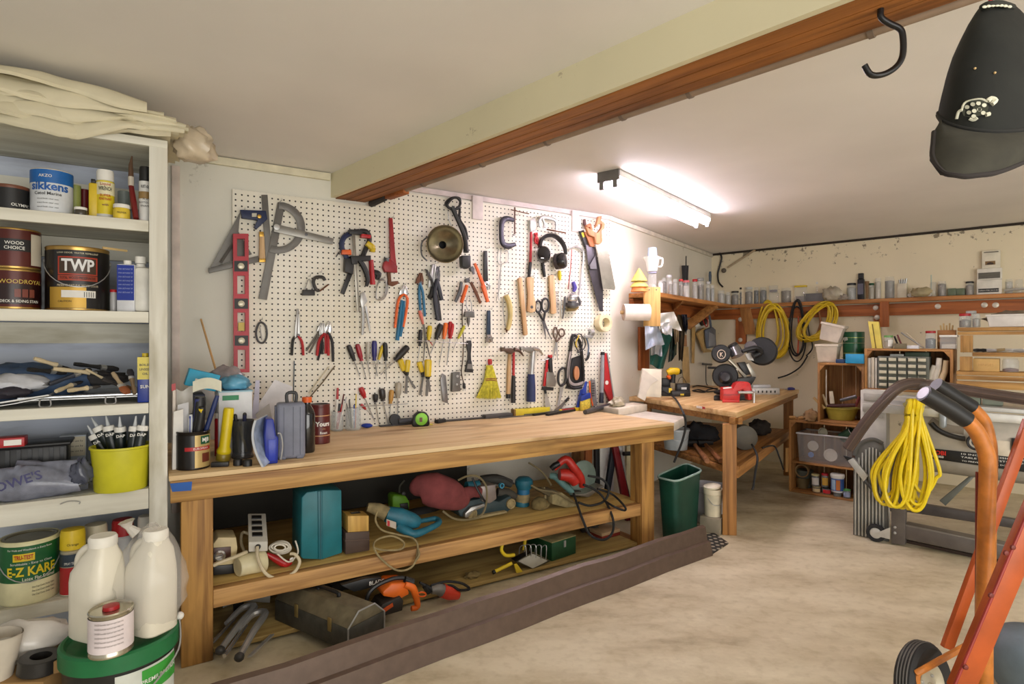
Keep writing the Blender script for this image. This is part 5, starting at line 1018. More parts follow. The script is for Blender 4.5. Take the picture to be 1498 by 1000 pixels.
a=bs_(325,573,.3); b_=pn(294,467,n1,D1-.05); solo('dowel',G().tube([a,b_],.0042,8),m((200,160,106),.6),'thin wooden dowel leaning from the box pile against the wall','stick')
P=bt_(311,341,600,676,rr=.021); c,r,h=P; k=(pY(330,600,c.y)-pY(321,676,c.y)).normalized(); o=thing('flashlight','yellow plastic flashlight standing on its head near the bench end','flashlight',c)
ln=(pY(330,600,c.y)-pY(321,676,c.y)).length
c=c+UP*.004; part('head',G().lathe(c,k,[(0,0),(.024,0),(.024,.02),(.022,.024)],20),m((150,130,40),.3),o); part('body',G().lathe(c,k,[(.022,.024),(.024,.028),(.024,.036),(.018,.048),(.0178,ln*.95),(.016,ln),(0,ln)],20),m((226,200,20),.4),o)
q=c+fwd(c)*.022; solo('sanding_block',G().cbox(pz(322,682,ZB+.001),.055,.02,.016,RZ1*.5),BLACK,'small black plastic block lying before the yellow flashlight','block',bev=.002)
for i,(u,v) in enumerate(((348,680),(362,681))):
 q=pz(u,v,ZB+.0008); solo('cap',G().lathe(q,UP,[(0,0),(.015,0),(.015,.018),(.013,.021),(0,.021)],18),BLACK,('black round cap standing in front of the glass pitcher','black round cap beside the first one, nearer the magazine')[i],'cap')
P=bt_(313,330,604,670,rr=.018); spray('aerosol_can','red striped can half hidden behind the yellow flashlight',(P[0]-fwd(P[0])*.035,P[1],P[2]),m((160,26,34),.4),m((206,200,190),.4),[],.12,cat='can')
P=bt_(338,372,614,672); c,r,h=P; o=thing('pitcher','clear dark plastic measuring pitcher full of brushes on the bench','pitcher',c); part('body',G().lathe(c,UP,[(0,0),(r*.92,0),(r*1.0,.004),(r*.9,.02),(r*.95,h*.6),(r*1.02,h),(r*.98,h),(r*.9,h*.6),(r*.84,.02),(0,.012)],24),m((70,72,74),.1,alpha=.6),o)
for i,(u,v,lab,mt) in enumerate(((344,608,'black handled brush standing in the dark pitcher',BLACK),(358,606,'navy tool handle standing in the dark pitcher',m((36,40,80),.5)),(351,622,'yellow stick standing in the dark pitcher',YEL))):
 t=pY(u,v,c.y); b=c+V(((i-1)*.012,.004,.02)); o=thing('brush',lab,'brush',b); part('handle',G().tube([b,(b+t)/2,t],[.005,.006,.007],8),mt,o); part('tip',G().ball(t,.0075,1,1,1,8,6),BLACK,o)
def mg(a,b,k=0):
 u=380-16*math.sin(b*PI*.5)-0; q=pz(385-8*b,684-0,ZB+.001)
 base=pz(386,683,ZB+.001)+V((-.004,.10,0))*a;
 return V((base.x-.075*math.sin(b*1.5)*(.85)+.03*b*b,base.y+.02*b,ZB+.001+.155*b*(1-.03*a)+.012*a))
o=thing('magazine','white magazine leaning curved against the blue drill case','magazine',pz(386,683,ZB+.001)); part('pages',G().grid(lambda a,b:mg(a,b),4,12,.008,V((1,0,0))),m((206,210,216),.6),o,smooth=60); part('cover',G().grid(lambda a,b:mg(a,b)+V((.0012,-.0005,.0005)),4,12),m((160,176,200),.4,var=.4,sc=30),o,smooth=60)
c=pz(398.5,678,ZB+.0008); tl=Matrix.Rotation(-.10,3,V((0,1,0))); rz=.5
o=thing('drill_bit_case','narrow blue plastic case leaning beside the grey case','case',c,rz); R=Matrix.Rotation(rz,3,'Z'); ax=R@V((1,0,0)); ay=R@V((0,1,0))
g=G().prism([c+ax*x+UP*zz+ay*.0 for x,zz in ((-.022,0),(.018,0),(.020,.09),(.012,.098),(.004,.155),(-.020,.158),(-.026,.1))],ay*.085); part('body',g,m((22,44,150),.35),o,.004); g=G().prism([c+ax*x+UP*zz-ay*.002 for x,zz in ((-.012,.01),(.010,.01),(.012,.085),(-.014,.085))],ay*.0015); part('panel',g,m((30,56,176),.35),o,.001)
a=c+ax*.027; part('steel_edge',G().tube(sm([a+UP*.012,a+ax*.006+UP*.06,a+UP*.1,a-ax*.01+UP*.104],4),.003,8),STEEL,o)
c=pz(419,672,ZB+.0008)+V((-.002,.045,0)); rz=.42; R=Matrix.Rotation(rz,3,'Z'); hh=H-(588-CY)/F*c.y-c.z; o=thing('tool_case','grey plastic tool case standing upright with its handle on top','case',c,rz); wd=.098;dp=.075
part('shell',G().cbox(c,wd,dp,hh,rz),m((120,124,140),.5),o,.012,seg=3)
for x in (-.026,.006,.03): part('seam',G().box(c+R@V((x,-dp/2-.0015,.014)),R@V((.0025,0,0)),R@V((0,.002,0)),UP*(hh-.028)),m((90,94,110),.5),o)
part('side_shell',G().box(c+R@V((-wd/2-.006,-dp/2+.014,.012)),R@V((.008,0,0)),R@V((0,dp-.028,0)),UP*(hh-.022)),m((98,102,118),.5),o,.004)
q=c+UP*(hh-.002); part('handle',G().tube(sm([q+R@V((-.012,0,0)),q+R@V((-.012,0,.034)),q+R@V((.018,0,.034)),q+R@V((.018,0,0))],4),.006,8,flat=.8),BLACK,o)
for x in (-.03,.03): part('foot',G().box(c+R@V((x-.012,-dp/2-.002,.0)),R@V((.024,0,0)),R@V((0,.006,0)),UP*.012),m((110,114,130),.5),o,.002)
P=bt_(437,461,580,663); c,r,h=P; o=thing('bottle','tall black plastic bottle with an orange cap beside the grey case','bottle',c); part('body',G().lathe(c,UP,[(0,0),(r*.9,0),(r,.006),(r,h*.68),(r*.85,h*.76),(r*.45,h*.86),(r*.45,h*.9),(0,h*.9)],24),m((20,17,18),.15,coat=.5),o); part('cap',G().lathe(c+UP*h*.9,UP,[(0,0),(r*.6,0),(r*.62,h*.02),(r*.6,h*.095),(0,h*.1)],20),ORG,o)
P=bt_(452,483,590,650); c,r,h=P; o,L=tin('coffee_can','dark red coffee can with white lettering behind the black bottle','can',P,m((88,28,24),.35),DGREY,[(.03,.9,m((92,26,24),.35)),(.70,.72,m((206,160,110),.4)),(.2,.22,m((206,160,110),.4))])
ctext('Yours',c,r+.001,.35,c.z+h*.5,.026,WHITE,L[0],.04,fit=r*1.5); ctext('Roast',c,r+.001,.4,c.z+h*.28,.014,WHITE,L[0],.02); ctext('coffee',c,r+.001,.4,c.z+h*.38,.007,m((206,170,120),.4),L[0],0)
P=bt_(443,470,610,640); tin('can','dark open can behind the grey case',  'can',(pn(443,600,n1,D1-.12)*1,.03,.07) if False else (V((pn(434,600,n1,D1-.13).x,pn(434,600,n1,D1-.13).y,ZB+.0006)),.03,.08),m((96,84,70),.4),DGREY)
for lab,pts,t,mt in (('white paper sheets leaning against the pegboard behind the grey case',[(372,600),(402,555),(428,565),(425,600),(390,615)],.47,m((226,224,226),.8)),('curled lilac paper standing behind the white box',[(368,612),(374,556),(380,556),(378,612)],.43,m((206,204,222),.8)),('grey paper leaflet lying behind the grey case',[(374,606),(394,590),(398,612),(378,620)],.40,m((186,182,176),.8))):
 P_=[bs_(u,v,t) for u,v in pts]; dz=ZB+.001-min(q.z for q in P_); lo=min(q.z for q in P_)
 for q in P_:
  if q.z<ZB+.03: q.z=ZB+.001
 solo('paper_sheet',G().prism(P_,n1*.004),mt,lab,'paper')
def penjar(label,u0,u1,vt,vb,pens,gm):
 P=bt_(u0,u1,vt,vb); c,r,h=P; o=thing('jar',label,'jar',c); part('glass',G().lathe(c,UP,[(0,0),(r*.95,0),(r,.004),(r,h*.8),(r*.9,h*.86),(r*.92,h),(r*.86,h),(r*.94,h*.78),(r*.92,.006),(0,.005)],20),gm,o)
 for lab,nm,ct,u,v,dx,rad,mt,capm,cl in pens:
  t=pY(u,v,c.y+.005); b=c+V((dx*r*.6,rnd.uniform(-.3,.3)*r,.008)); k=t-b; o=thing(nm,lab,ct,b); part('barrel',G().tube([b,b+k*(1-cl)],rad,8),mt,o); part('cap',G().tube([b+k*(1-cl),t],[rad*1.02,rad*.9],8),capm,o)
penjar('clear glass jar of markers standing beside the dark red coffee can',484,502,602,631,[('fat marker with a red cap and white barrel in the jar','marker','pen',494,567,-.2,.006,WHITE,RED,.28),('red pen leaning in the marker jar','pen','pen',503,576,.3,.0035,RED,m((90,20,24),.4),.3),('white pen leaning out of the marker jar','pen','pen',507,580,.5,.0035,WHITE,m((190,190,190),.4),.2),('red barrelled marker deep in the jar','marker','pen',497,590,.1,.006,RED,BLACK,.3)],GLS)
penjar('clear glass jar of brushes and pencils next to the marker jar',505,528,596,630,[('yellow and red pencil standing in the second jar','pencil','pencil',521,576,.6,.003,RED,YEL,.4),('dark brush handle in the middle of the second jar','brush','brush',511,585,-.3,.004,DGREY,GREY,.3),('blue pencil in the second jar','pencil','pencil',518,592,.3,.0035,BLUE,BLUE,.2),('grey stick in the second jar','stick','stick',507,590,-.6,.003,GREY,GREY,.2)],GLS)
def bb(u,v):
 q=pz(u,v,ZB+.0008); e=q.dot(n1)-(D1-.05); return q-n1*e if e>0 else q
q=bb(533,624); o=thing('blue_rag','small bright blue rag at the foot of the screwdrivers','rag',q); part('cloth',G().ball(q+UP*.011,.011,2.6,1.3,1.0,16,10),m((30,60,160),.7,bump=.3),o)
q=bb(562,620); o=thing('hand_plane','black low hand plane shaped block on the bench back edge','block',q,RZ1); part('base',G().box(q-d1*.05-n1*.01,d1*.21,n1*.03,UP*.006),m((60,58,60),.4,.5),o,.001); part('hump',G().lathe(q+d1*.03-n1*.004+UP*.03,n1,[(0,0),(.028,0),(.028,.02),(0,.02)],24),m((48,50,54),.5),o); part('grip',G().tube([q+d1*.045+UP*.018,q+d1*.14+UP*.018],.016,10),m((50,52,56),.5),o)
q=bb(618,624); rzt=.35; R=Matrix.Rotation(rzt,3,'Z'); o=thing('tape_measure','bright green and black tape measure standing on the bench back','tape measure',q,rzt); part('case',G().prism([q+R@V((x,.012,zz)) for x,zz in ((-.045,0),(.036,0),(.040,.012),(.036,.048),(.022,.07),(-.018,.074),(-.04,.055),(-.048,.02))],R@V((0,.04,0))),BLACK,o,.006); part('green_disc',G().lathe(q+R@V((-.003,.0115,.037)),R@V((0,-1,0)),[(0,0),(.031,0),(.031,.003),(.026,.006),(0,.006)],24),m((140,214,70),.4),o); part('label',G().box(q+R@V((-.014,.0035,.024)),R@V((.014,0,0)),R@V((0,.0015,0)),UP*.022),m((110,80,60),.5),o); part('blade_hook',G().box(q+R@V((.041,.02,.003)),R@V((.016,0,0)),R@V((0,.018,0)),UP*.006),m((220,200,60),.4),o)
def flatbar(name,label,cat,u0,v0,u1,v1,w_,h_,mt,dz=.0):
 a=bb(u0,v0); b_=bb(u1,v1); k=(b_-a); s=k.cross(UP).normalized(); return solo(name,G().box(a-s*w_/2+UP*dz,k,s*w_,UP*h_),mt,label,cat,bev=min(.003,h_*.3))
flatbar('file','long dark flat file lying along the back of the bench','file',650,616,704,609.5,.03,.008,m((80,76,74),.5,.5))
flatbar('tool_grip','black rubber grip lying at the start of the dark file','grip',638,619,650,617,.028,.018,RUB)
flatbar('rasp','dark grey curved rasp lying before the yellow box','rasp',708,612,740,607,.045,.02,m((88,86,86),.5,.5))
flatbar('rasp','thin grey blade lying in front of the yellow box','blade',730,611.5,800,605.5,.02,.004,m((120,118,114),.4,.6))
flatbar('chisel','narrow steel chisel lying in front of the small purple bottle','chisel',762,606,790,603,.018,.006,DSTEEL)
flatbar('screwdriver','black handled tool lying across the bench back by the purple bottle','screwdriver',780,608,812,601,.02,.012,BLACK)
a=bb(742,606); b_=bb(789,601); k=b_-a; o=thing('staple_box','long yellow cardboard box lying at the back of the bench','box',a,RZ1); bd_=part('body',G().box(a,k,n1*.04,UP*.036),m((216,196,50),.5),o,.001); part('brown_end',G().box(a-k*.006-n1*.001,k*.05,n1*.042,UP*.0365),m((120,90,40),.5),o)
P=bt_(790,795,594,603,rr=.011); jar('bottle','tiny purple capped bottle at the end of the yellow box',  (P[0],.011,.036),m((196,190,200),.4),m((110,80,140),.4),None,.3,cat='bottle')
for lab,u0,v0,u1,v1,w_,mt in (('pale putty knife blade leaning against the pegboard under the red scraper',803,601,798,574,.05,m((196,190,180),.35,.7)),('grey putty knife leaning right beside the compass saw',812,603,828,586,.055,m((124,118,112),.4,.7))):
 a=pn(u0,v0,n1,D1-.05); a.z=ZB+.002; b_=pn(u1,v1,n1,D1-.03); s=d1; o=thing('putty_knife',lab,'scraper',a); part('blade',G().prism([a-s*w_*.5,a+s*w_*.5,b_+s*w_*.15,b_-s*w_*.15],-n1*.0016),mt,o); part('handle',G().tube([b_-(b_-a)*.05,b_+(b_-a)*.25],.008,8),BLACK,o)
flatbar('pliers','black pliers lying on the bench before the putty knives','pliers',800,608,822,598,.024,.014,BLACK)
a=bb(818,600); o=thing('utility_knife','black and yellow utility knife lying at the bench back','knife',a); k=bb(845,597)-a; part('body',G().box(a,k,n1*.025,UP*.02),BLACK,o,.004); part('yellow_panel',G().box(a+k*.4-n1*.001,k*.35,n1*.027,UP*.0205),YEL,o,.001)
a=bb(820,603); o=thing('utility_knife','red utility knife lying in front of the black and yellow one','knife',a); k=bb(841,601)-a; part('body',G().box(a,k,n1*.022,UP*.018),RED,o,.004); part('yellow_end',G().ball(a+UP*.01,.011,1,1,.9,10,6),YEL,o)
q=pn(854,595,n1,D1-.055); q.z=ZB+.001; o=thing('dust_brush','blue dust brush with yellow bristles standing at the bench end','brush',q,RZ1); s=q.y/F
part('head',G().prism([q+d1*x*s+UP*y*s for x,y in ((-8,22),(9,26),(10,18),(-9,14))],-n1*.02),BLUE,o,.002); part('handle',G().tube(sm([q+UP*24*s,q+UP*34*s+d1*2*s,q+UP*42*s+d1*5*s],4),[.02,.012,.009],8,flat=.6),BLUE,o); part('bristle',G().prism([q+d1*x*s+UP*y*s-n1*.003 for x,y in ((-8,15),(9,18),(10,0),(-9,0))],-n1*.014),m((214,190,70),.7,var=.4,sc=80),o,.002)
part('dustpan',G().prism([q+d1*x*s+UP*y*s+n1*.006 for x,y in ((-14,0),(-4,0),(2,32),(-4,30))],n1*.008),BLUE,o,.001)
T=Tool(Dz,'folding_knife','grey folding saw with an orange edge leaning beside the dust brush','saw',1135,770); T.tube('body',m((120,116,116),.5),[(1135,575),(1140,650),(1150,765)],[20,24,20],.03,10,3,flat=.6); T.tube('orange_edge',ORG,[(1112,585),(1118,680),(1135,765)],6,.034,8,4)
for k in range(6): T.poly('tooth_slot',m((60,56,56),.6),[(1130,600+k*18),(1148,598+k*18),(1150,606+k*18),(1132,608+k*18)],.042,.0455,0)
T=Tool(Dz,'spirit_level','red and grey levels leaning together at the far end of the pegboard','level',1240,780)
T.poly('red_body',RED,[(1224,390),(1240,380),(1298,775),(1284,782),(1222,640)],.012,.03,.001); T.poly('steel_edge',m((176,176,178),.4,.7),[(1238,380),(1246,380),(1304,770),(1297,778)],.01,.034,0); T.lathe('vial',m((226,222,214),.4),1237,597,[(0,0),(15,0),(15,4),(0,5)],o=.03)
T=Tool(Dz,'caulk_gun','black and grey tube with a dark grip leaning on the level','tube',1200,745); T.tube('body',m((150,150,156),.4),[(1208,380),(1204,560),(1200,680)],[14,15,15],.036,10,0); T.tube('grip',m((40,42,60),.5),[(1201,670),(1198,745)],[16,17],.036,10,0); T.tube('top',BLACK,[(1208,372),(1208,395)],[15,16],.036,10,0)
a=bb(856,606); k=bb(890,598)-a; o=thing('clamp','dark grey clamp head lying at the end of the bench back','clamp',a); part('bar',G().tube([a+UP*.014,a+k+UP*.02],[.014,.016],8),DSTEEL,o); part('jaw',G().tube(sm([a+k+UP*.02,a+k*1.1+UP*.03,a+k*1.2+UP*.012],3),[.014,.016,.008],8),STEEL,o)
a=bb(893,598); b_=bb(915,598); solo('cable',G().tube(sm([a+UP*.006,a*.6+b_*.4+UP*.022,b_+UP*.02,b_+UP*.004+V((.02,0,0))],5),.006,8),RUB,'short black rubber hose lying at the end of the bench back','hose')
# ---------- under the bench ----------
Z2=Zm(240,680,.24); Z5=Zm(290,690,.31); Z6=Zm(690,640,.17356); Z7=Zm(500,650,.17356); Z8=Zm(480,760,.3204)
ZL=.0285
def under(z,bx,by,zz):
 t=pz(*z(bx,by),zz).dot(n1)-D1F
 def fn(u,v,o=0):
  q=pn(u,v,n1,D1F-.014)
  return q if zz>.1 and q.z<zz-.004 else pn(u,v,n1,D1F+t-(o-PO))
 fn.z0=zz+.0012; return fn
def UT(z,name,label,cat,bx,by,zz=None,group=None): return Tool(z,name,label,cat,bx,by,group,pl=under(z,bx,by,zs if zz is None else zz),nn=n1)
DUST=m((150,134,96),.9,var=.3,sc=40); TEALT=m((34,104,124),.5,var=.25,sc=30); CREAMT=m((214,196,150),.5); CORDB=m((206,192,160),.5)
T=UT(Z2,'pencil_sharpener','beige electric pencil sharpener with a brown front panel on the lower shelf',"sharpener",370,670)
T.poly('black_base',BLACK,[(302,615),(420,605),(430,660),(302,672)],-.09,.004,.002); T.poly('housing',CREAMT,[(300,480),(330,440),(440,440),(448,500),(440,600),(302,622)],-.10,.0,.004)
T.poly('brown_panel',m((74,40,28),.4),[(302,505),(408,497),(408,565),(302,595)],0,.004,.001); T.lathe('chrome_dial',CHROME,338,553,[(0,0),(32,0),(34,6),(24,12),(12,8),(0,8)],o=.004)
T=UT(Z2,'power_strip','white power strip with black sockets and a thick cream cord','power strip',575,660)
a=T.pl(*Z2(515,530),PO); b_=T.pl(*Z2(632,525),PO); up=T.pl(*Z2(515,470),PO)-a; bk=n1*.17+UP*.055+d1*.02
bd_=part('housing',G().box(a,b_-a,bk,up),m((206,202,190),.45),T.o,.003)
for k in range(4):
 q=a+up+(b_-a)*.2+bk*(.18+.2*k); part('socket',G().box(q,(b_-a)*.55,bk*.11,UP*.004),BLACK,bd_)
T.lathe('cord_port',BLACK,572,498,[(0,0),(17,0),(14,10),(0,10)],o=0.0)
T.tube('cord',CORDB,[(568,495,.012),(572,570,.03),(620,660,.05),(700,692,.06),(790,655,.06),(826,590,.05),(800,545,.04),(770,540,.03)],10,.02,8,6)
T.tube('cord',CORDB,[(505,528,-.02),(430,560,.0),(350,590,.01),(300,612,.01)],11,0,8,6)
T.tube('cord',CORDB,[(540,430,-.15),(480,410,-.17),(470,470,-.12),(490,530,-.05)],9,0,8,6)
T=UT(Z2,'lamp_shade','cream plastic cone lying on its side in front of the power strip','cone',530,665)
c0=T.pl(*Z2(448,622),PO); c1=T.pl(*Z2(600,580),PO-.03); k=c1-c0; part('cone',G().lathe(c0,k,[(0,0),(.030,0),(.033,.004),(.046,k.length*.9),(.042,k.length),(0,k.length)],24),m((222,212,172),.45),T.o)
T=UT(Z2,'cord_reel','red plastic handle tool wrapped with white cord behind the cream cone','cord',700,612)
T.tube('handle',m((170,26,30),.35),[(625,540),(680,570),(740,600),(775,585)],[10,22,26,16],.02,10,4); T.lathe('end',WHITE,778,574,[(0,0),(13,0),(13,6),(0,8)],o=.034)
g=G()
for k in range(7): T.tube('',None,ring(710+6*math.sin(k*2),500+4*math.cos(k*3),64-4*k+8*math.sin(k*4),36-3*k,14),5,.0+.012*k,6,2,True,add=g)
T.tube('',None,[(800,460,.03),(815,510,.03),(810,545,.03),(760,590,.05),(690,540,.06)],5,.03,6,5,add=g); part('cord_loop',g,m((222,216,200),.5),T.o)
T=UT(Z2,'tool_case','teal plastic tool case standing upright on the lower shelf','case',960,578)
T.poly('shell',m((26,112,122),.45),[(838,198),(870,165),(968,152),(1082,152),(1086,535),(968,578),(850,572),(834,560)],-.16,.0,.004)
T.poly('ridge',m((22,100,112),.45),[(938,160),(968,158),(968,574),(942,574)],0,.006,.002); T.poly('seam',m((18,84,94),.5),[(952,160),(957,160),(957,574),(952,574)],.006,.0075,0)
T=UT(Z2,'sharpening_stone_box','wooden block box standing in a dark brown sleeve beside the teal case','box',1180,545)
T.poly('sleeve',m((72,54,44),.6),[(1106,412),(1252,402),(1253,520),(1106,545)],-.085,0,.002); T.poly('sleeve_lip',m((82,62,50),.6),[(1104,458),(1255,448),(1255,456),(1104,468)],-.087,.003,.001)
T.poly('wooden_block',wood((214,172,90),(180,136,62),'z'),[(1120,310),(1248,308),(1248,402),(1120,410)],-.08,-.003,.002)
a=T.pl(*Z2(1120,310),PO-.003); up2=n1*.075
q=T.pl(*Z2(1184,309),PO)+n1*.045+UP*.0008; part('dark_label',G().box(q-d1*.022-n1*.012,d1*.042,n1*.022,UP*.0008),BLACK,T.o); text('Stone',q+UP*.0012,d1,n1,.012,WHITE,T.o,.02)
T=UT(Z7,'angle_grinder','dusty teal grinder with a loop handle lying on the lower shelf','grinder',600,780)
T.tube('nose',DUST,[(215,525,-.03),(300,545,-.02),(385,585,0)],[34,52,62],0,12,3); T.tube('body',TEALT,[(375,585,0),(480,610,.01),(600,645,.02),(650,660,.02)],[62,78,66,40],0,14,4,flat=.8)
T.tube('loop_handle',TEALT,[(480,690,.02),(560,735,.05),(620,752,.06),(720,715,.05),(820,660,.02),(790,625,-.02),(690,640,-.01),(600,655,.0)],[40,36,34,28,24,24,20,26],0,10,5); T.poly('label',m((190,176,160),.5),[(378,628),(458,655),(458,712),(378,682)],.058,.062,0); T.poly('label_red',RED,[(384,638),(405,646),(405,690),(384,683)],.062,.063,0)
T.tube('cord',DUST,[(300,560,.05),(285,640,.05),(340,720,.06),(480,760,.06),(600,790,.10),(640,864,.13),(600,1020,.155),(470,1060,.155),(330,960,.15),(270,860,.12),(300,800,.08),(420,770,.07),(520,820,.10),(500,880,.13),(360,890,.13),(270,870,.12)],8,.05,6,6)
T.tube('cord_tail',DUST,[(640,880,.14),(650,930,.155),(620,980,.155)],10,.15,6,4)
T=UT(Z7,'electric_saw','lime green and black power tool behind the teal grinder','power tool',500,600)
T.poly('green_body',m((110,170,40),.5),[(425,440),(450,420),(540,430),(572,480),(570,560),(430,545)],-.07,0,.008); T.poly('black_vent',BLACK,[(490,500),(560,490),(566,545),(500,548)],0,.006,.002); T.lathe('knob',DSTEEL,518,412,[(0,0),(16,0),(16,14),(0,16)],o=-.02); T.tube('cord',m((96,96,84),.6),[(485,410,-.04),(490,350,-.06),(530,300,-.06)],8,-.04,6,4)
T.tube('black_motor',m((40,40,42),.6),[(560,590,.02),(700,580,.0),(830,590,-.02)],[40,62,50],0,12,3)
T=UT(Z7,'belt_sander','belt sander with a big maroon dust bag on the lower shelf','sander',1200,625)
T.poly('housing',m((150,140,136),.4,.5),[(1168,352),(1300,335),(1310,460),(1250,500),(1180,480)],-.08,.0,.008); T.poly('side_arm',m((170,168,164),.35,.7),[(1040,580),(1090,530),(1200,500),(1215,520),(1110,560),(1060,620),(1040,615)],-.01,.012,.002)
T.poly('dark_frame',m((40,58,62),.6),[(980,560),(1050,480),(1180,450),(1330,480),(1420,430),(1450,470),(1440,540),(1380,580),(1110,620),(1000,610)],-.12,-.01,.006)
T.poly('sanding_plate',DUST,[(1110,610),(1390,560),(1395,575),(1120,632)],-.11,.012,.001)
for x,y,r_ in ((1097,582,46),(1425,498,44)): T.lathe('roller',DUST,x,y,[(0,-20),(r_,-20),(r_,10),(r_*.7,14),(r_*.6,8),(r_*.25,10),(0,16)],o=-.005)
T.tube('bag',m((122,58,58),.9,var=.3,sc=18,bump=.3),[(605,410,-.04),(660,370,-.02),(770,380,0),(900,420,.02),(1000,450,.01),(1060,410,0),(1110,400,0),(1165,400,-.01)],[36,110,138,128,96,56,44,46],0,16,5,flat=.62)
T.tube('cord',m((120,108,78),.6),[(980,300,.0),(1060,265,.02),(1150,270,.03),(1215,350,.05),(1220,480,.06),(1180,590,.06),(1080,630,.05),(950,625,.05),(850,560,.03)],9,0,6,6); T.tube('black_cord',BLACK,[(1100,280,.02),(1140,370,.04),(1180,440,.05),(1215,490,.05)],9,.03,6,5)
T.tube('motor_end',TEALT,[(1050,350,-.05),(1150,345,-.05)],[40,46],-.05,12,0)
T=UT(Z7,'power_tool','dark dusty power tool with a blue hose end behind the belt sander','power tool',1400,560)
T.tube('body',m((58,58,54),.8),[(1170,290,-.10),(1300,290,-.08),(1430,330,-.06)],[30,44,34],0,12,4); T.tube('grip',m((66,62,54),.8),[(1310,400,-.03),(1400,410,-.02),(1460,440,-.02)],[36,42,30],0,10,4); T.lathe('blue_hose_end',m((60,140,170),.4),1338,342,[(14,0),(22,0),(22,26),(14,26),(14,0)],o=.0)
T.tube('cord',m((48,46,44),.7),[(1150,300,-.05),(1250,275,-.03),(1380,280,-.03),(1450,330,-.02)],8,0,6,5)
T=UT(Z6,'palm_sander','teal round palm sander standing upright on the lower shelf','sander',425,590)
def lz(nm,mt,cx,prof,o=-.03):
 c=T.pl(*T.z(cx,590),PO+o); return part(nm,G().lathe(c,UP,[(a*T.px,(590-b)*T.px) for a,b in prof],20),mt,T.o)
lz('base',TEALT,425,[(0,590),(60,588),(64,560),(58,530),(0,528)]); lz('dusty_body',DUST,430,[(0,535),(62,535),(66,490),(58,470),(0,468)]); lz('collar',m((40,110,150),.5),436,[(0,472),(54,472),(54,428),(0,426)]); lz('knob',TEALT,440,[(0,430),(62,425),(78,385),(74,350),(50,328),(0,322)])
T=UT(Z6,'dust_bag','round dusty dust bag lying beside the teal palm sander','bag',580,622)
c=T.pl(*Z6(580,558),PO-.035); g=G().ball(c,.034,1.5,1.1,1.0,22,14,Matrix.Rotation(RZ1,3,'Z')); g.v=[q+V((math.sin(q.z*130),math.sin(q.x*110),math.sin(q.y*120+q.x*90)))*.0022 for q in g.v]; part('bag_body',g,m((120,104,66),.95,var=.4,sc=35,bump=.4),T.o); T.tube('neck',DUST,[(620,510,-.03),(625,460,-.03),(600,420,-.03)],[18,12,16],0,8,3)
T=UT(Z6,'folded_bag','folded dusty cloth bag and tangled cord beside the round dust bag','bag',800,605)
T.poly('fold',m((140,128,92),.95,var=.4,sc=30),[(680,480),(760,460),(900,560),(905,605),(800,590),(680,560)],-.06,-.01,.004); T.poly('fold',m((96,86,62),.95,var=.4),[(560,440),(700,440),(830,520),(880,570),(700,520)],-.10,-.03,.004); T.tube('cord',m((110,98,70),.8),[(500,400,-.05),(580,440,-.03),(700,460,-.01),(830,530,.0),(900,560,.0)],9,0,6,5)
T.tube('cord',m((110,98,70),.8),[(480,210,-.14),(560,260,-.12),(620,320,-.1),(670,400,-.06)],9,0,6,5)
T=UT(Z6,'grinder','pale teal handled grinder lying between the bag and the red saw','grinder',850,500)
T.tube('handle',m((110,150,146),.5),[(665,320,-.03),(710,330,-.01),(770,390,0),(830,440,0),(845,470,0)],[26,30,28,28,24],0,12,4); T.tube('dark_head',m((62,56,50),.7),[(840,470,0),(900,470,0),(960,480,0)],[26,30,14],0,10,3)
T=UT(Z6,'circular_saw','red circular saw with a grey blade guard on the lower shelf','saw',960,520)
SAWR=m((186,44,34),.45,var=.25)
T.tube('handle',SAWR,[(690,260,-.02),(790,180,0),(860,250,.02),(920,340,.02),(930,410,.01)],[24,32,34,34,26],0,12,5); T.tube('motor',SAWR,[(740,310,-.03),(830,320,-.01),(880,380,0)],[46,58,44],0,12,3); T.lathe('blade_guard',m((132,150,140),.45,.3),930,330,[(0,-20),(140,-20),(146,-10),(146,14),(130,20),(30,24),(0,24)],o=-.10,seg=32)
T.poly('base_plate',m((170,166,158),.35,.8),[(850,480),(985,525),(1120,410),(1110,400),(960,470)],-.10,-.02,.001); T.tube('black_grip',BLACK,[(670,260,-.02),(700,235,-.01),(740,215,0)],[22,26,22],0,10,3)
T=UT(Z6,'extension_cord','black power cord looping off the lower shelf below the red saw','cord',1000,560)
T.tube('cord',RUB,[(940,395,.03),(1040,440,.05),(1120,520,.06),(1190,680,.165),(1185,800,.17),(1110,860,.175),(1000,820,.175),(940,700,.172),(890,560,.09),(860,470,.03)],10,.03,8,6); T.tube('cord',RUB,[(980,320,0),(1100,350,.03),(1155,430,.05),(1120,530,.06),(1000,572,.06),(900,545,.05)],10,.03,8,6); T.tube('cord',RUB,[(1060,430,.04),(1190,480,.05),(1290,580,.165),(1285,612,.17),(1200,580,.165),(1120,530,.08)],9,.03,8,6)
def stand(label,name,cat,pts,t,mt,th=.02,hole=None):
 P_=[bs_(*Z6(x,y),t) for x,y in pts]; lo=min(q.z for q in P_); z0=.0008
 for q in P_:
  if q.z<lo+.06: q.z=z0
 return solo(name,G().prism(P_,n1*th),mt,label,cat,bev=.001)
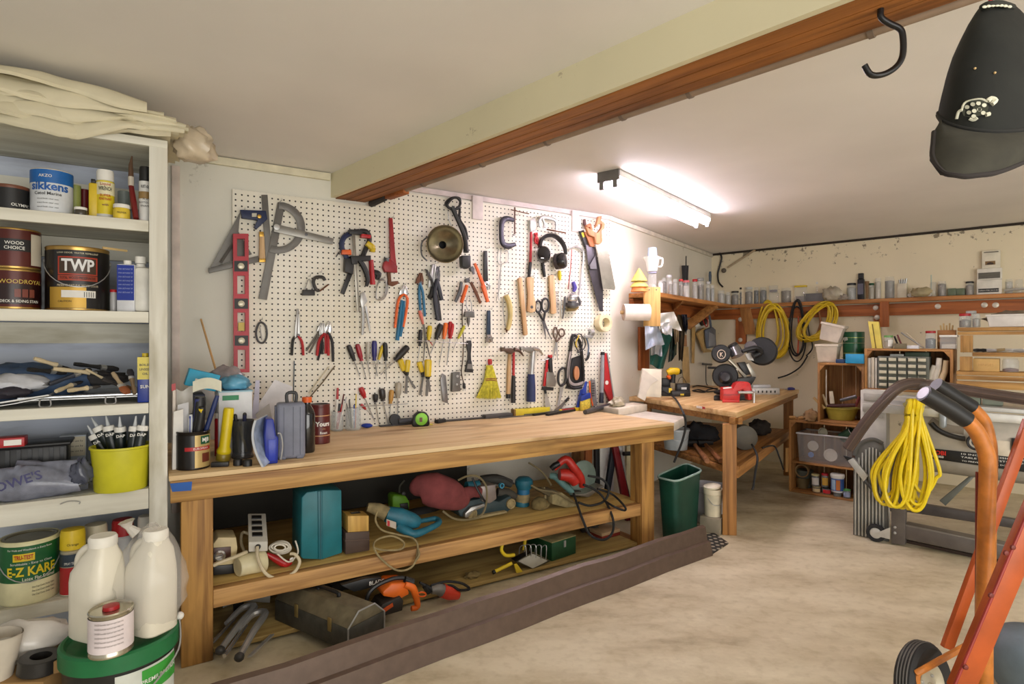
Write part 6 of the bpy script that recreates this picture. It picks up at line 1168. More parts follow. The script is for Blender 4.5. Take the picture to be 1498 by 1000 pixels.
for lab,nm,ct,pts,t,mt in (('reddish brown board standing against the wall under the bench','board','board',[(965,100),(1018,95),(1000,800),(950,800)],.46,redwood('z')),('flat black bar standing beside the reddish board','bar','bar',[(1045,90),(1078,88),(1090,800),(1055,800)],.44,BLACK),('white board standing behind the slanted black bar','board','board',[(1085,80),(1150,76),(1140,800),(1080,800)],.48,WHITE),('slanted black bar leaning under the bench top','bar','bar',[(1190,60),(1240,56),(1120,820),(1090,820)],.40,m((26,30,40),.45)),('dark red slotted level standing behind the bench leg','level','level',[(1195,80),(1238,75),(1372,830),(1310,830)],.38,m((120,20,26),.45)),('grey metal edged strip standing next to the dark red level','strip','strip',[(1240,70),(1275,68),(1320,480),(1380,830),(1374,830)],.385,STEEL),('cream board standing beside the pipe valve','board','board',[(1310,70),(1370,62),(1366,830),(1300,830)],.47,m((220,206,164),.6)),('white strip of wall panel standing at the back of the bench','panel','panel',[(1150,80),(1200,76),(1196,830),(1150,830)],.50,m((222,222,224),.6))): stand(lab,nm,ct,pts,t,mt)
o=thing('pipe_valve','dusty brass pipe valve hanging under the bench end','valve',bs_(*Z6(1385,280),.34),RZ1); f=lambda x,y,t=.34: bs_(*Z6(x,y),t)
part('pipe',G().tube([f(1395,40),f(1388,150)],.013,10),DSTEEL,o); part('side_pipe',G().tube([f(1280,135),f(1385,130)],.012,10),BLACK,o); part('valve_body',G().tube([f(1388,140),f(1388,190),f(1385,240),f(1382,285)],[.014,.018,.017,.010],12),m((130,112,84),.6,.4),o); part('elbow',G().ball(f(1390,130),.018,1,1,1,12,8),DSTEEL,o)
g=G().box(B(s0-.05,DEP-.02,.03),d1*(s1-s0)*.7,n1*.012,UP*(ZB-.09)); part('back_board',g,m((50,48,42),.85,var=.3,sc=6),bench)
# ---- bottom level ----
def floor_(u,v): q=pz(u,v,ZL); return q
o=thing('toolbox','long grey dusty hip roofed metal toolbox under the bench','toolbox',floor_(430,915)); a=floor_(402,906); k=(floor_(478,940)-a); k=k.normalized(); s=V((-k.y,k.x,0)); s=s if s.y>0 else -s; L_=.40
TBM=m((84,82,74),.6,.4,var=.3,sc=25,bump=.1); e=[(0,0),(0,.075),(.045,.118),(.115,.118),(.16,.075),(.16,0)]
part('box',G().prism([a+s*x+UP*y for x,y in e[:2]+e[4:]],k*L_),TBM,o,.002); part('lid',G().prism([a+s*x+UP*(y+.0008) for x,y in [(0,.075),(.045,.118),(.115,.118),(.16,.075)]],k*L_),m((112,102,78),.75,.2,var=.35,sc=22),o,.002)
part('end_rim',G().tube([a+k*L_+s*x+UP*y for x,y in e],.003,6),STEEL,o)
sl=V((s*.045+UP*.043)).normalized(); q=a+k*.13+sl*.035-V((s*.043-UP*.045)).normalized()*.001; nn_=-V((s*.043-UP*.045)).normalized()
lb=part('badge',G().box(q-k*.028-sl*.014,k*.056,sl*.028,nn_*-.0015),STEEL,o); part('red_plate',G().box(q-k*.025-sl*.011+UP*.0018-s*.0018,k*.05,sl*.022,nn_*-.001),m((130,36,30),.5),lb); text('TOOLS',q+UP*.0036-s*.0036,k,sl,.014,WHITE,lb,.02)
for kk in (.12,.30): part('latch',G().box(a+k*kk-s*.004+UP*.045,k*.018,s*.004,UP*.045),m((150,130,80),.5,.6),o,.001)
q=a+k*.2+s*.08+UP*.118; part('handle',G().tube(sm([q-k*.055,q-k*.05+UP*.013,q+k*.05+UP*.013,q+k*.055],4),.007,8),BLACK,o)
solo('plastic_sheet',G().grid(lambda x,y:floor_(330+70*x,905-12*x)+n1*.10+UP*(.001+.15*y)+n1*(.03*math.sin(x*4)-.05*y),8,6,.003,-n1),m((206,206,200),.4),'curved white plastic sheet standing behind the steel clamps under the bench','sheet')
for i,(p0,p1,lab) in enumerate(((( 322,958),(372,906),'chrome C clamp lying nearest the bench leg under the bench'),((350,968),(388,915),'second chrome clamp lying between the first clamp and the toolbox'))):
 a=floor_(*p0); b_=floor_(*p1); k=(b_-a); s=V((-k.y,k.x,0)).normalized(); o=thing('steel_clamp',lab,'clamp',a,0,'steel clamps under the bench'); h=UP*.016
 part('frame',G().tube(sm([a+h,a+k*.5+h+UP*.02,b_+h+UP*.03,b_+s*.045+h+UP*.025,a+k*.65+s*.06+h+UP*.01],5),[.010,.012,.013,.012,.009],8),STEEL,o); part('screw',G().tube([a+k*.1+s*.055+h*.6,a+k*.8+s*.05+h+UP*.01],.007,8),CHROME,o); part('end',G().ball(a+h,.016,1,1,.9,10,6),DGREY,o)
a=floor_(395,930); b_=floor_(362,962); solo('steel_bar',G().box(a,b_-a,V((.012,.006,0)),UP*.006),STEEL,'flat shiny steel bar lying in front of the grey toolbox','bar')
a=floor_(345,906)+n1*.06; solo('board_offcut',G().box(a,d1*.035,n1*.03,UP*.07),BLACK,'black block standing behind the steel clamps','block',bev=.002)
ZF=ZL
def FT(name,label,cat,bx,by): return UT(Z8,name,label,cat,bx,by,ZF)
T=FT('chainsaw','orange and black electric chainsaw lying under the bench','chainsaw',300,440)
T.poly('body',m((226,106,26),.45),[(250,330),(290,292),(360,290),(372,340),(330,362),(252,350)],-.10,0,.006); T.tube('rear_handle',m((226,106,26),.45),[(350,295,0),(385,310,.0),(400,350,0),(408,395,0),(380,405,0)],[14,18,15,14,12],0,10,4); T.poly('dark_side',m((44,38,32),.6),[(215,440),(250,385),(330,350),(345,370),(340,415),(240,445)],-.08,.012,.004)
T.tube('front_handle',BLACK,[(172,415,-.02),(180,350,-.02),(215,305,-.02),(290,270,-.02),(345,265,-.02)],10,0,8,5); T.tube('cap',BLACK,[(350,270,-.01),(385,285,-.01)],[14,18],0,10,0); T.poly('bar_cover',m((30,30,30),.5),[(60,300),(170,268),(245,262),(240,300),(120,330)],-.09,-.06,.003); text('BLADE',T.pl(*Z8(222,285),PO-.0585),d1,UP,.02,WHITE,T.o,.02)
T.poly('orange_badge',m((206,84,30),.5),[(250,410),(295,380),(298,395),(256,424)],.012,.016,0); T.tube('orange_loop',m((226,96,26),.5),ring(428,340,18,10,10),4,.0,6,2,True)
T=FT('angle_grinder','angle grinder with a red end and grey body lying under the bench','grinder',540,355)
T.tube('body',m((120,116,110),.5,.3),[(470,320,0),(500,315,0),(525,325,0)],[18,26,30],-.02,12,3); T.tube('red_end',m((204,58,36),.45),[(520,322,0),(555,335,0),(595,345,0)],[31,30,18],-.02,12,3); T.tube('spike',BLACK,[(418,285,0),(450,305,0),(475,318,0)],[5,10,14],-.02,8,3); T.tube('collar',BLACK,[(440,300,0),(462,330,0)],[12,14],-.03,8,0)
T.tube('cord',RUB,[(470,300,0),(540,282,0),(610,290,0),(645,315,0),(600,320,.01),(560,300,0),(490,310,0)],6,-.02,8,6)
T=FT('work_light','yellow tube framed work light with a wire guard lying under the bench','work light',935,225)
T.poly('housing',BLACK,[(855,190),(935,150),(1015,188),(935,228)],-.05,-.008,.003); T.poly('reflector',m((206,206,196),.25,.4),[(868,189),(935,155),(1003,187),(935,222)],-.008,-.003,0); T.tube('frame_rim',m((90,84,60),.5),[(858,190),(935,150),(1013,188),(935,227)],4,-.004,6,0,True)
for k in range(5): T.tube('guard_wire',STEEL,[(872+24*k,160+2*k,-.06),(876+24*k,125-8*math.sin(k),-.03),(900+24*k,118,-.0),(906+22*k,165+4*k,.0)],2.2,0,6,4)
T.tube('stand_tube',YELH,[(795,112,-.02),(792,140,-.02),(812,162,-.02),(850,160,-.02)],8,0,10,5); T.tube('stand_tube',YELH,[(757,238,.0),(838,198,.0)],8,0,10,0); T.tube('stand_tube',YELH,[(900,85,-.10),(893,140,-.08)],8,0,10,0); T.tube('dark_tip',BLACK,[(752,241,0),(762,236,0)],9,0,10,0); T.poly('bracket',YELH,[(850,205),(862,200),(890,240),(862,245)],-.004,.004,.001)
T=FT('toolbox','green metal box with a dusty tan lid under the bench','toolbox',1110,170); a=T.pl(*Z8(1022,150),PO); b_=T.pl(*Z8(1118,176),PO-.02); a.z=b_.z=ZL
k=b_-a; bk=V((-k.y,k.x,0)).normalized()*.17; part('box',G().box(a,k*1.15,bk,UP*.085),m((24,72,40),.5,var=.3,sc=20),T.o,.003); part('lid_dust',G().box(a+UP*.0852,k*1.15,bk,UP*.004),m((152,138,92),.85,var=.4,sc=12),T.o,.001); part('latch',G().box(a+k*.55-bk*.02+UP*.05,k*.09,bk*.02,UP*.03),STEEL,T.o)
for i,(lab,c_,dz) in enumerate((('red framed board lying at the far end under the bench',m((146,52,40),.6),0),('pale wooden board lying on the red framed board',m((206,172,132),.6),.0165))):
 a=floor_(*Z8(1262,98))+n1*.02; b_=floor_(*Z8(1345,74))+n1*.02; solo('board',G().box(a+UP*(dz+.0005),(b_-a),n1*.14,UP*.016),c_,lab,'board',bev=.001)
for lab,u,v,rx,ry,rz_,mt,sd in (('dark dusty tool bag lying behind the orange chainsaw',505,868,.07,.05,.035,m((52,48,42),.9,var=.4),31),('tan dusty lump of cloth behind the angle grinder',697,848,.035,.025,.012,m((140,120,76),.9),32),('dark tangled hose heap behind the green metal box',872,782,.05,.05,.04,m((56,50,42),.8),33)):
 q=floor_(u,v); crumple('cloth_lump' if 'lump' in lab else 'tool_bag',lab,'cloth',q+n1*(ry+.01)+UP*.001,rx,ry,rz_,mt,sd,.2)
# ---------- corner area: sink, bins, second bench, shelves ----------
ZR=Zm(860,350,.28986); ZQ=Zm(905,360,.12003); ZV=Zm(960,480,.14019); ZU=Zm(900,560,.23993); ZO=Zm(920,470,.13)
zk=.60; a=pz(918,612,zk); b_=pz(1003,609,zk); e=b_-a; e.z=0; bk=(a-V((0,0,0))); wn=V((-d2.y,d2.x,0))
q0=pz(979,621,zk); q1=pz(1003,609,zk)
def w2at(p,o): d=p.dot(n2)-(D2-o); return p-n2*d
def bkp(q): return q+n1*min(D1-.03-q.dot(n1),(D2-.03-q.dot(n2))/n1.dot(n2))
P0=q0; P1=q1; P3=bkp(q0); P2=bkp(q1)
sk_=thing('laundry_sink','white laundry sink rim beside the far end of the long workbench','sink',(P0+P2)/2*1.0-UP*.16,RZ2)
part('basin',G().prism([q-UP*.055 for q in (P0,P1,P2,P3)],UP*.055),m((226,218,204),.4),sk_,.012); part('splash_block',G().prism([P3+(P0-P3)*.3+UP*.0005,P2+(P1-P2)*.3+UP*.0005,P2+UP*.0005,P3+UP*.0005],UP*.045),m((222,212,192),.45),sk_,.006)
ctr=(P0+P1+P2+P3)/4; part('bowl',G().prism([ctr+(P3+P2-P0-P1)*.16+(q-ctr)*.55-UP*.12 for q in (P0,P1,P2,P3)],UP*.064),m((206,200,190),.5),sk_,.01)
g=G(); rnd=random.Random(4)
crumple('drop_rag','heap of shiny wrinkled plastic and string on the sink edge','rag',P3+(P2-P3)*.25+(P0-P3)*.15+UP*.047,.07,.035,.03,m((196,186,160),.3,var=.4),41,.25,rz=RZ2)
A_=[pz(u,v,.327) for u,v in ((958,697),(990,704.5),(1029,688),(1003,677))]; cen=sum(A_,V())/4
bin_=thing('waste_bin','open dark green plastic waste bin standing beside the end of the workbench','bin',V((cen.x,cen.y,0)))
def ringq(sc,zz,ins=0.0):
 o=[]
 n=len(A_)
 for i in range(n):
  p=A_[i]; pa=A_[i-1]; pb=A_[(i+1)%n]; r_=.25
  for t in (0,.25,.5,.75,1):
   s0=p+(pa-p)*r_*(1-t)**2 ; s1=p+(pb-p)*r_*t**2; q=p+(pa-p)*r_*(1-t)**2+(pb-p)*r_*t**2
   w_=cen+(q-cen)*(sc)-(q-cen).normalized()*ins; o.append(V((w_.x,w_.y,zz)))
 return o
S=[ringq(.80,.001),ringq(.97,.31),ringq(1.0,.312),ringq(1.0,.327),ringq(.95,.327),ringq(.93,.30),ringq(.76,.008)]
nq=len(S[0]); v=[q for s in S for q in s]; f=[tuple(range(nq))[::-1]]+[(i*nq+k,i*nq+(k+1)%nq,(i+1)*nq+(k+1)%nq,(i+1)*nq+k) for i in range(len(S)-1) for k in range(nq)]+[tuple((len(S)-1)*nq+k for k in range(nq))]
part('body',G().add(v,f),m((18,72,56),.5,var=.2),bin_,smooth=50); part('rim',G().tube([q+UP*.0 for q in ringq(1.005,.327)],.0055,8,True),m((150,176,166),.5),bin_)
# ---- second bench ----
NL=pz(938,581,ZB2); R_=pz(1078,603,ZB2); FR=pz(1169,569.5,ZB2); NB=w2at(NL,.005); FB=w2at(FR,.005); NB.z=FB.z=ZB2
b2=thing('workbench','shorter wooden bench with the saw and red vise on top in the corner','workbench',V(((NL+FR)/2).to_tuple()[:2]+(0,)),RZ2)
tp=[NL,R_,FR,FB,NB]; tp=[V((q.x,q.y,ZB2-.03)) for q in tp]
part('worktop',G().prism(tp,UP*.03),wood((222,190,140),(192,150,96),'x',.6,.5,(170,134,98)),b2,.003)
ap=pz(1079,621,.6).y; za=H-(621-CY)/F*R_.y
ein=(R_-NL).normalized(); ifr=(FR-R_).normalized()
nr=V((ein.y,-ein.x,0)); nr=-nr if nr.dot(FR-R_)<0 else nr
part('apron',G().box(V((NL.x,NL.y,za))+ein*.01+nr*.012,(R_-NL)-ein*.012,nr*.03,UP*(ZB2-.031-za)),old('x'),b2,.002)
inr=V((-ifr.y,ifr.x,0)); inr=inr if inr.dot(NL-R_)>0 else -inr
part('apron',G().box(V((R_.x,R_.y,za))+ifr*.0+inr*.01,(FR-R_),inr*.03,UP*(ZB2-.031-za)),old('x'),b2,.002)
def leg2(p,u0,u1,nm='leg'):
 w_=(u1-u0)*p.y/F; return part(nm,G().box(V((p.x,p.y,0))-V((w_,0,0))+V((.01,.03,0)),V((w_*.95,-.01,0)),V((.02,.05,0)),UP*(za-.001)),old('z'),b2,.003)
leg2(R_+inr*.0+V((.0,.0,0)),1061,1082); leg2(FR-ifr*.1+inr*.02,1146,1160); leg2(NB+V((.12,-.12,0)),0,22)
z2=H-(684-CY)/F*R_.y
s0=R_+inr*.03+nr*.03; sf=FR-ifr*.16+inr*.03; sn=NL+nr*.06;
tpz=lambda q,zz:V((q.x,q.y,zz)); part('lower_shelf',G().prism([tpz(sn,z2-.015),tpz(s0+nr*.03,z2-.015),tpz(sf,z2-.015),tpz(w2at(sf,.01),z2-.015),tpz(w2at(sn,.01),z2-.015)],UP*.015),old('x'),b2,.002)
part('shelf_rail',G().box(tpz(R_+inr*.001,z2-.062)+ifr*.03,(sf-R_)-ifr*.03,inr*.03,UP*.062),old('x'),b2,.002); part('shelf_rail',G().box(tpz(sn,z2-.05)+nr*.0,(s0-sn)*.98,nr*.03,UP*.034),old('x'),b2,.002)
q=pz(1034,596.5,ZB2)
k=ein; o_=V((NL.x,NL.y,0)); fz=ZB2-.026; st=pn(1019,594,nr,R_.dot(nr)-.0008); part('sticker',G().box(st-UP*.009,k*.075,-nr*.0006,UP*.013),WHITE,b2); part('sticker_red_end',G().box(st+k*.05-UP*.009-nr*.0007,k*.025,-nr*.0004,UP*.013),RED,b2); text('USE CAUTION',st+k*.025-UP*.0025-nr*.0012,k,UP,.006,m((150,60,60),.5),b2,0,fit=.04)
zz=z2+.0008
P=spot(972,1012,628,z2,vb=662); P=(P[0]+V((.0,.05,0)),P[1],P[2]); c,r,h=P; o=thing('bucket','cloudy white plastic bucket on the lower shelf of the corner bench','bucket',c); part('body',G().lathe(c,UP,[(0,0),(r*.85,0),(r,h),(r*1.05,h),(r*1.05,h-.012),(r*1.0,h-.014),(r*.98,h),(r*.83,.008),(0,.008)],24),m((196,204,206),.35,alpha=.9),o); part('handle',G().tube(sm([c+V((-r*1.05,0,h-.006)),c+V((-r*.5,-r*.9,h*.55)),c+V((r*.5,-r*.9,h*.5)),c+V((r*1.05,0,h-.006))],6),.002,6),STEEL,o)
for lab,p0,p1 in (('wooden hammer handle pointing out beside the cloudy bucket',(485,375),(560,475)),('second wooden handle pointing out nearer the bench leg',(550,375),(645,475))):
 a=pz(*ZU(*p0),z2+.03); b_=pz(*ZU(*p1),z2+.014); o=thing('hatchet',lab,'hammer',b_,0,'wooden handled hammers on the corner bench shelf'); part('handle',G().tube([b_,b_+(a-b_)*.15,b_+(a-b_)*.8,a],[.014,.016,.012,.012],10),wood((150,98,56),(110,66,34),'x'),o); part('head',G().tube([a-V((.05,0,-.01)),a+V((.05,.02,.01))],[.02,.016],8),m((40,38,38),.5,.5),o)
for lab,u,v,rx,ry,rz_,mt,sd in (('dark heap of cloth and tools under the corner bench',1030,655,.13,.10,.075,m((30,30,34),.9),51),('dark tangled straps heaped at the back under the corner bench',1122,640,.08,.06,.06,m((50,44,40),.9,var=.4),52)):
 q=pz(u,v,z2)+V((0,.12,.001)); q=V((q.x,q.y,z2+.001)); crumple('tool_heap' if 0 else 'dark_cloth',lab,'cloth',q,rx,ry,rz_,mt,sd,.2)
q=pz(1097,662,z2); q=V((q.x+.0,q.y+.06,z2+.001)); r=.075; o=thing('wire_spool','grey coil of wire with a round plate standing under the corner bench','coil',q); ax=(-d2+V((.5,-.2,0))).normalized()
part('plate',G().lathe(q+UP*(r+.002)-ax*.02,ax,[(0,0),(r,0),(r,.006),(r*.6,.012),(0,.012)],28),m((84,78,68),.5,.4),o)
g=G()
for k in range(6): g.tube([q+UP*(r+.004)-ax*(.03+.012*k)+(perp(ax)[0]*math.cos(t)+perp(ax)[1]*math.sin(t))*(r*.93) for t in [2*PI*i/20 for i in range(20)]],.005,6,True)
part('wire_turns',g,m((96,88,72),.6),o)
def cable(label,pts,r,mt,name='cable',cat='cable'):
 return solo(name,G().tube(sm([pY(*p) for p in pts],6),r,8),mt,label,cat)
yl=R_.y
cable('black plug cable hanging from the coil beside the bench leg',[(1100,650,yl+.12),(1108,668,yl-.02),(1105,690,yl-.03),(1102,712,yl-.03),(1100,716,yl-.03)],.006,RUB)
cable('black cables drooping from the lower shelf end of the corner bench',[(1115,655,yl+.4),(1132,652,yl+.45),(1140,668,yl+.4),(1146,686,yl+.5)],.005,RUB)
a=pz(1048,770,0); c=a+V((.0,.10,0)); o=thing('square_bucket','white square plastic bucket on the floor behind the corner bench leg','bucket',c,RZ2); hh=H-(708-CY)/F*c.y
S=.085
def sq(s_,z_): R=Matrix.Rotation(RZ2,3,'Z'); return [c+R@V((s_*math.copysign(abs(math.cos(t))**.4,math.cos(t)),s_*math.copysign(abs(math.sin(t))**.4,math.sin(t)),0))+UP*z_ for t in [2*PI*i/24 for i in range(24)]]
L_=[sq(S*.88,.001),sq(S*.98,hh*.9),sq(S*1.05,hh*.9),sq(S*1.05,hh),sq(S*.97,hh),sq(S*.86,.01)]; v=[q for s in L_ for q in s]; f=[tuple(range(24))]+[(i*24+k,i*24+(k+1)%24,(i+1)*24+(k+1)%24,(i+1)*24+k) for i in range(5) for k in range(24)]+[tuple(5*24+k for k in range(24))]
part('body',G().add(v,f),m((214,214,220),.45),o,smooth=50); part('rim_band',G().add([q+(q-c-UP*q.z)*.012 for q in sq(S*1.05,hh*.82)]+[q+(q-c-UP*q.z)*.012 for q in sq(S*1.05,hh*.86)],[(k,(k+1)%24,24+(k+1)%24,24+k) for k in range(24)]),m((200,200,206),.45),o)
c=pY(1043,760,R_.y+.10); c.z=.0006; r=.049; zt=H-(714-CY)/F*c.y; zb_=H-(753-CY)/F*c.y
o=thing('block','low concrete block under the cream bucket','block',c,RZ2); part('body',G().cbox(c,.11,.11,zb_-.002,RZ2),m((150,140,120),.8),o,.004)
c=V((c.x,c.y,zb_)); h=zt-zb_; o=thing('bucket','small cream bucket with its lid tipped open beside the bench leg','bucket',c); part('body',G().lathe(c,UP,[(0,0),(r*.9,0),(r*.98,h*.8),(r*1.04,h*.82),(r*1.04,h),(0,h)],24),m((224,214,186),.4),o); part('lid',G().lathe(c+UP*(h+.001)+V((-.004,0,0)),UP+V((-.12,-.05,0)),[(0,.004),(r*.9,.004),(r*.95,.014),(r*.6,.022),(0,.022)],24),m((228,220,196),.4),o); part('handle',G().tube(sm([c+V((-r*1.05,0,h*.9)),c+V((-r*.4,-r*1.0,h*.5)),c+V((r*.6,-r*.9,h*.5)),c+V((r*1.05,0,h*.9))],6),.0018,6),STEEL,o)
c=pz(1048,794,0); o=thing('rubber_mat','small black rubber mat with round holes on the floor before the bench leg','mat',c,RZ1)
mo,t_,bb_=nt('rubber_mat'); tcx=t_.nodes.new('ShaderNodeTexCoord'); vo=t_.nodes.new('ShaderNodeTexVoronoi'); vo.inputs['Scale'].default_value=28; vo.inputs['Randomness'].default_value=0; t_.links.new(tcx.outputs['Object'],vo.inputs['Vector']); rq=t_.nodes.new('ShaderNodeValToRGB'); rq.color_ramp.elements[0].color=lin((170,160,140)); rq.color_ramp.elements[0].position=.3; rq.color_ramp.elements[1].color=lin((22,22,22)); rq.color_ramp.elements[1].position=.36; t_.links.new(vo.outputs['Distance'],rq.inputs[0]); t_.links.new(rq.outputs[0],bb_.inputs['Base Color'])
a=pz(1043,781,0); part('sheet',G().prism([pz(u,v,.001) for u,v in ((1022,786),(1044,780),(1066,795),(1043,810))],UP*.006),mo,o)
# ---- things on the corner bench ----
Zb=ZB2+.0008
c=pz(952,584,ZB2); o=thing('foam_board','white foam board with a torn corner leaning at the end of the corner bench','board',c,RZ2)
yb=pz(955,586,ZB2).y-.02; f2=lambda x,y,d=0:pY(*ZO(x,y),yb+d)
bd_=part('board',G().prism([f2(155,530),f2(370,540),f2(365,855),f2(200,845),f2(180,895),f2(100,850)],V((.0,.03,.0))),m((228,220,200),.7),o,.002); part('torn_layer',G().prism([f2(160,536,-.004),f2(330,660,-.004),f2(270,690,-.004),f2(240,730,-.004),f2(205,790,-.004),f2(180,890,-.004),f2(105,848,-.004)],V((0,.0035,0))),m((214,206,192),.7),o)
yc=pz(990,580,ZB2).y
for i,(lab,x0,x1,y0,y1,d,mt,yl_) in enumerate((('black battery charger stacked at the back beside the foam board',375,470,640,700,.10,BLACK,None),('wide black charger with yellow marks on the corner bench',372,480,735,830,.03,BLACK,(450,750,485,800)),('low black battery tray with a yellow label on the corner bench',480,695,780,855,0.0,m((34,32,32),.4),(580,812,620,832)),('black radio like charger with a white label on the corner bench',540,690,700,765,.06,m((40,38,40),.4),None))):
 a=pY(*ZO(x0,y1),yc+d); b_=pY(*ZO(x1,y1),yc+d); tt=pY(*ZO(x0,y0),yc+d).z
 lo=max(Zb,Zb+(.06 if i==0 else .03 if i==3 else 0)); a.z=b_.z=lo; o=thing('battery_charger',lab,'charger',(a+b_)/2,RZ2); bd_=part('body',G().box(a,b_-a,V((0,.055,0)),UP*(max(tt,lo+.02)-lo)),mt,o,.006)
 if yl_: p,q=pY(*ZO(yl_[0],yl_[3]),yc+d-.0012),pY(*ZO(yl_[2],yl_[1]),yc+d-.0012); part('yellow_mark',G().box(p,V((q.x-p.x,0,0)),V((0,.001,0)),UP*(q.z-p.z)),YEL,bd_)
 if i==3: p,q=pY(*ZO(590,765),yc+d-.0012),pY(*ZO(650,740),yc+d-.0012); part('white_label',G().box(p,V((q.x-p.x,0,0)),V((0,.001,0)),UP*(q.z-p.z)),WHITE,bd_); part('cord',G().tube(sm([pY(*ZO(550,690),yc+d),pY(*ZO(570,640),yc+d),pY(*ZO(610,630),yc+d),pY(*ZO(645,690),yc+d)],5),.002,6),BLACK,bd_)
q=lambda x,y,d=.09:pY(*ZO(x,y),yc+d)
o=thing('cordless_drill','yellow cordless drill standing on its battery among the chargers','drill',V((q(500,690).x,q(500,690).y,Zb+.03)))
part('motor_body',G().tube([q(430,575),q(470,560),q(545,560),q(565,562)],[.018,.027,.026,.02],14),m((226,184,20),.4),o); part('chuck',G().tube([q(562,562),q(592,565)],[.021,.014],12),BLACK,o); part('grip',G().tube([q(500,590),q(498,640),q(492,690)],[.018,.015,.019],10),BLACK,o); part('orange_button',G().tube([q(430,610),q(465,640)],.012,8),ORG,o)
ys=pz(1075,588,ZB2).y+.14; f=lambda x,y,d=0.0: pY(*ZV(x,y),ys+d)
pxs=ys/F*.14019
o=thing('chop_saw','black and silver chop saw with a big raised blade guard on the corner bench','saw',V((f(800,640).x,ys,Zb)))
def disc(nm,mt,x,y,r,ax,w_,d=0,par=None,prof=None): return part(nm,G().lathe(f(x,y,d),V(ax).normalized(),[(a*r*pxs,b*w_) for a,b in (prof or [(0,-.5),(1,-.5),(1,.3),(.9,.5),(0,.5)])],28),mt,par or o)
SAWB=m((30,30,32),.4)
disc('blade_guard',SAWB,1105,240,150,(-.45,-.85,.1),.05,.06); disc('guard_window',m((120,116,120),.15,.5),985,195,62,(-.5,-.85,.1),.02,.02); disc('motor_cover',SAWB,720,500,130,(-.35,-.9,.1),.06,.02); disc('motor_cap',m((44,44,48),.3),722,512,72,(-.35,-.9,.15),.05,-.02,prof=[(0,-.6),(1,-.6),(.95,.2),(.6,.6),(0,.7)])
h=disc('fan_housing',SAWB,675,265,95,(-.3,-.9,.1),.05,.0); g=G().tube([f(680+42*math.cos(t),272+46*math.sin(t),-.034-.006*math.cos(t)) for t in [2*PI*i/24 for i in range(24)]],.0028,6,True); part('ring_logo',g,m((206,190,170),.4),h)
for a_,b_ in (((668,250),(668,296)),((668,275),(690,252)),((672,270),(694,296))): part('logo_stroke',G().tube([f(*a_,-.036),f(*b_,-.037)],.0026,6),m((206,190,170),.4),h)
part('silver_cylinder',G().tube([f(800,180,.02),f(815,215,.02),f(850,290,.0)],[.032,.040,.043],18),m((150,150,154),.2,.9),o); part('cylinder_cap',G().tube([f(790,165,.02),f(802,185,.02)],[.030,.034],18),SAWB,o)
part('arm',G().prism([f(745,325),f(775,320),f(955,505),f(925,520),f(800,380)],V((0,.03,0))),m((170,164,150),.35,.7),o,.003); part('arm',G().prism([f(935,375,.03),f(975,360,.03),f(1050,500,.03),f(1005,520,.03)],V((0,.03,0))),m((176,170,158),.35,.7),o,.003); part('dark_link',G().prism([f(850,360,.01),f(930,350,.01),f(990,480,.01),f(930,490,.01)],V((0,.03,0))),SAWB,o,.003)
part('handle',G().tube(sm([f(900,240,-.02),f(960,220,-.02),f(1040,205,-.02),f(1090,250,0),f(1010,290,0)],4),[.012,.016,.016,.02,.02],10),SAWB,o); part('white_panel',G().prism([f(930,270,.03),f(990,250,.03),f(1020,340,.03),f(960,330,.03)],V((0,.01,0))),m((206,204,198),.4),o)
part('base',G().prism([V((q_.x,q_.y,Zb)) for q_ in (f(600,640,-.05),f(1000,640,-.05),f(1000,640,.14),f(640,640,.14))],UP*.03),SAWB,o,.004); part('turntable',G().prism([f(830,525,-.03),f(1045,505,-.03),f(1030,540,-.03),f(990,600,-.03),f(850,600,-.03)],V((0,.08,0))),m((40,40,42),.4),o,.004); part('cord_foot',G().tube([f(605,665,-.06),f(690,665,-.05)],[.008,.02],8),SAWB,o); part('pale_plate',G().prism([f(770,440,.0),f(850,420,.0),f(850,560,.0),f(800,590,.0)],V((0,.02,0))),m((206,198,180),.5),o)
yv=pz(1080,588.5,ZB2).y; f=lambda x,y,d=0.0: pY(*ZV(x,y),yv+d)
VR=m((206,48,46),.4,var=.2)
o=thing('bench_vise','red bench vise bolted near the front corner of the corner bench','vise',V((f(850,765).x,yv,Zb)),0)
part('body',G().prism([f(700,620),f(790,612),f(800,640),f(835,575),f(870,560),f(960,560),f(985,580),f(1000,640),(f(1002,745)),f(965,750),f(955,690),f(905,640),f(880,650),f(872,745),f(860,768),f(700,755)],V((0,.06,0))),VR,o,.004); part('base',G().prism([V((q_.x,q_.y,Zb)) for q_ in (f(690,0,-.006),f(870,0,-.006),f(870,0,.07),f(690,0,.07))],UP*.016),VR,o,.002)
part('jaw_plate',G().prism([f(700,618,-.004),f(788,610,-.004),f(788,622,-.004),f(700,630,-.004)],V((0,.004,0))),STEEL,o); part('screw',G().tube([f(855,668,-.012),f(1040,668,-.012)],[.009,.010],10),STEEL,o); part('handle_bar',G().tube([f(1022,650,-.02),f(1020,820,-.03)],.005,8),STEEL,o); part('handle_ball',G().ball(f(1022,655,-.02),.012,1,1,1,10,6),STEEL,o); part('rail',G().prism([f(700,690,-.004),f(860,690,-.004),f(860,700,-.004),f(700,700,-.004)],V((0,.003,0))),m((150,30,32),.4),o)
yw=pz(1125,577,ZB2).y; f=lambda x,y,d=0.0: pY(*ZV(x,y),yw+d)
o=thing('fence_rail','long pale aluminium fence lying on the corner bench behind the vise','rail',V((f(1150,660).x,yw,Zb)),RZ2); a=f(1000,668); b_=f(1290,668); a.z=b_.z=Zb; part('rail_body',G().prism([a,b_,b_+V((0,.05,0)),a+V((0,.05,0))],UP*.045),m((206,204,200),.4,.3),o,.003)
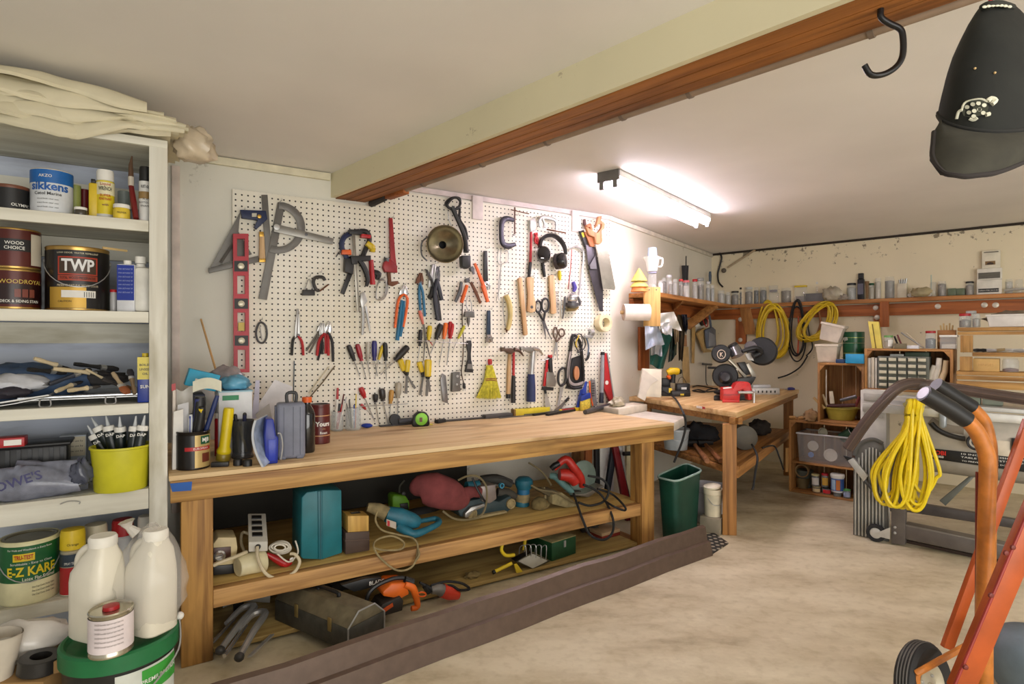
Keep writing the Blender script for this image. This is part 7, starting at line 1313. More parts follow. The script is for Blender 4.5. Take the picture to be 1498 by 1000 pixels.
for k in range(5): part('slot',G().box(a+(b_-a)*(.2+.15*k)-V((0,.0008,0))+UP*.012,(b_-a)*.05,V((0,.0006,0)),UP*.016),BLACK,o)
part('upper_rail',G().prism([a+UP*.046+V((.02,.03,0)),b_+UP*.046+V((-.05,.03,0)),b_+UP*.046+V((-.05,.08,0)),a+UP*.046+V((.02,.08,0))],UP*.02),m((190,190,190),.4,.3),o,.003)
q0=pz(*ZV(1345,635),ZB2+.008); q1=pz(*ZV(1440,632),ZB2+.008); o=thing('screwdriver','stubby blue handled screwdriver lying at the far end of the corner bench','screwdriver',q0); part('handle',G().tube([q0+(q1-q0)*t for t in (.3,.45,.8,1)],[.010,.0145,.014,.008],10),m((40,44,120),.4),o); part('shaft',G().tube([q0,q0+(q1-q0)*.32],.004,6),STEEL,o)
c=pz(*ZV(1335,590),ZB2); c=V((c.x+.03,c.y+.12,Zb)); jar('tub','clear plastic tub at the back corner of the corner bench',(c,.05,.07),GLS,None,None,cat='tub')
for lab,pp in (('black cable snaking on the corner bench left of the saw',[(380,610),(430,598),(520,610),(640,640),(560,660),(500,655),(440,640),(380,650)]),('second black cable loop running to the saw base',[(390,655),(500,665),(540,640),(600,628),(640,630)])):
 P_=[pz(*ZV(x,y),ZB2+.0066) for x,y in pp]; solo('cable',G().tube(sm(P_,6),.005,8),RUB,lab,'cable')
cable('black cable hanging from the bench past the sink to the green bin',[(968,571,yc-.05),(985,580,yc-.2),(998,600,3.05),(1003,620,3.0),(998,645,3.0),(986,676,3.02)],.006,RUB)
o=thing('wall_hook','dark metal T hook with a cable hanging under the dustpans','hook',W2(*ZV(520,380),.03)); f=lambda x,y,d=.03: W2(*ZV(x,y),d)
part('cross_bar',G().tube([f(485,372,.05),f(575,378,.05)],.010,8),DSTEEL,o); part('arm',G().tube([f(540,410),f(640,412,.1)],.011,8),DSTEEL,o); part('cable',G().tube(sm([f(520,380,.05),f(518,480,.05),f(525,580,.05),f(570,610,.08)],5),.004,6),RUB,o)
# ---------- corner shelves ----------
za_=None
wl=W2(919,424,0);
def uof(p): return CX+F*p.x/p.y
o2=.05
while uof(wl-n2*o2)<962 and o2<.6: o2+=.005
zsf=W2(963,424,o2).z
FCN=pY(1072,447.6,1); lo=.02; o3=.1
for i in range(60):
 o3=.03+.005*i; pI=isect(n2,D2-o2,n3,D3-o3)
 if uof(pI)<=1072: break
pI=isect(n2,D2-o2,n3,D3-o3); zsh_=H-(447.6-CY)/F*pI.y; zs2=(zsf+zsh_)/2
TS=.03
wlz=V((wl.x,wl.y,0)); A0=wlz-n2*.004; A1=wlz-n2*o2; I=V((pI.x,pI.y,0)); CC_=isect(n2,D2-.004,n3,D3-.004); E0=W3(1560,430,o3); E1=W3(1560,430,.004); E0.z=E1.z=0
wd2=wood((200,138,76),(150,92,40),'x',.8,.55)
shl=thing('corner_shelf','wooden shelf full of glass jars on the wall above the corner bench','shelf',(A0+I)/2+UP*(zs2-TS),RZ2)
part('shelf_board',G().prism([q+UP*(zs2-TS) for q in (A0,A1,I,CC_)],UP*TS),wd2,shl,.002)
shr=thing('wall_shelf','long wooden shelf of jars running along the far wall','shelf',(I+E0)/2+UP*(zs2-TS),RZ3)
part('shelf_board',G().prism([q+UP*(zs2-TS) for q in (I+d3*.001,E0,E1,CC_+d3*.001)],UP*TS),wd2,shr,.002)
rw=redwood('x'); rwz=redwood('z')
part('wall_rail',G().box(CC_+d3*.0+UP*(zs2-TS-.10)-n3*.002,E1-CC_,-n3*.03,UP*.09),redwood('x'),shr,.002)
part('wall_rail',G().box(A0-n2*.002+UP*(zs2-TS-.10),(CC_-A0),-n2*.03,UP*.095),redwood('x'),shl,.002)
def plank(u0,u1,v0,v1,pl,o,th,nn,par,mt,nm='upright'):
 a=pl(u0,v1,o); b_=pl(u1,v1,o); top=pl(u0,v0,o).z; a.z=b_.z=(pl(u0,v1,o).z+pl(u1,v1,o).z)/2; return part(nm,G().box(a,b_-a,nn*th,UP*(top-a.z)),mt,par,.002)
plank(1076,1091,456,503,W3,.032,.03,n3,shr,rwz)
plank(1287,1300,441,478,W3,.12,.03,n3,shr,rwz); plank(1278,1287,455,520,W3,.032,.03,n3,shr,rwz)
for p in ((1083,467),(1083,497),(1281,450),(1283,464),(1372,448),(1440,446),(1456.5,446)):
 q=W3(*p,.034); part('washer',G().lathe(q,-n3,[(0,0),(.020,0),(.018,.005),(.007,.008),(0,.008)],16),m((206,200,186),.4,.4),shr)
a=[W3(u,v,.05) for u,v in ((1081,448),(1092,448),(1098,480),(1097,488),(1090,489))]
part('brace',G().prism([W3(1082,450,o3*.8),W3(1091,450,o3*.7),W3(1098,480,.06),W3(1097,489,.05),W3(1090,489,.05),W3(1084,465,o3*.55)],d3*.04),old('z'),shr,.002)
def br2(u0,v0,u1,v1,w_,par):
 a=W2(u0,v0,o2*.92); b_=W2(u1,v1,.04); k=(b_-a); s=k.cross(d2).normalized()*w_; part('brace',G().box(a-s/2,k,s,d2*.035),old('x'),par,.002)
br2(1045,446,1003,478,.07,shl); br2(997,437,984,450,.04,shl)
ph=W2(952,450,o2+.012); a=W2(941,477,o2+.0); b_=W2(963.5,477,o2+.0); yps=a.y
a=pY(941,477,W2(963,450,o2).y-.02); b_=pY(964,477,a.y); top=pY(941,420,a.y).z
hol=thing('towel_holder','pale vertical board holding a paper towel roll at the shelf end','holder',V(((a.x+b_.x)/2,a.y,a.z)),0); part('board',G().box(a,b_-a,V((.006,-.02,0)),UP*(top-a.z)),wood((214,172,104),(184,138,72),'z'),hol,.002)
for dx in (.3,.75): part('screw',G().lathe(a+(b_-a)*dx+V((.004,-.0205,(top-a.z)*.93)),V((0,-1,0)),[(0,0),(.005,0),(.004,.002),(0,.003)],10),DSTEEL,hol)
k0=pY(*ZR(180,368),a.y-.06); k1=pY(*ZR(318,368),a.y-.05); ax=(k1-k0).normalized(); rr=.5*(415-325)*.28986*a.y/F*.92
part('rod',G().tube([k0-ax*.02,k1],.012,10),wood((206,170,110),(180,140,80),'x'),hol)
rl=thing('paper_towel_roll','white paper towel roll on the wooden holder at the shelf end','paper towel',k0-UP*rr)
part('roll',G().lathe(k0,ax,[(.02,0),(rr,0),(rr,(k1-k0).length*.93),(.02,(k1-k0).length*.93),(.02,0)],32),m((232,222,212),.85),rl); part('core',G().lathe(k0-ax*.001,ax,[(.0145,0),(.021,0),(.021,.003),(.0145,.003)],20),m((150,126,104),.8),rl); part('end_face',G().lathe(k0-ax*.0008,ax,[(.021,0),(rr*.98,0)],32),m((186,164,146),.85),rl)
def cloth(label,pts,o,mt,sd,name='rag',cat='cloth',pl=W2,group='cloths hanging under the corner shelf'):
 (x0,y0),(x1,y1),(x2,y2),(x3,y3)=pts; rnd=random.Random(sd); p1,p2=rnd.uniform(0,6),rnd.uniform(0,6)
 def fn(a,b):
  xt=x0+(x1-x0)*a; yt=y0+(y1-y0)*a; xb=x3+(x2-x3)*a; yb=y3+(y2-y3)*a+10*math.sin(a*7+p1)*b
  return pl(*ZO(xt+(xb-xt)*b,yt+(yb-yt)*b),o+.012*math.sin(a*11+p1+b*2)*(.4+b)+.006*math.sin(b*9+a*5+p2))
 return solo(name,G().grid(fn,16,16,.004,n2),mt,label,cat,group,smooth=80)
cloth('white towel hanging in front under the corner shelf',[(330,-90),(500,-110),(590,95),(340,80)],.20,m((228,226,216),.9),1); cloth('white towel corner hanging lowest beside the pale board',[(350,20),(480,0),(480,165),(380,130)],.215,m((224,226,228),.9),2)
cloth('light blue grey rag hanging below the pale board',[(180,50),(330,50),(395,250),(185,310)],.19,m((176,186,200),.9,var=.25),3); cloth('pale grey rag hanging under the light blue grey rag',[(240,120),(360,180),(370,385),(245,370)],.17,m((170,172,174),.9),4)
cloth('dark green cloth hanging behind the pale rags',[(240,150),(490,120),(380,540),(235,490)],.14,m((18,82,72),.85,var=.3),5); cloth('dark green jacket edge hanging next to the green cloth',[(480,80),(540,80),(530,380),(440,470)],.12,m((36,58,50),.85),6); cloth('tan cloth strip hanging beside the dark jacket',[(500,60),(555,60),(555,220),(520,250)],.155,m((186,164,128),.9),7); cloth('brown green cloth hanging last before the wooden brace',[(545,-80),(640,-60),(600,440),(560,430)],.10,m((78,66,44),.9),8); cloth('dark blue belt shape hanging beside the brown cloth',[(590,-80),(650,-80),(660,60),(640,140)],.13,m((40,44,62),.7),9)
o=thing('wall_board','brown board fixed upright on the wall behind the hanging cloths','board',W2(938,545,.004),RZ2); plank(937,950,478,541,W2,.026,.02,n2,o,rwz,'board')
T=Tool(ZO,'wooden_lath','long pale wooden lath hanging on the wall beside the cloths','lath',725,470,pl=W2); T.poly('lath',wood((206,176,120),(180,146,90),'z'),[(722,40),(752,30),(738,470),(722,470)],.0,.012)
T=Tool(ZO,'wooden_board','wide pale board standing on the wall behind the cloths','board',640,680,pl=W2); T.poly('board',m((214,186,134),.7),[(600,285),(672,285),(690,690),(620,690)],-.012,-.006); T.poly('tan_piece',m((186,140,100),.7),[(605,150),(650,150),(655,280),(600,280)],-.006,.0)
T=Tool(ZO,'dustpan','grey plastic dustpan hanging under the wooden brace','dustpan',930,300,pl=W2); T.poly('pan',m((92,102,116),.5),[(880,95),(940,60),(978,90),(985,290),(900,302),(885,200)],.05,.075,.004); T.poly('pan_inside',m((140,148,158),.5),[(905,120),(965,150),(970,270),(900,280)],.0752,.077,.0); T.tube('handle',m((92,102,116),.5),[(925,75),(915,0),(905,-70)],[14,12,10],.062,8,3)
T=Tool(ZO,'dustpan','tan dustpan hanging with red wire behind the grey dustpan','dustpan',860,350,pl=W2); T.poly('pan',m((190,160,106),.6),[(775,130),(850,70),(880,90),(880,310),(930,320),(930,345),(860,350)],.02,.04,.003); T.tube('red_loop',RED,[(830,-30),(850,30),(880,60),(890,0),(870,-40)],5,.07,6,5); T.poly('dark_cloth',BLACK,[(800,0),(860,-50),(890,-20),(880,30),(830,50)],.045,.06,.004); T.poly('white_tag',WHITE,[(755,20),(800,0),(815,50),(760,60)],.03,.04)
# ---- jars on the corner shelf (left wall part) ----
GL2=m((232,236,234),.05,0,alpha=.26,var=.05,coat=.6); NAIL=m((128,114,98),.5,.4,var=.8,sc=170)
zt=zs2+.0006
def sj(u0,u1,vt,bk): return spot(u0,u1,vt,zs2,bk,n=n2,D=D2-o2)
P=(W2(*ZQ(250,500),o2*.55),.0,0); c=V((P[0].x,P[0].y,zt)); r=.055
o=thing('clay_bell','stack of two yellow cones on an orange clay cone at the shelf end','cone',c); hh=H-(ZQ(0,268)[1]-CY)/F*c.y-zt
part('orange_cone',G().lathe(c,UP,[(0,0),(r,0),(r*.75,hh*.28),(.004,hh*.3),(0,hh*.3)],20),m((226,140,76),.7),o); part('yellow_cone',G().lathe(c+UP*hh*.2,UP,[(0,0.02),(r*.9,.01),(r*1.1,0),(r*.8,hh*.16),(.004,hh*.3),(0,hh*.3)],20),m((226,206,110),.6),o); part('yellow_cone',G().lathe(c+UP*hh*.44,UP,[(0,.02),(r*.9,.01),(r*1.0,0),(r*.6,hh*.26),(.004,hh*.56),(0,hh*.56)],20),m((220,192,100),.6),o)
P=sj(*(ZQ(350,0)[0],ZQ(470,0)[0]),ZQ(0,310)[1],.03); o=jar('jar','tall clear jar half full of white powder under the upturned pitcher',P,GL2,m((150,150,170),.3),m((226,214,204),.8),.08,lvl=.4)
c,r,h=P; c2=c+UP*(h+.001); hp=H-(ZQ(0,130)[1]-CY)/F*c.y-c2.z; o=thing('pitcher','white plastic pitcher standing on top of the clear jar','pitcher',c2); part('body',G().lathe(c2,UP,[(0,0),(r*1.05,0),(r*1.5,hp*.95),(r*1.56,hp),(r*1.46,hp),(r*1.0,.006),(0,.006)],24),m((232,226,220),.4),o); part('handle',G().tube(sm([c2+V((r*1.45,-.004,hp*.9)),c2+V((r*2.1,-.004,hp*.86)),c2+V((r*1.95,-.004,hp*.4)),c2+V((r*1.25,-.004,hp*.3))],5),.007,8),WHITE,o); part('spout',G().prism([c2+V((-r*1.4,-.01,hp)),c2+V((-r*1.9,0,hp)),c2+V((-r*1.3,0,hp*.7))],V((0,.02,0))),WHITE,o)
c3=c2+UP*(hp+.001); solo('blue_cup',G().lathe(c3,UP,[(0,0),(r*1.0,0),(r*.9,.06),(r*.85,.06),(r*.9,.004),(0,.004)],20),m((186,206,230),.5),'pale blue cup standing on the white pitcher','cup')
jl=[('clear jar of white tags beside the powder jar',475,545,420,.02,None,m((226,226,226),.8)),('clear jar of dark screws behind the white tags',520,590,385,.09,None,NAIL),('tall cloudy jar in the row on the corner shelf',575,655,350,.05,m((206,204,206),.3),None),('clear jar of nails beside the cloudy jar',600,660,430,.015,None,NAIL),('wide clear jar before the red lidded ones',655,720,400,.04,None,m((190,186,180),.6)),('clear jar with a flat red lid near the black brush rods',730,790,400,.06,m((206,60,60),.4),NAIL),('jar with a pink and white lid in front of the rods',780,870,415,.015,m((226,120,124),.4),m((220,214,206),.7)),('clear jar with a bright red lid on the corner shelf',895,965,400,.04,RED,m((200,196,190),.6)),('grey lidded bottle full of dark screws on the corner shelf',950,1045,385,.03,m((150,150,146),.4),NAIL),('clear bottle of bolts near the shelf corner',1060,1120,430,.03,m((206,206,206),.4),m((170,170,166),.5)),('small clear jar of bright hardware near the shelf corner',1115,1170,470,.02,None,m((190,190,186),.4)),('wide jar of bright screws at the front of the shelf corner',1200,1300,540,.02,None,m((186,184,176),.4)),('small jar of hooks at the very shelf corner',1290,1370,560,.015,None,m((196,190,180),.4))]
for lab,x0,x1,y,bk,capm,ct in jl: jar('jar',lab+'' if len(lab.split())<=14 else lab,sj(ZQ(x0,0)[0],ZQ(x1,0)[0],ZQ(0,y)[1],bk),GL2,capm,ct,.12,group='jars on the corner shelf',lvl=.75)
P=sj(ZQ(770,0)[0],ZQ(850,0)[0],ZQ(0,400)[1],.14); c,r,h=P; o=thing('rod_holder','black holder with a bundle of black rods at the back of the corner shelf','rods',c); part('cup',G().lathe(c,UP,[(0,0),(r*.8,0),(r*.8,h),(0,h)],14),BLACK,o)
for k in range(7): part('rod',G().tube([c+V(((k-3)*r*.22,0,h*.5)),c+V(((k-3)*r*.32,.0,H-(ZQ(0,235)[1]-CY)/F*c.y-zt if k!=4 else H-(ZQ(0,120)[1]-CY)/F*c.y-zt))],.0045,6),BLACK,o)
c=W2(*ZQ(1115,430),.05); solo('knife_handle_grip' if 0 else 'scraper',G().tube([c+UP*0-UP*.02,c+UP*.05,c+UP*.09],[.010,.014,.010],8),m((72,88,104),.5),'grey handled scraper standing among the jars in the shelf corner','scraper')
P=sj(ZQ(1195,0)[0],ZQ(1350,0)[0],ZQ(0,480)[1],.10); o,L=tin('can','maroon and yellow solvent can at the back of the shelf corner','can',P,m((110,36,30),.4),m((196,170,60),.4),[(.3,.95,m((214,180,50),.4))]); part('spout',G().lathe(P[0]+UP*P[2],UP,[(0,0),(.014,0),(.012,.03),(0,.032)],10),BLACK,o)
f=lambda x,y,o=.012: W3(*Zm(1030,340,.18024)(x,y),o)
solo('wall_cable',G().tube(sm([f(125,165),f(142,200),f(130,260),f(112,330),f(118,400,.03),f(150,440,.06)],6),.008,8),BLACK,'black cable running down the wall corner to the shelf','cable')
a=f(415,140); b_=f(190,285); solo('wall_pipe',G().tube([a,b_],.009,8),m((176,158,130),.7),'tan pipe slanting down the far wall near the corner','pipe');
o=solo('pipe_fitting',G().ball(f(160,308,.02),.022,1,1,1,12,8),m((96,88,76),.6),'small dark fitting at the lower end of the slanting pipe','fitting')
# ---------- far wall shelf jars, cords, crates ----------
ZS=Zm(1020,400,.1068); ZT=Zm(1260,340,.21996); ZA=Zm(1030,340,.18024); ZC_=Zm(1140,600,.14); ZX=Zm(1250,500,.18); ZK=Zm(1130,440,.3); ZM=Zm(1230,540,.30011)
def fj(u0,u1,vt,bk): return spot(u0,u1,vt,zs2,bk,n=n3,D=D3-o3)
gj='jars on the far wall shelf'
for lab,z,x0,x1,y,bk,capm,ct in (('small dark jar with a black lid at the left end of the wall shelf',ZS,460,580,240,.03,BLACK,NAIL),('black banded jar next to the small dark jar',ZS,565,650,190,.06,BLACK,m((40,38,38),.6)),('tall clear jar of mixed screws left of the dark bolt jars',ZS,650,770,185,.03,m((196,196,190),.3),NAIL),('clear jar of black bolts on the wall shelf',ZS,770,860,190,.05,None,m((44,42,46),.5)),('second jar of black bolts nearer the shelf edge',ZS,850,955,190,.02,None,m((40,38,42),.5)),('squat jar of bent nails left of the yellow lidded box',ZS,1140,1310,200,.03,None,NAIL),('square jar of hardware standing on the flat tray',ZA,880,970,400,.06,m((206,206,204),.4),NAIL),('black lidded jar with a white label beside the black bottle',ZA,1155,1240,410,.03,BLACK,m((190,190,186),.6)),('green lidded jar in front of the cardboard box',ZA,1335,1382,410,.02,GRN,m((190,180,160),.6)),('clear jar beside the green lidded jar',ZA,1385,1440,370,.03,None,m((206,196,176),.6)),('clear jar full of upright rods on the wall shelf',ZT,150,232,295,.04,None,m((130,126,118),.5,.4)),('dark jar of bolts at the foot of the photo box',ZT,690,752,325,.03,BLACK,NAIL),('small jar of nails beside the sticks jar',ZT,505,568,325,.02,None,NAIL),('clear jar lying past the photo box on the wall shelf',ZT,950,1015,310,.05,None,m((196,190,176),.5)),('clear glass tumbler at the far end of the wall shelf',ZT,1018,1080,312,.04,None,None)):
 jar('jar',lab,fj(z(x0,0)[0],z(x1,0)[0],z(0,y)[1],bk),GL2,capm,ct,.12,group=gj,lvl=.8)
def fbox(name,lab,cat,z,x0,x1,y0,y1,bk,dp,mt,base=None,bev=.002,glassy=False):
 a=pn(*z(x0,y1),n3,D3-o3+bk); b_=pn(*z(x1,y1),n3,D3-o3+bk); t=pn(*z(x0,y0),n3,D3-o3+bk).z; zb=zs2+.0006 if base is None else base
 a.z=b_.z=zb; o=thing(name,lab,cat,(a+b_)/2,RZ3); p_=part('body',G().box(a,b_-a,n3*dp,UP*(max(t,zb+.012)-zb)),mt,o,bev); return o,p_,a,b_,max(t,zb+.012)
o,p_,a,b_,t=fbox('box','two stacked clear plastic boxes with pale labels','box',ZS,978,1105,265,355,.03,.08,GL2); part('pale_label',G().box(a+(b_-a)*.05-n3*.001+UP*.004,(b_-a)*.9,-n3*.0006,UP*.02),m((214,200,170),.7),p_); o2_,p2,_,_,_=fbox('box','upper clear plastic box stacked on the pale labelled box','box',ZS,980,1090,165,262,.03,.08,GL2,base=t+.001); part('contents',G().box(a+(b_-a)*.1+n3*.006+UP*(t-zs2+.006),(b_-a)*.7,n3*.05,UP*.02),m((110,96,110),.7),p2)
o,p_,a,b_,t=fbox('box','clear plastic box with a yellow lid stripe on the wall shelf','box',ZS,1330,1490,190,335,.03,.10,GL2); part('yellow_lid',G().box(a-n3*.002+UP*(t-zs2),(b_-a),n3*.1,UP*.014),YEL,o,.002); part('contents',G().box(a+(b_-a)*.1+n3*.008+UP*.004,(b_-a)*.8,n3*.08,UP*.045),m((120,106,104),.7),p_)
fbox('tray','flat clear tray of dark parts under the square jar','tray',ZA,808,970,497,530,.03,.13,m((110,110,112),.4))
q=W3(*ZA(1040,500),.14); crumple('plastic_bag','clear crumpled bag on the wall shelf between the square jar and black jar','bag',V((q.x,q.y,zs2+.001)),.07,.05,.055,m((196,186,164),.25,alpha=.85,var=.3),61,.2,rz=RZ3); q=W3(*ZA(1110,510),.12); crumple('plastic_bag','small wrinkled bag of bolts beside the black lidded jar','bag',V((q.x,q.y,zs2+.001)),.05,.04,.025,m((150,140,130),.4,var=.4),62,.2,rz=RZ3)
P=fj(*[ZA(x,0)[0] for x in (1242,1308)],ZA(0,330)[1],.03); c,r,h=P; o=thing('bottle','tall black bottle with a square black cap on the wall shelf','bottle',c,RZ3); part('body',G().cbox(c,r*1.7,r*1.7,h*.78,RZ3),m((36,36,44),.3),o,.008); part('cap',G().cbox(c+UP*h*.785,r*1.3,r*1.3,h*.21,RZ3),BLACK,o,.003); part('label',G().cbox(c+UP*h*.2-n3*(r*.85+.0005),r*1.4,.001,h*.4,RZ3),m((110,110,130),.5),o)
q=W3(*ZA(1322,500),.1); q=V((q.x,q.y,zs2+.001)); solo('brush',G().tube([q,q+UP*.1,q+UP*.135],[.010,.012,.016],8),m((120,92,60),.7),'brown brush standing behind the black bottle on the shelf','brush')
fbox('box','tan cardboard box standing at the back of the wall shelf','box',ZA,1340,1440,360,480,.12,.05,m((190,150,80),.7))
o,p_,a,b_,t=fbox('box','white labelled tin with bolts sticking out on the wall shelf','tin',ZT,240,302,340,410,.03,.07,m((220,212,190),.5))
for k in range(4): part('bolt',G().tube([a+(b_-a)*(.2+.2*k)+n3*.03+UP*(t-zs2-.005),a+(b_-a)*(.15+.25*k)+n3*.03+UP*(t-zs2+.03+.008*(k%2))],.006,8),STEEL,o)
for k,(x,y) in enumerate(((322,405),(345,390),(368,400),(405,393),(450,395))):
 q=W3(*ZT(x,y),o3-.04); q=V((q.x,q.y,zs2+.0008)); solo('knob',G().lathe(q+UP*.017,-n3,[(0,-.01),(.016,-.01),(.017,0),(.013,.008),(.006,.01),(0,.006)],14),m((220,214,204),.4),'white round knob in the row lying at the wall shelf edge','knob','white knobs on the wall shelf')
q=W3(*ZT(395,360),.12); crumple('plastic_bag','tan crumpled bag behind the white knobs on the shelf','bag',V((q.x,q.y,zs2+.001)),.06,.04,.035,m((170,156,120),.6,var=.3),63,.2,rz=RZ3)
P=fj(ZT(450,0)[0],ZT(510,0)[0],ZT(0,330)[1],.05); c,r,h=P; o=jar('jar','glass jar of tall grey sticks leaning on the wall shelf',P,GL2,None,None)
for k in range(7): part('stick',G().tube([c+V(((k-3)*r*.2,0,.006)),c+V(((k-3)*r*.45+.02,.01*(k%3),h*1.5+.02*(k%3)))],.004,6),m((176,190,176),.4) if k!=2 else WHITE,o)
for i,(x0,x1) in enumerate(((575,630),(632,688))): fbox('cartridge','flat dark green glass strip lying on the wall shelf behind the knobs' if i==0 else 'second green glass strip beside the dark jar','strip',ZT,x0,x1,372,398,.04,.05,m((96,110,84),.4))
o,p_,a,b_,t=fbox('box','lower of two white labelled boxes at the photo box on the wall shelf','box',ZT,768,935,318,385,.02,.10,m((226,222,210),.6)); part('black_label',G().box(a+(b_-a)*.06-n3*.001+UP*.014,(b_-a)*.82,-n3*.0006,UP*.026),m((46,44,42),.5),p_); text('CARBON STEEL 21X Z-4821',a+(b_-a)*.48-n3*.0024+UP*.026,d3,UP,.011,WHITE,p_,0,fit=.11)
o,p_,a,b_,t2=fbox('box','white box with a grey vent label stacked on the lower white box','box',ZT,770,936,243,312,.02,.10,m((226,222,210),.6),base=t+.001); part('grey_label',G().box(a+(b_-a)*.05-n3*.001+UP*.008,(b_-a)*.88,-n3*.0006,UP*.042),m((110,106,94),.5),p_)
for k in range(5): part('label_line',G().box(a+(b_-a)*.08-n3*.0017+UP*(.013+.008*k),(b_-a)*.82,-n3*.0004,UP*.002),m((60,58,52),.5),p_)
o,p_,a,b_,t=fbox('box','upright white box printed with a small picture on top of the boxes','box',ZT,802,925,124,238,.03,.03,m((226,220,200),.6),base=t2+.001); part('picture',G().box(a+(b_-a)*.18-n3*.001+UP*.024,(b_-a)*.55,-n3*.0006,UP*.026),m((130,100,60),.6),p_); part('picture_arch',G().prism([a+(b_-a)*x-n3*.0018+UP*y for x,y in ((.25,.026),(.66,.026),(.6,.038),(.45,.043),(.31,.038))],-n3*.0004),m((60,44,34),.6),p_); part('heading',G().box(a+(b_-a)*.1-n3*.001+UP*(t-a.z-.014),(b_-a)*.8,-n3*.0006,UP*.006),m((90,80,60),.6),p_)
solo('wrench_bundle',G().tube([W3(*ZT(950,385),o3-.02),W3(*ZT(1082,372),o3-.02)],.009,8),m((206,206,204),.3,.6),'white flat tool lying at the far end of the wall shelf','tool')
def coil(label,cx,cy,rx,ry,n,mt,pl,o,r,name='extension_cord',cat='cord',tilt=0.0,sd=1,grp=None,part_=True):
 rnd=random.Random(sd); t=thing(name,label,cat,pl(cx,cy+ry,o),RZ3,grp)
 for k in range(n):
  e=rnd.uniform(.72,1.1); ex=rnd.uniform(-.3,.3)*rx; a0=rnd.uniform(-.15,.15); ov=o+rnd.uniform(0,.05)
  pts=[]
  for i in range(18):
   a=2*PI*i/18; x=cx+ex+rx*e*math.sin(a)*(1-.12*math.cos(a))+tilt*ry*math.cos(a); y=cy-ry*(2-e)*math.cos(a) if math.cos(a)>0 else cy-ry*e*math.cos(a)
   pts.append(pl(x,y,ov+.012*math.sin(a*2+k)))
  part('loop',G().tube(sm(pts,3,True),r,6,True),mt,t)
 return t
YC=m((222,190,40),.45)
coil('yellow extension cord coil hanging under the shelf behind the saw guard',1129,485,20,36,11,YC,W3,.05,.0075,sd=2)
coil('yellow extension cord coil hanging above the white planters',1197,472,21,26,10,YC,W3,.06,.0075,tilt=.5,sd=3); coil('black cord loops hanging between the two yellow cords',1168,488,13,40,4,RUB,W3,.04,.006,sd=4)
for lab,pts,mt,r in (('orange rod hanging beside the black cord loops',[(765,680),(768,800),(760,1000)],m((206,90,50),.5),.006),('black cable hanging behind the second yellow coil',[(835,640),(850,800),(880,930),(830,1000)],BLACK,.006),('tan strap hanging through the second yellow coil',[(930,640),(945,740),(900,860)],m((150,100,60),.7),.009),('black cord reaching from the pile to the corner bench end',[(840,1000),(780,1090),(690,1150),(600,1180)],RUB,.006)):
 solo('hanging_cord',G().tube(sm([W3(*ZA(x,y),.05) for x,y in pts],5),r,8),mt,lab,'cord')
T=Tool(ZA,'clamp_handle' if 0 else 'trowel','small tool with an orange handle on the far wall behind the cords','tool',780,860,pl=W3); T.tube('handle',m((226,84,40),.5),[(775,755),(782,800),(782,860)],[10,13,11],.05,8,3); T.tube('dark_head',BLACK,[(820,730),(800,770)],[10,12],.05,8,0)
# ---- crate tower ----
DT=pz(1200,726,0).dot(n3)
def T3(u,v,o=0): return pn(u,v,n3,DT+o)
crw=wood((184,132,76),(128,84,40),'x'); crz=wood((180,128,72),(124,80,38),'z'); DEPC=.30
def cx(u,v): p=T3(u,v); return p
def crate(name,label,u0,u1,v0,v1,vs=None,back=True,dp=DEPC,zb=None,shelf_v=None,group=None):
 a=T3(u0,v1); b_=T3(u1,v1); top=T3((u0+u1)/2,v0).z; z0=a.z if zb is None else zb; a=V((a.x,a.y,z0)); b_=V((b_.x,b_.y,z0)); w_=b_-a; o=thing(name,label,'crate',(a+b_)/2,RZ3,group); t=.014; e=w_.normalized()*t
 part('side',G().box(a,e,n3*dp,UP*(top-z0)),crz,o,.001); part('side',G().box(b_-e,e,n3*dp,UP*(top-z0)),crz,o,.001)
 part('bottom',G().box(a+e,w_-2*e,n3*dp,UP*t),crw,o,.001); part('top',G().box(a+e+UP*(top-z0-t),w_-2*e,n3*dp,UP*t),crw,o,.001)
 if back:
  for k in range(3): part('back_slat',G().box(a+e+(w_-2*e)*(k/3.0+.005)+n3*(dp-.012)+UP*t,(w_-2*e)*.32,n3*.01,UP*(top-z0-2*t)),crz,o)
 for sx,s in ((a+e,1),(b_-e,-1)):
  part('corner_block',G().prism([sx+UP*(top-z0-t),sx+e*s*2.2+UP*(top-z0-t),sx+UP*(top-z0-t-.04)],n3*.02),crw,o)
 if shelf_v: z_=T3(u0,shelf_v).z; part('shelf',G().box(a+e+UP*(z_-z0-.012),w_-2*e,n3*(dp-.014),UP*.012),crw,o,.001)
 return o,a,b_,top
o1,ca,cb,ct=crate('wooden_crate','wooden crate on the floor with a shelf of jars and a clear tote inside',1154,1262,618,738,shelf_v=673,zb=.001)
o,da,db,dt_=crate('wooden_crate','open upright wooden crate stacked on the crate of jars',1196,1264,531,617,zb=ct+.001,dp=.26)
o,ea,eb,et=crate('wooden_crate','wooden crate holding the small parts drawers',1264.5,1394,510,568,dp=.26,zb=T3(1300,572).z)
part('leg_board',G().box(ea+UP*-.4+n3*.05,(eb-ea)*.06,n3*.02,UP*.3995),crz,o); part('leg_board',G().box(eb-(eb-ea)*.06+UP*-.4+n3*.05,(eb-ea)*.06,n3*.02,UP*.3995),crz,o)
solo('side_cleat',G().prism([T3(1149,655,-.004),T3(1154,655,-.004),T3(1153,690,-.004),T3(1149,690,-.004)],n3*.02),pine('z'),'pale wooden cleat fixed at the side of the floor crate','board')
def tj(z,x0,x1,y,bk,zb): return spot(z(x0,0)[0],z(x1,0)[0],z(0,y)[1],zb,bk,n=n3,D=DT)
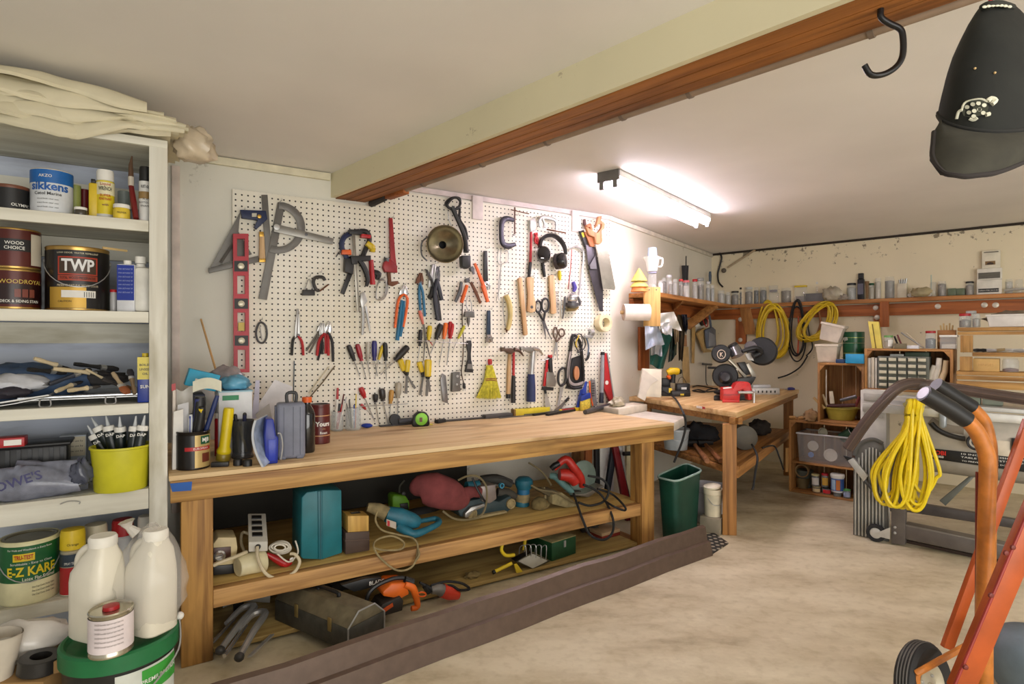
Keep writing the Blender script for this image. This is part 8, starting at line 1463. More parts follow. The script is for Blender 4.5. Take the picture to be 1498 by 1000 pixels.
def tbox(name,lab,cat,z,x0,x1,y0,bk,dp,mt,zb,bev=.002,par=None):
 a=pn(*z(x0,0),n3,DT+bk); b_=pn(*z(x1,0),n3,DT+bk); t=pn(*z((x0+x1)/2,y0),n3,DT+bk).z; a.z=b_.z=zb; o=thing(name,lab,cat,(a+b_)/2,RZ3); p_=part('body',G().box(a,b_-a,n3*dp,UP*max(.008,t-zb)),mt,o,bev); return o,p_,a,b_,max(t,zb+.008)
zb=dt_+.0008
P=tj(ZK,217,330,210,.06,zb); c,r,h=P
PLM=m((222,210,190),.55)
def planter(label,c,s,h,mt,R=None,rim=True):
 R=R or Matrix(); o=thing('planter',label,'planter',c,RZ3);
 def rg(k,zz): return [c+R@((d3*(sx*k*s)+n3*(sy*k*s*.8))+UP*zz) for sx,sy in ((-1,-1),(1,-1),(1,1),(-1,1))]
 L_=[rg(.78,.0),rg(.93,h*.86),rg(1.02,h*.86),rg(1.02,h),rg(.92,h),rg(.74,.01)]; v=[q for x in L_ for q in x]; f=[(3,2,1,0)]+[(i*4+k,i*4+(k+1)%4,(i+1)*4+(k+1)%4,(i+1)*4+k) for i in range(5) for k in range(4)]+[(20,21,22,23)]
 part('pot',G().add(v,f),mt,o,.003); return o
hp=H-(ZK(0,210)[1]-CY)/F*c.y-zb; planter('cream square planter standing on the open wooden crate',c,r*1.02,hp,PLM)
planter('cream square planter tipped upside down on the upright planter',c+UP*(hp+.020)+d3*.01,r*1.05,.12,m((214,202,186),.55),Matrix.Rotation(.25,3,n3));
P=tj(ZK,342,450,205,.13,zb); c,r,h=P; P=(c,r,h*1.0)
def gcan(label,P):
 c,r,h=P; o,L=tin('coffee_can',label,'can',P,m((20,80,48),.3,.3),TINM,[(.04,.94,m((16,78,46),.3))]); part('gold_stripe',cpatch(c,r*.985+.0014,-1.2,1.2,c.z+h*.44,c.z+h*.5,n=16),m((150,160,90),.3,.5),L[0]); return L
L=gcan('lower green coffee can stacked behind the blue tray',P); c,r,h=P; tp_=c+UP*(h+.001); h2=H-(ZK(0,150)[1]-CY)/F*c.y-tp_.z; L=gcan('upper green coffee can stacked on the lower green can',(tp_,r,h2)); ctext('MJB',tp_,r+.0016,-.9,tp_.z+h2*.35,.03,WHITE,L[0],.02)
o,p_,a,b_,t=tbox('tray','bright blue plastic tray on the open crate in front of the green cans','tray',ZK,355,445,258,-.02,.05,m((40,150,200),.5),zb,.004);
tbox('box','flat dark blue box beside the bright blue tray','box',ZK,308,352,284,.0,.06,m((34,66,110),.5),zb)
zi=da.z+.0148; P=tj(ZK,248,424,520,.03,zi); c,r,h=P; h=H-(ZK(0,518)[1]-CY)/F*c.y-zi; o=thing('bowl','olive yellow plastic basin of painting tools in the open crate','basin',c); part('body',G().lathe(c,UP,[(0,0),(r*.72,0),(r*.95,h*.92),(r*1.03,h*.94),(r*1.03,h),(r*.93,h),(r*.7,.006),(0,.006)],28,1.0),m((176,164,66),.5),o)
for lab,x0,y0,x1,y1,mt,w_ in (('flat pale brush lying over the left of the basin',200,470,255,525,m((214,180,120),.6),.010),('white rod standing up in the olive basin',262,335,262,500,m((214,206,190),.5),.004),('white glove like brush standing in the basin',285,440,292,500,m((226,214,190),.7),.014),('red and black tray edge lying across the basin',265,512,405,508,m((70,30,26),.6),.012),('steel rack lying on the right of the basin',330,485,410,465,DSTEEL,.012),('dark scraper leaning at the right of the basin',405,515,425,465,m((110,34,26),.6),.010),('pale paint stirrer leaning left in the basin',245,455,268,515,m((206,186,150),.6),.008)):
 a=T3(*ZK(x0,y0),.06); b_=T3(*ZK(x1,y1),.06); o=thing('painting_tool',lab,'tool',a,0,'painting tools in the olive basin'); part('handle',G().tube([a,(a+b_)/2,b_],[w_*.8,w_,w_],8,flat=.5,fn=n3),mt,o)
zt_=ct+.0008; q=T3(*ZK(195,575),.03); crumple('paper_bag','crumpled brown paper bag on top of the floor crate','bag',V((q.x-.01,q.y,zt_)),.045,.05,.042,m((176,140,100),.85,var=.35),71,.25,rz=RZ3)
for i,(x,y,lab) in enumerate(((95,580,'splintered firewood piece lying at the crate corner'),(140,588,'second splintered wood piece beside the paper bag'))):
 q=T3(*ZK(x,y),.02); q.z=zt_+.013; solo('wood_offcut',G().tube([q-d3*.015,q+d3*.025+UP*.004],[.012,.010],5),pine('x'),lab,'wood')
zs3=T3(1154,673).z+.0008
o=thing('storage_tote','clear plastic storage tote of paint supplies on the crate shelf','tote',T3(1200,670,.1),RZ3); a=T3(*ZK(130,0),.02); b_=T3(*ZK(385,0),.02); a.z=b_.z=zs3; ht=T3(*ZK(200,650),.02).z-zs3
TT=m((226,226,226),.25,alpha=.26,var=.1); dd=n3*.22
part('shell',G().add([a+UP*.0,b_,b_+dd,a+dd]+[q+UP*ht+x for q,x in ((a,-d3*.012-n3*.008),(b_,d3*.012-n3*.008),(b_+dd,d3*.012+n3*.0),(a+dd,-d3*.012))],[(3,2,1,0),(0,1,5,4),(1,2,6,5),(2,3,7,6),(3,0,4,7)]),TT,o,.003); part('rim',G().tube([a+UP*ht-d3*.014-n3*.01,b_+UP*ht+d3*.012-n3*.01,b_+dd+UP*ht+d3*.012,a+dd+UP*ht-d3*.014],.006,8,True),m((214,214,214),.4,alpha=.8),o)
for lab,nm,x,y,r,mt in (('white round lid standing inside the clear tote','lid',285,750,.042,m((226,222,210),.5)),('white plastic pot inside the clear tote','pot',200,705,.034,m((214,206,190),.5)),('glass jar lid showing above the tote edge','lid',248,638,.03,m((150,150,130),.4)),('blue and white paper roll in the tote bottom','roll',190,748,.018,m((120,150,210),.5))):
 q=T3(*ZK(x,y),.05); q.z=max(q.z,zs3+r+.003); solo(nm if nm!='lid' else 'round_disc',G().lathe(q,-n3,[(0,0),(r*.9,0),(r,.006),(r,.014),(r*.75,.014),(r*.7,.008),(0,.008)],22),mt,lab,nm)
q=T3(*ZK(340,668),.06); ax=(d3*.7+UP*.55-n3*.2).normalized(); o=thing('tin_can','dark green empty can leaning out of the clear tote','can',q); part('body',G().lathe(q,ax,[(0,0),(.034,0),(.034,.085),(.031,.085),(.031,.004),(0,.004)],20),m((40,70,50),.4),o); part('rim',G().tube([q+ax*.085+(perp(ax)[0]*math.cos(t)+perp(ax)[1]*math.sin(t))*.0335 for t in [2*PI*i/20 for i in range(20)]],.002,6,True),STEEL,o)
z4=.0158
def lj(lab,x0,x1,y,bk,gm,capm,ct,zb=z4,lc=None):
 P=tj(ZC_,x0,x1,y,bk,zb); o=jar('jar',lab,P,gm,capm,ct,.14,group='jars on the floor of the crate',lvl=.75)
 if lc: part('label',cpatch(P[0],P[1]+.0006,-.8,.8,P[0].z+P[2]*.15,P[0].z+P[2]*.7,n=8),lc,o)
 return P
P=lj('front jar with a cream label at the left of the floor jars',335,440,790,.02,GLS,m((190,170,120),.4),m((130,90,60),.6),lc=m((214,190,140),.6)); lj('upper jar with a white tag on the cream labelled jar',330,425,660,.02,GLS,m((196,184,130),.4),m((120,110,100),.6),zb=P[0].z+P[2]+.001,lc=m((220,214,206),.6))
P=lj('jar with a bright red label in the front row of floor jars',440,550,800,.015,GLS,BLACK,m((50,40,36),.6),lc=m((206,34,44),.5)); lj('red lidded jar stacked on the red labelled jar',435,520,655,.02,GLS,RED,m((60,70,50),.6),zb=P[0].z+P[2]+.001,lc=m((206,160,60),.5))
P=lj('clear jar under the white paint pot in the crate',560,655,850,.0,GLS,None,m((60,56,50),.6)); lj('green lidded jar with a printed label at the end of the crate',660,752,820,.0,GLS,m((80,150,80),.4),m((60,60,60),.6),lc=m((150,160,190),.5))
c=P[0]+UP*(P[2]+.001); h=H-(ZC_(0,660)[1]-CY)/F*c.y-c.z; r=P[1]*1.5; o=thing('paint_pot','white paint pot with a blue and orange label on the clear jar','pot',c); part('body',G().lathe(c,UP,[(0,0),(r*.92,0),(r,h*.82),(0,h*.82)],22),m((226,226,224),.4),o); part('lid',G().lathe(c+UP*(h*.821),UP,[(0,0),(r*1.08,0),(r*1.08,h*.14),(r*.95,h*.18),(0,h*.18)],22),WHITE,o); part('label',cpatch(c,r+.0004,-1.3,1.3,c.z+h*.1,c.z+h*.76,n=14),m((50,90,160),.5),o); part('orange_panel',cpatch(c,r+.0012,-.2,.4,c.z+h*.14,c.z+h*.7,n=5),m((206,120,50),.5),o); part('pale_panel',cpatch(c,r+.0012,-1.0,-.3,c.z+h*.14,c.z+h*.7,n=5),m((170,200,226),.5),o)
P=tj(ZC_,180,310,770,.08,z4); q=V((P[0].x,P[0].y,z4)); solo('flower_pot',G().lathe(q,UP,[(0,0),(.036,0),(.048,.07),(.044,.07),(.033,.005),(0,.005)],20),m((120,104,70),.6),'brownish plastic pot on the floor of the crate','pot'); q2=q+UP*.075+n3*.006; solo('paper_tube',G().lathe(q2+UP*.045,-n3,[(.038,0),(.046,0),(.046,.03),(.038,.03),(.038,0)],22),m((150,120,80),.6),'wooden ring standing on the brownish pot in the crate','ring')
q=T3(*ZC_(265,620),.15); q.z=.0158; solo('plastic_tub',G().lathe(q,UP,[(0,0),(.05,0),(.055,.11),(.058,.112),(.058,.12),(0,.12)],22),m((96,104,96),.5,alpha=.95),'grey lidded tub at the back of the crate floor','tub')
zd=ea.z+.0146
a=T3(*ZX(188,0),.02); b_=T3(*ZX(606,0),.02); a.z=b_.z=zd; htop=T3(*ZX(400,118),.02).z; o=thing('drawer_cabinet','small parts cabinet of many clear drawers inside the wooden crate','drawers',(a+b_)/2,RZ3); w_=b_-a; H_=htop-zd
part('frame',G().box(a,w_,n3*.14,UP*H_),m((120,122,112),.5),o,.001)
nr=5
for r_ in range(nr):
 for k in range(5):
  q=a+w_*(.03+.19*k)+UP*(H_*(.03+.194*r_))-n3*.001; dr=part('drawer',G().box(q,w_*.17,-n3*.012,UP*H_*.17),m((96,100,88),.3),o,.001); part('drawer_label',G().box(q+w_*.012-n3*.0125+UP*H_*.055,w_*.146,-n3*.004,UP*H_*.09),m((212,206,180),.4),dr,.001)
for lab,x0,x1,y,mt,th in (('bundle of folded papers standing left of the drawers',108,130,130,m((220,214,206),.8),.15),('beige magazines standing beside the drawer cabinet',136,160,125,m((206,196,176),.8),.15),('pale leaflets right against the drawer cabinet',166,182,130,m((214,208,196),.8),.14)): tbox('magazine',lab,'papers',ZX,x0,x1,y,.02,th,mt,zd,.001)
for lab,pts in (('rolled cream paper sheets in the right of the crate',[(640,330),(680,220),(690,130)]),('rolled tan paper beside the cream sheets',[(700,320),(735,240),(745,150)]),('white crumpled paper cone at the right of the drawers',[(600,325),(625,260),(650,190)])):
 P_=[T3(*ZX(x,max(y,0)),.05) for x,y in pts]; P_[0].z=max(zd+.02,P_[0].z); solo('paper_roll',G().tube(P_,[.018,.016,.014],10),m((214,190,150),.8) if 'tan' in lab else m((224,216,200),.8),lab,'paper')
z5=et+.0008
o,p_,a,b_,t=tbox('box','flat dark green box lying on the drawer cabinet in the crate','box',ZT,290,450,795,.03,.1,m((44,62,44),.5),zd+H_+.001); tbox('box','flat pale box lying beside the green box on the cabinet','box',ZT,190,282,808,.03,.1,m((150,156,150),.5),zd+H_+.001)
a=T3(*ZT(70,765),.04); b_=T3(*ZT(140,765),.04); a.z=b_.z=z5; tz_=T3(*ZT(50,585),.04); sh=(tz_-T3(*ZT(98,765),.04)); o=thing('foam_block','leaning yellow foam board on top of the drawer crate','board',(a+b_)/2,RZ3); part('block',G().prism([a,b_,b_+V((sh.x*.55,sh.y*.55,sh.z*.98)),a+V((sh.x*.55,sh.y*.55,sh.z))],n3*.03),m((226,206,100),.7),o,.002); part('side_edge',G().prism([a-n3*.001+d3*.02,a-n3*.001+d3*.026,a-n3*.001+d3*.026+V((sh.x*.5,sh.y*.5,sh.z*.9)),a-n3*.001+d3*.02+V((sh.x*.5,sh.y*.5,sh.z*.9))],-n3*.0005),m((120,100,40),.7),o)
P=tj(ZT,146,216,682,.02,z5); o=jar('jar','green lidded jar with a white label on the drawer crate',P,GLS,m((110,160,90),.4),m((170,150,110),.6),.16); part('label',cpatch(P[0],P[1]+.0008,-.1,.9,P[0].z+P[2]*.15,P[0].z+P[2]*.65,n=6),WHITE,o)
solo('stub',G().lathe(P[0]+d3*.05,UP,[(0,0),(.006,0),(.006,.02),(0,.02)],8),m((110,90,60),.6),'small brown stub beside the green lidded jar','stub')
P=tj(ZT,422,500,652,.03,z5); jar('jar','red lidded jar of dark parts on the drawer crate',P,GLS,RED,m((80,84,90),.5),.13)
o,p_,a,b_,t=tbox('wooden_box','round wooden box of brushes behind the clear tote','box',ZT,505,625,648,.10,.08,crw,z5)
for k in range(5): part('stick',G().tube([a+(b_-a)*(.2+.15*k)+n3*.03+UP*(t-z5-.01),a+(b_-a)*(.15+.17*k)+n3*.03+UP*(t-z5+.03+.012*(k%2))],.005,6),m((206,176,120),.6),o)
o,p_,a,b_,t=tbox('storage_tote','small clear tote with a white lid on the drawer crate','tote',ZT,522,635,695,.02,.07,GL2,z5); part('lid',G().box(a-d3*.003-n3*.003+UP*(t-z5+.0005),(b_-a)+d3*.006,n3*.076,UP*.012),WHITE,o,.002); part('contents',G().box(a+d3*.008+n3*.008+UP*.003,(b_-a)*.8,n3*.05,UP*.025),m((206,196,180),.6),p_)
for lab,x0,x1,y,mt in (('white cap box lying on the drawer crate front',303,382,750,m((222,222,226),.5)),('dark strip of tools lying behind the white cap box',215,300,738,m((120,110,84),.6))): tbox('box',lab,'box',ZT,x0,x1,y,.0 if 'white' in lab else .06,.03,mt,z5)
for lab,p0,p1,mt in (('dark red pen leaning behind the green lidded jar',(275,740),(240,680),m((110,30,40),.5)),('black stick leaning behind the green lidded jar',(250,740),(220,690),BLACK),('thin steel ruler leaning on the drawer crate',(415,755),(265,665),STEEL),('second steel rod leaning beside the ruler',(418,745),(300,670),m((190,176,150),.5))):
 a=T3(*ZT(*p0),.08); a.z=z5+.005; b_=T3(*ZT(*p1),.10); solo('leaning_stick',G().tube([a,b_],.005,6),mt,lab,'stick')
o=thing('pallet_shelf','shelf of rough pallet boards holding small parts at the right','shelf',T3(1460,545,.1),RZ3)
def pboard(x0,x1,y0,y1,dp,bk=0.0,nm='board',mt=None):
 a=T3(*ZT(x0,y1),bk); b_=T3(*ZT(x1,y1),bk); t=T3(*ZT(x0,y0),bk).z; z_=a.z; b_.z=z_; part(nm,G().box(a,b_-a,n3*dp,UP*(t-z_)),mt or wood((206,160,92),(150,106,50),'x'),o,.002); return t
zp1=pboard(640,1240,632,655,.2); pboard(640,1240,660,680,.02,.0); zp2=pboard(738,1240,797,822,.2); zp3=pboard(632,1240,920,945,.2); pboard(632,1240,950,975,.02,-.004); pboard(632,1240,985,1030,.02,-.004)
for x0,x1,y0,y1 in ((658,742,683,796),(655,738,824,918)): pboard(x0,x1,y0,y1,.02,.0,'post',wood((206,160,92),(150,106,50),'z')); pboard(x0,x1,y0,y1,.02,.17,'post',wood((206,160,92),(150,106,50),'z'))
def pj(x0,x1,y,bk,zb): return spot(ZT(x0,0)[0],ZT(x1,0)[0],ZT(0,y)[1],zb,bk,n=n3,D=DT)
zp1+=.0008; zp2+=.0008; zp3+=.0008
P=pj(645,735,537,.02,zp1); jar('jar','wide red lidded jar of bolts on the pallet shelf',P,GLS,RED,NAIL,.18); P=pj(737,795,540,.03,zp1); jar('jar','clear jar of white plugs beside the wide red lidded jar',P,GLS,None,m((150,140,120),.5,var=.5,sc=90)); P=pj(690,770,520,.10,zp1); jar('jar','white lidded jar behind the red lidded jar on the pallet shelf',P,GLS,m((190,190,186),.4),None)
a=T3(*ZT(830,0),.02); b_=T3(*ZT(1180,0),.02); a.z=b_.z=zp1; t=T3(*ZT(900,550),.02).z-zp1; o=thing('wash_basin','white plastic basin of cloth on top of the pallet shelf','basin',(a+b_)/2,RZ3); w_=b_-a; part('tub',G().add([a+w_*.06,b_-w_*.06,b_-w_*.06+n3*.15,a+w_*.06+n3*.15,a+UP*t,b_+UP*t,b_+n3*.18+UP*t,a+n3*.18+UP*t],[(3,2,1,0),(0,1,5,4),(1,2,6,5),(2,3,7,6),(3,0,4,7)]),m((226,222,214),.4),o,.006); part('rim',G().tube([a+UP*t,b_+UP*t,b_+n3*.18+UP*t,a+n3*.18+UP*t],.006,8,True),m((226,222,214),.4),o)
q=T3(*ZT(1000,540),.11); crumple('cloth_heap' if 0 else 'rag','grey brown rag heaped in the white basin','rag',V((q.x,q.y,zp1+.02)),.11,.055,.04,m((130,116,96),.85,var=.4),81,.2,rz=RZ3)
rnd=random.Random(8)
for k,(x,y,mt,lab) in enumerate(((770,745,DGREY,'dark chisel in the heap of tools on the middle pallet shelf'),(810,735,BLACK,'black wrapped tool in the heap on the middle pallet shelf'),(850,730,STEEL,'steel tool in the heap on the middle pallet shelf'),(905,745,m((150,130,90),.6),'tan packet in the heap on the middle pallet shelf'),(950,760,m((190,186,176),.4,.5),'shiny packet in the heap on the middle pallet shelf'),(1010,765,m((206,204,196),.5),'white packet in the heap on the middle pallet shelf'),(1055,760,STEEL,'steel bits at the end of the tool heap on the pallet shelf'))):
 q=T3(*ZT(x,y),.05); q.z=zp2+.012; e=(d3+UP*rnd.uniform(-.05,.2)+n3*rnd.uniform(-.4,.4)).normalized(); solo('small_tool',G().tube([q-e*.03,q,q+e*.035],[.006,.012,.008],6,flat=.7),mt,lab,'tool','tools heaped on the pallet shelf')
a=T3(*ZT(742,0),.02); b_=T3(*ZT(918,0),.02); tz_=T3(*ZT(830,838),.02).z; a.z=b_.z=zp3; o=thing('box','tan cardboard box on the lower pallet shelf','box',(a+b_)/2,RZ3); part('body',G().box(a,b_-a,n3*.12,UP*(tz_-zp3)),m((214,176,110),.75),o,.002); text('HINGES',(a+b_)/2-n3*.001+UP*(tz_-zp3)*.5,d3,UP,.02,m((190,146,84),.7),o,0)
P=pj(930,1055,838,.02,zp3); jar('tub','round clear plastic tub of red parts on the lower pallet shelf',P,GLS,None,m((110,50,46),.6),cat='tub',lvl=.2)
# ---------- table saw ----------
DS=pz(1308,797,0).dot(n3)
def S3(u,v,o=0): return pn(u,v,n3,DS+o)
f=lambda x,y,o=0: S3(*ZM(x,y),o)
saw=thing('table_saw','grey table saw on a wheeled steel stand at the right of the room','table saw',V((S3(1400,797,.2).x,S3(1400,797,.2).y,0)),RZ3)
AL=m((206,206,200),.35,.5); GSTL=m((110,104,100),.45,.5); SAWG=m((186,180,168),.5,.2)
def sprism(nm,mt,pts,o0,th,bev=.002,par=None): return part(nm,G().prism([f(x,y,o0) for x,y in pts],n3*th),mt,par or saw,bev)
sprism('front_rail',AL,[(105,165),(1200,250),(1200,292),(105,205)],-.03,.03,.003)
sprism('table_top',AL,[(240,150),(1200,218),(1200,240),(240,172)],.0,.42,.003);
sprism('rear_rail',m((226,226,222),.4,.3),[(130,118),(400,140),(400,160),(130,140)],.25,.03)
sprism('housing',SAWG,[(395,215),(1200,290),(1200,470),(410,385)],.012,.36,.004)
bp_=sprism('name_panel',BLACK,[(408,382),(1200,466),(1200,545),(408,430)],.004,.007,.001)
kd=(f(900,436,.0)-f(410,385,.0)).normalized(); vu=UP
q=f(466,406,.0022); text('RYOBI',q,kd,UP,.028,m((206,40,30),.4),bp_,.03,fit=S3(*ZM(420,0)).__sub__(S3(*ZM(512,0))).length); text('BT 3000',f(470,425,.0022),kd,UP,.015,WHITE,bp_,.01)
text('10 INCH PRECISION 10"',f(742,428,.0022),kd,UP,.011,WHITE,bp_,0,fit=.24); text('TABLE SAW SYSTEM FOR',f(742,444,.0022),kd,UP,.011,WHITE,bp_,0,fit=.24); text('TO PREVENT INJURY, DO NOT',f(720,460,.0022),kd,UP,.009,WHITE,bp_,0,fit=.2)
arc=[(440,262),(470,292),(520,318),(580,335),(606,338)]
g=G().tube(sm([f(x,y,.008) for x,y in arc],4),[.012]*5,8); part('bevel_slot',g,m((40,38,36),.5),saw)
part('slot_backing',G().tube(sm([f(x,y-6,.012) for x,y in [(436,255),(470,275),(530,295),(600,305)]],4),.02,8,flat=.2,fn=n3),m((130,120,106),.5),saw)
q=f(664,350,.0); hw=part('hand_wheel',G().lathe(q,-n3,[(0,-.01),(.012,-.01),(.012,.03),(.036,.03),(.0385,.036),(.0385,.046),(.034,.052),(.02,.05),(0,.05)],28),BLACK,saw); part('wheel_emblem',G().lathe(q-n3*.0505,-n3,[(.018,0),(.026,0),(.026,.002),(.018,.002),(.018,0)],24),m((190,186,176),.4,.6),hw); part('wheel_knob',G().lathe(q-n3*.052+d3*.024-UP*.01,-n3,[(0,0),(.008,0),(.01,.025),(0,.028)],14),BLACK,hw)
sprism('crank_handle',m((150,156,160),.4,.4),[(476,210),(515,212),(515,280),(500,290),(478,282)],-.05,.03,.008)
sw=sprism('switch_plate',BLACK,[(832,335),(960,348),(960,410),(832,398)],-.004,.015,.002); sprism('red_switch',m((226,50,36),.4),[(842,352),(950,362),(950,402),(842,392)],-.010,.006,.002,sw); sprism('pale_plate',m((206,196,176),.5),[(758,345),(826,352),(826,440),(758,432)],.006,.005)
part('belly',G().tube([f(412,432,.08),f(1200,530,.08)],.07,20,flat=.9,fn=UP),m((150,144,132),.5,.2),saw)
sprism('leg',GSTL,[(245,385),(318,385),(314,856),(245,850)],.0,.05,.002); sprism('leg',GSTL,[(235,400),(290,405),(290,700),(235,690)],.40,.05,.002)
sprism('leg',GSTL,[(1120,470),(1190,478),(1190,1040),(1120,1030)],.0,.05,.002); sprism('leg',GSTL,[(1120,480),(1180,486),(1180,838),(1120,828)],.40,.05,.002)
sprism('base_rail',GSTL,[(314,762),(1200,946),(1200,1020),(314,826)],.004,.04,.002); sprism('base_rail',GSTL,[(290,640),(1200,790),(1200,830),(290,690)],.40,.04,.002); sprism('base_top',m((130,124,118),.5,.5),[(314,755),(840,865),(840,872),(314,764)],.004,.07,.001)
sprism('diagonal_brace',m((120,124,118),.45,.5),[(480,640),(640,510),(655,520),(510,665)],.2,.02)
for x,y in ((264,769),(264,797)): part('bolt',G().lathe(f(x,y,-.001),-n3,[(0,0),(.007,0),(.006,.004),(0,.006)],10),STEEL,saw)
for cx_,cy_,r_,o_ in ((172,788,42,.0),(182,700,38,.32)):
 q=f(cx_,cy_,o_); r=r_*.30011*q.y/F; q.z=r+.001
 cst=part('caster_wheel',G().lathe(q+n3*.012,-n3,[(r*.62,0),(r*.95,0),(r,.005),(r,.02),(r*.95,.025),(r*.62,.025),(r*.62,0)],26),RUB,saw); part('hub',G().lathe(q+n3*.010,-n3,[(0,0),(r*.6,0),(r*.6,.02),(r*.3,.024),(0,.024)],18),m((206,204,196),.4,.3),cst); e0=f(242,cy_+35,o_+.01); part('bracket',G().prism([q-n3*.016,f(240,cy_-18,o_-.016),f(240,cy_+40,o_-.016),q-n3*.016-UP*.012],n3*.003),m((206,204,196),.4,.5),cst)
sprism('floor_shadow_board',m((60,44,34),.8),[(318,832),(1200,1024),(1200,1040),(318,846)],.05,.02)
o=thing('side_table_panel','grey ridged aluminium panel with a rounded top standing beside the saw','panel',V((f(140,700,-.02).x,f(140,700,-.02).y,0)),RZ3); PN=m((120,120,116),.5,.3)
a=[f(60,697,.04),f(62,470,.04),f(75,400,.04),(f(115,350,.04)),f(160,340,.04),f(205,360,.04),f(222,430,.04),f(235,700,.04)]; zb_=.001; a[0].z=a[-1].z=zb_
part('plate',G().prism(a,n3*.012),PN,o,.001)
for k in range(9):
 x=72+17*k; yt=360+ (abs(x-150)/75)**2*75; t=f(x,yt+20,.038); b_=f(x,690,.038); b_.z=zb_+.004; part('ridge',G().box(b_-d3*.0018*2,d3*.0075,-n3*.008,UP*(t.z-b_.z)),m((190,190,182),.4,.5),o,.001)
part('graduated_arc',G().tube(sm([f(66,420,.034),f(85,372,.034),f(125,346,.034),f(165,342,.034),f(205,362,.034)],5),.010,8,flat=.3,fn=n3),m((90,90,84),.5),o)
T_=lambda nm,mt,pts,o0,th: part(nm,G().prism([f(x,y,o0) for x,y in pts],n3*th),mt,o2_,.002)
o2_=thing('miter_gauge','silver mitre gauge bar leaning across the ridged panel','gauge',f(130,560,-.05),RZ3); T_('bar',AL,[(32,445),(60,432),(132,520),(112,548)],-.01,.02); T_('dark_tip',BLACK,[(10,420),(48,430),(58,436),(34,450)],-.006,.012); part('arm',G().tube([f(118,540,0),f(160,590,.0),f(215,640,.0)],[.012,.010,.008],8),DSTEEL,o2_)
sp_=thing('side_panel_box','pale grey panel cabinet standing behind the saw rail','cabinet',V((f(160,690,.14).x,f(160,690,.14).y,0)),RZ3); a=f(96,100,.1); b_=f(222,112,.1); a.z=b_.z=.001; t=f(96,100,.1).z; part('shell',G().box(a,b_-a,n3*.1,UP*(t-.001)),m((206,204,196),.5),sp_,.003)
for y0,y1 in ((115,150),(165,230)):
 A1_=f(112,y1,.098); part('recess_rim',G().box(A1_,(b_-a)*.75,-n3*.004,UP*(f(112,y0,.098).z-A1_.z)),m((186,184,176),.5),sp_,.002)
for lab,x0,x1,y0,y1,mt in (('pale grey green box on the saw table by the truck handle',600,680,172,190,m((150,160,140),.5)),('second pale grey green box farther along the saw table',690,790,182,202,m((160,168,150),.5))):
 a=f(x0,y1,.1); b_=f(x1,y1+6,.1); zq=f((x0+x1)/2,y1-10,.1).z; z_=f((x0+x1)/2,228,.0).z
 tb=max(a.z,b_.z); o=thing('parts_box',lab,'box',a,RZ3); z0=(f(x0,150+ (x0-240)*.0708,0).z); z1=f(x1,150+(x1-240)*.0708,0).z; part('body',G().box(V((a.x,a.y,max(z0,z1)+.001)),V((b_.x-a.x,b_.y-a.y,0)),n3*.08,UP*.05),mt,o,.003)
g=G(); HP=[f(35,385,-.085),f(120,262,-.085),f(205,160,-.085),f(270,95,-.07),f(330,70,-.04),f(400,72,.02),f(560,95,.05),f(900,146,.05),f(1200,176,.05)]
rr=.5*50*.30011*HP[0].y/F
hs=thing('vacuum_hose','long brown ribbed vacuum hose bent over the table saw','hose',HP[0]); part('hose',G().tube(sm(HP,6),rr,14),m((78,62,54),.55),hs)
P_=sm(HP,6); g=G()
for k in range(6):
 a_=2*PI*k/6; pts=[]
 for i,q in enumerate(P_):
  t_=(P_[min(len(P_)-1,i+1)]-P_[max(0,i-1)]).normalized(); b1,c1=perp(t_); pts.append(q+(b1*math.cos(a_)+c1*math.sin(a_))*rr*.96)
 part('rib',G().tube(pts,.0035,6),m((96,78,66),.5),hs)
part('coupling',G().tube([f(345,70,-.01),f(400,73,.02)],rr*1.12,16),m((70,58,50),.5),hs); part('end_opening',G().tube([HP[0],HP[0]+(HP[0]-HP[1]).normalized()*.004],rr*.8,14),BLACK,hs)
yc_=thing('extension_cord','bright yellow extension cord looped over the front rail of the saw','cord',f(300,690,-.06),RZ3); rnd=random.Random(21); YB=m((238,212,30),.4)
for k in range(13):
 xb=[190,215,245,270,300,330,350,365,385,405,375,320,230][k]; yb=[640,660,668,672,676,680,682,690,640,600,660,640,610][k]; wd_=rnd.uniform(26,60); o_=-.046-.05*(k%4)*.35-rnd.uniform(0,.02); xt=325+k*5
 pts=[f(xt-8,215,o_),f(xt,162,o_-.004),f(xt+4,152,.0+o_*.6),f(xt+10,200,o_),f(xb+wd_*.9+20,480,o_-.01),f(xb+wd_,yb-70,o_-.01),f(xb+wd_*.4,yb-8,o_-.012),f(xb-wd_*.4,yb-10,o_-.012),f(xb-wd_,yb-80,o_-.01),f(xb-wd_*.5-10,470,o_-.008),f(xt-20,300,o_)]
 part('loop',G().tube(sm(pts,5,True),.0085,7,True),YB,yc_)
part('clear_tie',G().tube(sm([f(310,175,-.07),f(350,160,-.08),f(395,180,-.07),f(360,200,-.08)],4),.012,6),m((206,196,130),.2,alpha=.8),yc_)
